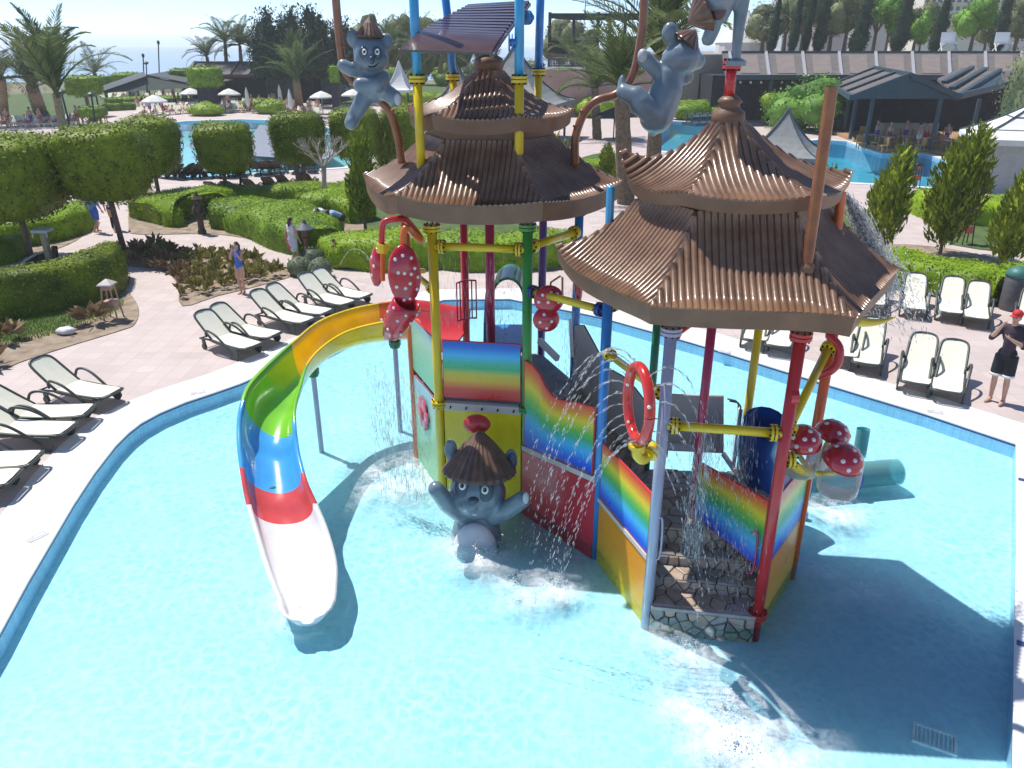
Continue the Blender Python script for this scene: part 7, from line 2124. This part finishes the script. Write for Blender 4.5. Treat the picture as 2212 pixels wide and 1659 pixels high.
for z in (a0.z + .2, zt - .2): MB().bar(Vector((a0.x, a0.y + .06, z)), Vector((b0.x, b0.y + .06, z)), .06, .08).build('rail', M_iron, sf)
ms = thing('lattice_mast', D(1300, 150, 130), 'thin white lattice mast rising above the pergola', 'mast')
ml = MB()
q0 = [D(1262, 40, 130), D(1345, 40, 130)]; q1 = [D(1268, -30, 130), D(1330, -30, 130)]
for k in (0, 1): ml.tube([Vector((q0[k].x, 130, 0)), q0[k], q1[k]], .08, 5)
for f in np.linspace(0, 1, 6): ml.tube([q0[0].lerp(q1[0], f), q0[1].lerp(q1[1], f)], .05, 4)
ml.build('mast_frame', M_rafter, ms)
# grey roofed building and its neighbour on the left
def gable(x0, x1, yr, ye, xs, far, label, dx=0.0):
    t = thing('beach_building', D((x0 + x1) / 2, 215, far), label, 'building', 'grey roofed beach buildings')
    a, b = D(x0 - 10, ye, far), D(x1 - xs, ye, far); c, d = D(x0 + 14, yr, far + 5), D(x1, yr, far + 5)
    b.z = a.z; d.z = c.z
    mb = MB(); quad(mb, a, b, d, c, .2); quad(mb, c, d, d + (d - b) * Vector((1, 1, -1)) if False else Vector((d.x + (d.x - b.x), d.y + 5, b.z)), Vector((c.x + (c.x - a.x), c.y + 5, a.z)), .2)
    r = mb.build('roof', M_slate, t)
    for f in (0.0, .55, .78, 1.0): MB().bar(a.lerp(b, f) + Vector((0, 0, .1)), c.lerp(d, f) + Vector((0, 0, .1)), .35, .2).build('rafter', M_tealtrim, r)
    MB().bar(c, d, .3, .3).build('ridge', M_tealtrim, r); MB().bar(a, b, .2, .35).build('fascia', mat('red_brown_fascia', (.20, .05, .05), rough=.6), t)
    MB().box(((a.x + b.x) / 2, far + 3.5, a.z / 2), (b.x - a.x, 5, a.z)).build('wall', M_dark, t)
    MB().prism([b, Vector((d.x + (d.x - b.x), d.y + 5, b.z)), d], (.2, 0, 0)).build('gable', M_tealtrim, t)
    MB().prism([Vector((b.x, b.y, 0)), Vector((b.x + 1.5, b.y + 10, 0)), Vector((b.x + 1.5, b.y + 10, b.z)), b], (.2, 0, 0)).build('side_wall', M_tealtrim, t)
    return t
gable(408, 592, 135, 164, 20, 106, 'grey roofed beach building with dark rafters and a red fascia')
gable(640, 710, 137, 166, 18, 108, 'second grey roofed beach building behind the pale palm')
# shade canopy
sc_ = thing('shade_canopy', D(320, 215, 100), 'broad low canopy with one pale and one dark slope over the crowd', 'canopy')
l_, p_, r_2 = D(206, 199, 98), D(316, 161, 100), D(440, 185, 98)
bkv = Vector((1.0, 9, .4))
mb = MB(); quad(mb, l_, p_, p_ + bkv, l_ + bkv, .1); mb.build('pale_slope', M_canvas, sc_); MB().bar(l_ + Vector((0, -.3, .1)), p_ + Vector((0, -.3, .1)), .5, .55).build('white_edge', M_canvas, sc_)
mb = MB(); quad(mb, p_, r_2, r_2 + bkv, p_ + bkv, .1); mb.build('dark_slope', mat('dark_grey_canvas', (.07, .08, .085), rough=.8), sc_)
MB().prism([l_ + Vector((0, .1, -.15)), p_ + Vector((0, .1, -.15)), r_2 + Vector((0, .1, -.15))], (0, .1, 0)).build('gable_net', mat('green_grey_net', (.05, .065, .06), rough=.9), sc_)
for p in (l_, p_, r_2, l_ + bkv, r_2 + bkv): MB().tube([p, Vector((p.x, p.y, 0))], .1, 6).build('pole', M_iron, sc_)
# hotels
def hotel(x0, x1, yt, yb, far, rows, cols, label, m, dep=14):
    a, b = D(x0, yb, far), D(x1, yt, far)
    t = thing('hotel_building', ((a.x + b.x) / 2, far, 0), label, 'hotel')
    MB().box(((a.x + b.x) / 2, far + dep / 2, (b.z) / 2), (b.x - a.x, dep, b.z)).build('wall', m, t)
    H = (b.z - a.z) / rows; Wc = (b.x - a.x) / cols
    first_ = None
    for j in range(rows):
        MB().box(((a.x + b.x) / 2, far - .5, a.z + j * H + .12 * H), (b.x - a.x, 1.2, .10 * H)).build('balcony_slab', m, t)
        for i in range(cols):
            wo_ = None
            loc = (a.x + (i + .5) * Wc, far - .06, a.z + (j + .55) * H)
            if first_ is None:
                first_ = MB().box((0, 0, 0), (Wc * .55, .1, H * .5)).build('window', M_glass, None); first_.parent = t; wo_ = first_
            else: wo_ = first_.copy(); COL.objects.link(wo_)
            wo_.location = Vector(loc) - ORG[t.name]
    return t
hotel(1985, 2260, -60, 62, 190, 7, 18, 'large cream hotel with rows of windows at the upper right', M_cream)
hotel(1692, 1764, -8, 60, 240, 6, 6, 'pale stepped hotel far behind the olive trees', mat('white_facade', (.55, .56, .58), rough=.7))
hotel(1764, 1850, -30, 60, 250, 6, 8, 'dull pink hotel block behind the olive trees', mat('dusty_pink_facade', (.60, .46, .46), rough=.8))
hotel(1850, 1985, -40, 60, 260, 6, 10, 'grey beige hotel behind the cypresses', mat('grey_beige_facade', (.62, .58, .54), rough=.8))
# white chairs on the terrace edge
def tallchair(px, far, label):
    b = D(px, 107, far); b.z = tz + .05
    t = thing('white_chair', b, label, 'chair')
    w_, h_ = .85, 1.0
    MB().box(b + Vector((0, .3, 1.55)), (1.5, .08, 1.1)).build('backrest', K_white, t)
    MB().box(b + Vector((0, -.2, .95)), (1.5, 1.1, .08)).build('seat', K_white, t)
    for sx_ in (-1, 1):
        MB().bar(b + Vector((sx_ * .72, .2, 1.0)), b + Vector((sx_ * .9, -.9, 0)), .09, .09).build('leg', K_white, t)
        MB().bar(b + Vector((sx_ * .72, -.6, 1.0)), b + Vector((sx_ * .85, .5, 0)), .09, .09).build('leg', K_white, t)
    MB().bar(b + Vector((-.9, -.9, .05)), b + Vector((.9, -.9, .05)), .08, .08).build('stretcher', K_white, t)
tallchair(2046, 89.8, 'white slatted chair on the terrace edge, left of the bright bush')
tallchair(2163, 89.8, 'white slatted chair on the terrace edge, right of the bright bush')
# footbridge at the middle pool
fb = thing('footbridge', G(1560, 262), 'dark footbridge with pale railings over the middle pool', 'footbridge')
a, b = G(1488, 268, .5), G(1600, 262, .5)
MB().bar(a, b, 2.0, .25).build('deck', M_tealtrim, fb)
for dy in (-1, 1):
    for z in (.35, .75): MB().bar(a + Vector((0, dy, z)), b + Vector((0, dy, z)), .06, .12).build('rail', M_rafter if z > .5 else M_tealtrim, fb)
    for k in range(8): q = a.lerp(b, k / 7); MB().box(q + Vector((0, dy, .45)), (.1, .1, .9)).build('baluster', M_tealtrim, fb)
# big dark shade umbrella between the roofs
du = thing('parasol', G(1330, 305), 'dark green parasol seen between the two tower roofs', 'parasol', 'parasols')
b = G(1325, 300); MB().tube([b, b + Vector((0, 0, 2.2))], .05, 6).build('pole', M_iron, du); MB().lathe([(1.9, 1.75), (1.0, 2.1), (0, 2.45)], b, 8).build('canopy', mat('dark_parasol', (.025, .035, .04), rough=.8), du)

# ================================================================== far pool side: parasols, loungers and bathers
def parasol(base, r, h, label, closed=False, group='white parasols by the far pool'):
    t = thing('parasol', base, label, 'parasol', group)
    b = Vector(base)
    MB().tube([b, b + Vector((0, 0, h))], .05, 6).build('pole', M_rafter, t)
    if closed: MB().lathe([(.10, h * .25), (.26, h * .38), (.20, h * .8), (.04, h * 1.04)], b, 8).build('canopy', M_canvas, t)
    else:
        m = MB().lathe([(r, h - .75), (r * .98, h - .62), (r * .5, h - .25), (0, h)], b, 8); m.build('canopy', M_canvas, t)
    return t
for i, (px, py, cl) in enumerate([(418, 236, 0), (500, 238, 0), (698, 246, 0), (765, 240, 0), (340, 258, 0), (768, 222, 0), (538, 244, 1), (630, 250, 1), (608, 236, 1), (562, 215, 1), (700, 210, 0)]):
    parasol(G(px, py), 1.35, 2.4 if not cl else 2.6, ['open white parasol above the crowd, the left one of a pair', 'open white parasol above the crowd, the right one of a pair', 'open white parasol beyond the block tree on two trunks', 'white parasol beside the koala foot', 'white parasol top peeping over the second block tree', 'white parasol behind the koala, the farther one', 'closed white parasol left of the block tree on two trunks', 'closed white parasol above the block tree on two trunks', 'closed pinkish parasol by the pale palm', 'small closed parasol before the grey roofed building', 'white canopy parasol right of the pale palm'][i], cl)
lm = MB()
lm.box((.1, 0, .33), (1.3, .6, .06)); lm.prism([(-.5, -.3, .33), (-1.05, -.3, .85), (-1.05, .3, .85), (-.5, .3, .33)], (.05, 0, .05))
for sx_ in (-.6, .6):
    for sy in (-.25, .25): lm.box((sx_, sy, .16), (.06, .06, .32))
fl_ = lm.build('lounger', L_cream, None)
tag(fl_, 'pale lounger in the crowded rows beyond the far left pool', 'sun lounger', 'pale loungers beyond the far pool')
fu = [False]
def farl(p, rz):
    o = fl_ if not fu[0] else fl_.copy()
    if fu[0]: COL.objects.link(o)
    fu[0] = True
    o.location = p; o.rotation_euler = (0, 0, rz)
def bather(mcol, pose):
    mb = MB()
    if pose == 0:
        mb.ell((0, 0, 1.60), (.10, .11, .13), 8, 6); mb.tube([(0, 0, 1.48), (0, 0, 1.25), (0, 0, .95)], [.10, .17, .16], 8, mi=0); mb.tube([(0, 0, 1.02), (0, 0, .72)], [.17, .18], 8, mi=1)
        for s in (-1, 1):
            mb.tube([(s * .09, 0, .75), (s * .10, .03, .4), (s * .1, 0, 0)], [.085, .06, .045], 6); mb.tube([(s * .18, 0, 1.40), (s * .26, .02, 1.1), (s * .25, .1, .85)], [.055, .045, .035], 6)
        mb.ell((0, -.02, 1.65), (.105, .115, .11), 8, 6, mi=2)
    else:
        mb.ell((-.62, 0, .86), (.10, .10, .12), 8, 6); mb.tube([(-.55, 0, .72), (-.35, 0, .52), (-.12, 0, .42)], [.11, .16, .16], 8); mb.tube([(-.18, 0, .43), (.06, 0, .42)], [.175, .17], 8, mi=1)
        for s in (-1, 1):
            mb.tube([(.0, s * .09, .44), (.42, s * .1, .50), (.85, s * .1, .40)], [.085, .065, .045], 6); mb.tube([(-.45, s * .18, .6), (-.2, s * .26, .46), (.05, s * .22, .42)], [.055, .045, .035], 6)
        mb.ell((-.66, 0, .90), (.105, .105, .11), 8, 6, mi=2)
    return mb.build('person', [SKT if pose else SK, mcol, HAIR], None, smooth=True)
bc = [cloth('bather_%s' % n, c) for n, c in [('violet', (.22, .08, .35)), ('white', (.65, .65, .66)), ('black', (.02, .02, .03)), ('red', (.45, .04, .05)), ('teal', (.06, .30, .34)), ('purple_blue', (.08, .06, .45))]]
bp_ = [bather(bc[i], 0 if i % 2 else 1) for i in range(6)]
bu = [False] * 6
def farp(p, rz, i, label, group):
    o = bp_[i] if not bu[i] else bp_[i].copy()
    if bu[i]: COL.objects.link(o)
    bu[i] = True
    o.location = p; o.rotation_euler = (0, 0, rz)
    tag(o, label, 'person', group)
pos = []
for x in range(300, 690, 9):
    yb = 252 - 9 * math.sin((x - 300) / 390 * math.pi)
    for dy in (0, -7, -14): pos.append((x + rnd.uniform(-3, 3), yb + dy + rnd.uniform(-1, 1)))
for x in range(-20, 240, 10): pos.append((x, 268 + (240 - x) * .03 + rnd.uniform(-1.5, 1.5)))
for x in range(222, 440, 11): pos.append((x, 214 + rnd.uniform(-3, 3)))
for k, (x, y) in enumerate(pos):
    p = G(x, y, .0)
    r_ = rnd.random()
    if r_ < .80:
        rz = -1.4 + rnd.uniform(-.5, .5); farl(p, rz)
        if rnd.random() < .5: farp(p + Vector((0, 0, .0)), rz, 2 * rnd.randrange(3), 'bather lying on a lounger in the crowd beyond the far left pool', 'bathers lying beyond the far pool')
    else: farp(p, rnd.uniform(0, 6), 1 + 2 * rnd.randrange(3), 'bather standing in the crowd beyond the far left pool', 'bathers standing beyond the far pool')
for i, (px, py) in enumerate([(1890, 312), (1918, 316), (1952, 312), (1980, 322), (1996, 318), (2040, 318)]):
    farp(G(px, py, .24), 1.0 + i, 5 if i == 0 else 1 + 2 * (i % 3), 'guest standing among the cafe chairs under the pavilion', 'guests under the pavilion')
for i, (px, py) in enumerate([(1640, 240), (1655, 246), (1668, 242), (1690, 252), (1625, 236)]):
    farp(G(px, py, 0), .5 * i, 1 + 2 * (i % 3), 'guest standing before the long restaurant building', 'guests before the restaurant')
# lamp posts
def lamp(base, top, label):
    t = thing('lamp_post', base, label, 'lamp post', 'black lamp posts')
    MB().tube([base, base.lerp(top, .15), top], [.12, .07, .06], 8).build('pole', M_iron, t)
    MB().lathe([(.07, 0), (.22, .1), (.30, .22), (.10, .34), (0, .36)], top, 10).build('lamp_head', M_iron, t); MB().ell(top + Vector((0, 0, .12)), (.16, .16, .12), 8, 6).build('lamp_globe', K_white, t)
lamp(G(168, 340), D(134, 205, G(168, 340).y), 'black lamp post beside the tall left palm')
lamp(G(215, 330), D(198, 210, G(215, 330).y), 'black lamp post right of the tall left palm')
lamp(G(522, 432), D(519, 382, G(522, 432).y), 'short dark post by the middle block tree')
lamp(D(318, 200, 92), D(316, 140, 92), 'thin post in front of the pale canopy')
for i, (x, y) in enumerate([(345, 92), (312, 120)]):
    t = thing('flag_pole', D(x, 190, 140), ['tall thin mast standing against the sea', 'shorter thin mast with a dark bird like top against the sea'][i], 'mast')
    MB().tube([D(x, 190, 140), D(x - 3, y, 140)], .10, 5).build('pole', M_iron, t)
    MB().ell(D(x - 3, y, 140), (.25, .1, .35), 6, 5).build('top', M_iron, t)
# ================================================================== thin sea haze
hz_m = bpy.data.materials.new('sea_haze'); hz_m.use_nodes = True
hn = hz_m.node_tree; hn.nodes.clear()
ho = hn.nodes.new('ShaderNodeOutputMaterial'); hv = hn.nodes.new('ShaderNodeVolumePrincipled')
hv.inputs['Color'].default_value = (0.97, 0.985, 1.0, 1); hv.inputs['Density'].default_value = 0.0005
lk(hn, hv.outputs[0], ho.inputs['Volume'])
tag(MB().box((0, 2450, 13.0), (10000, 5100, 34.0)).build('haze', hz_m), kind='stuff')
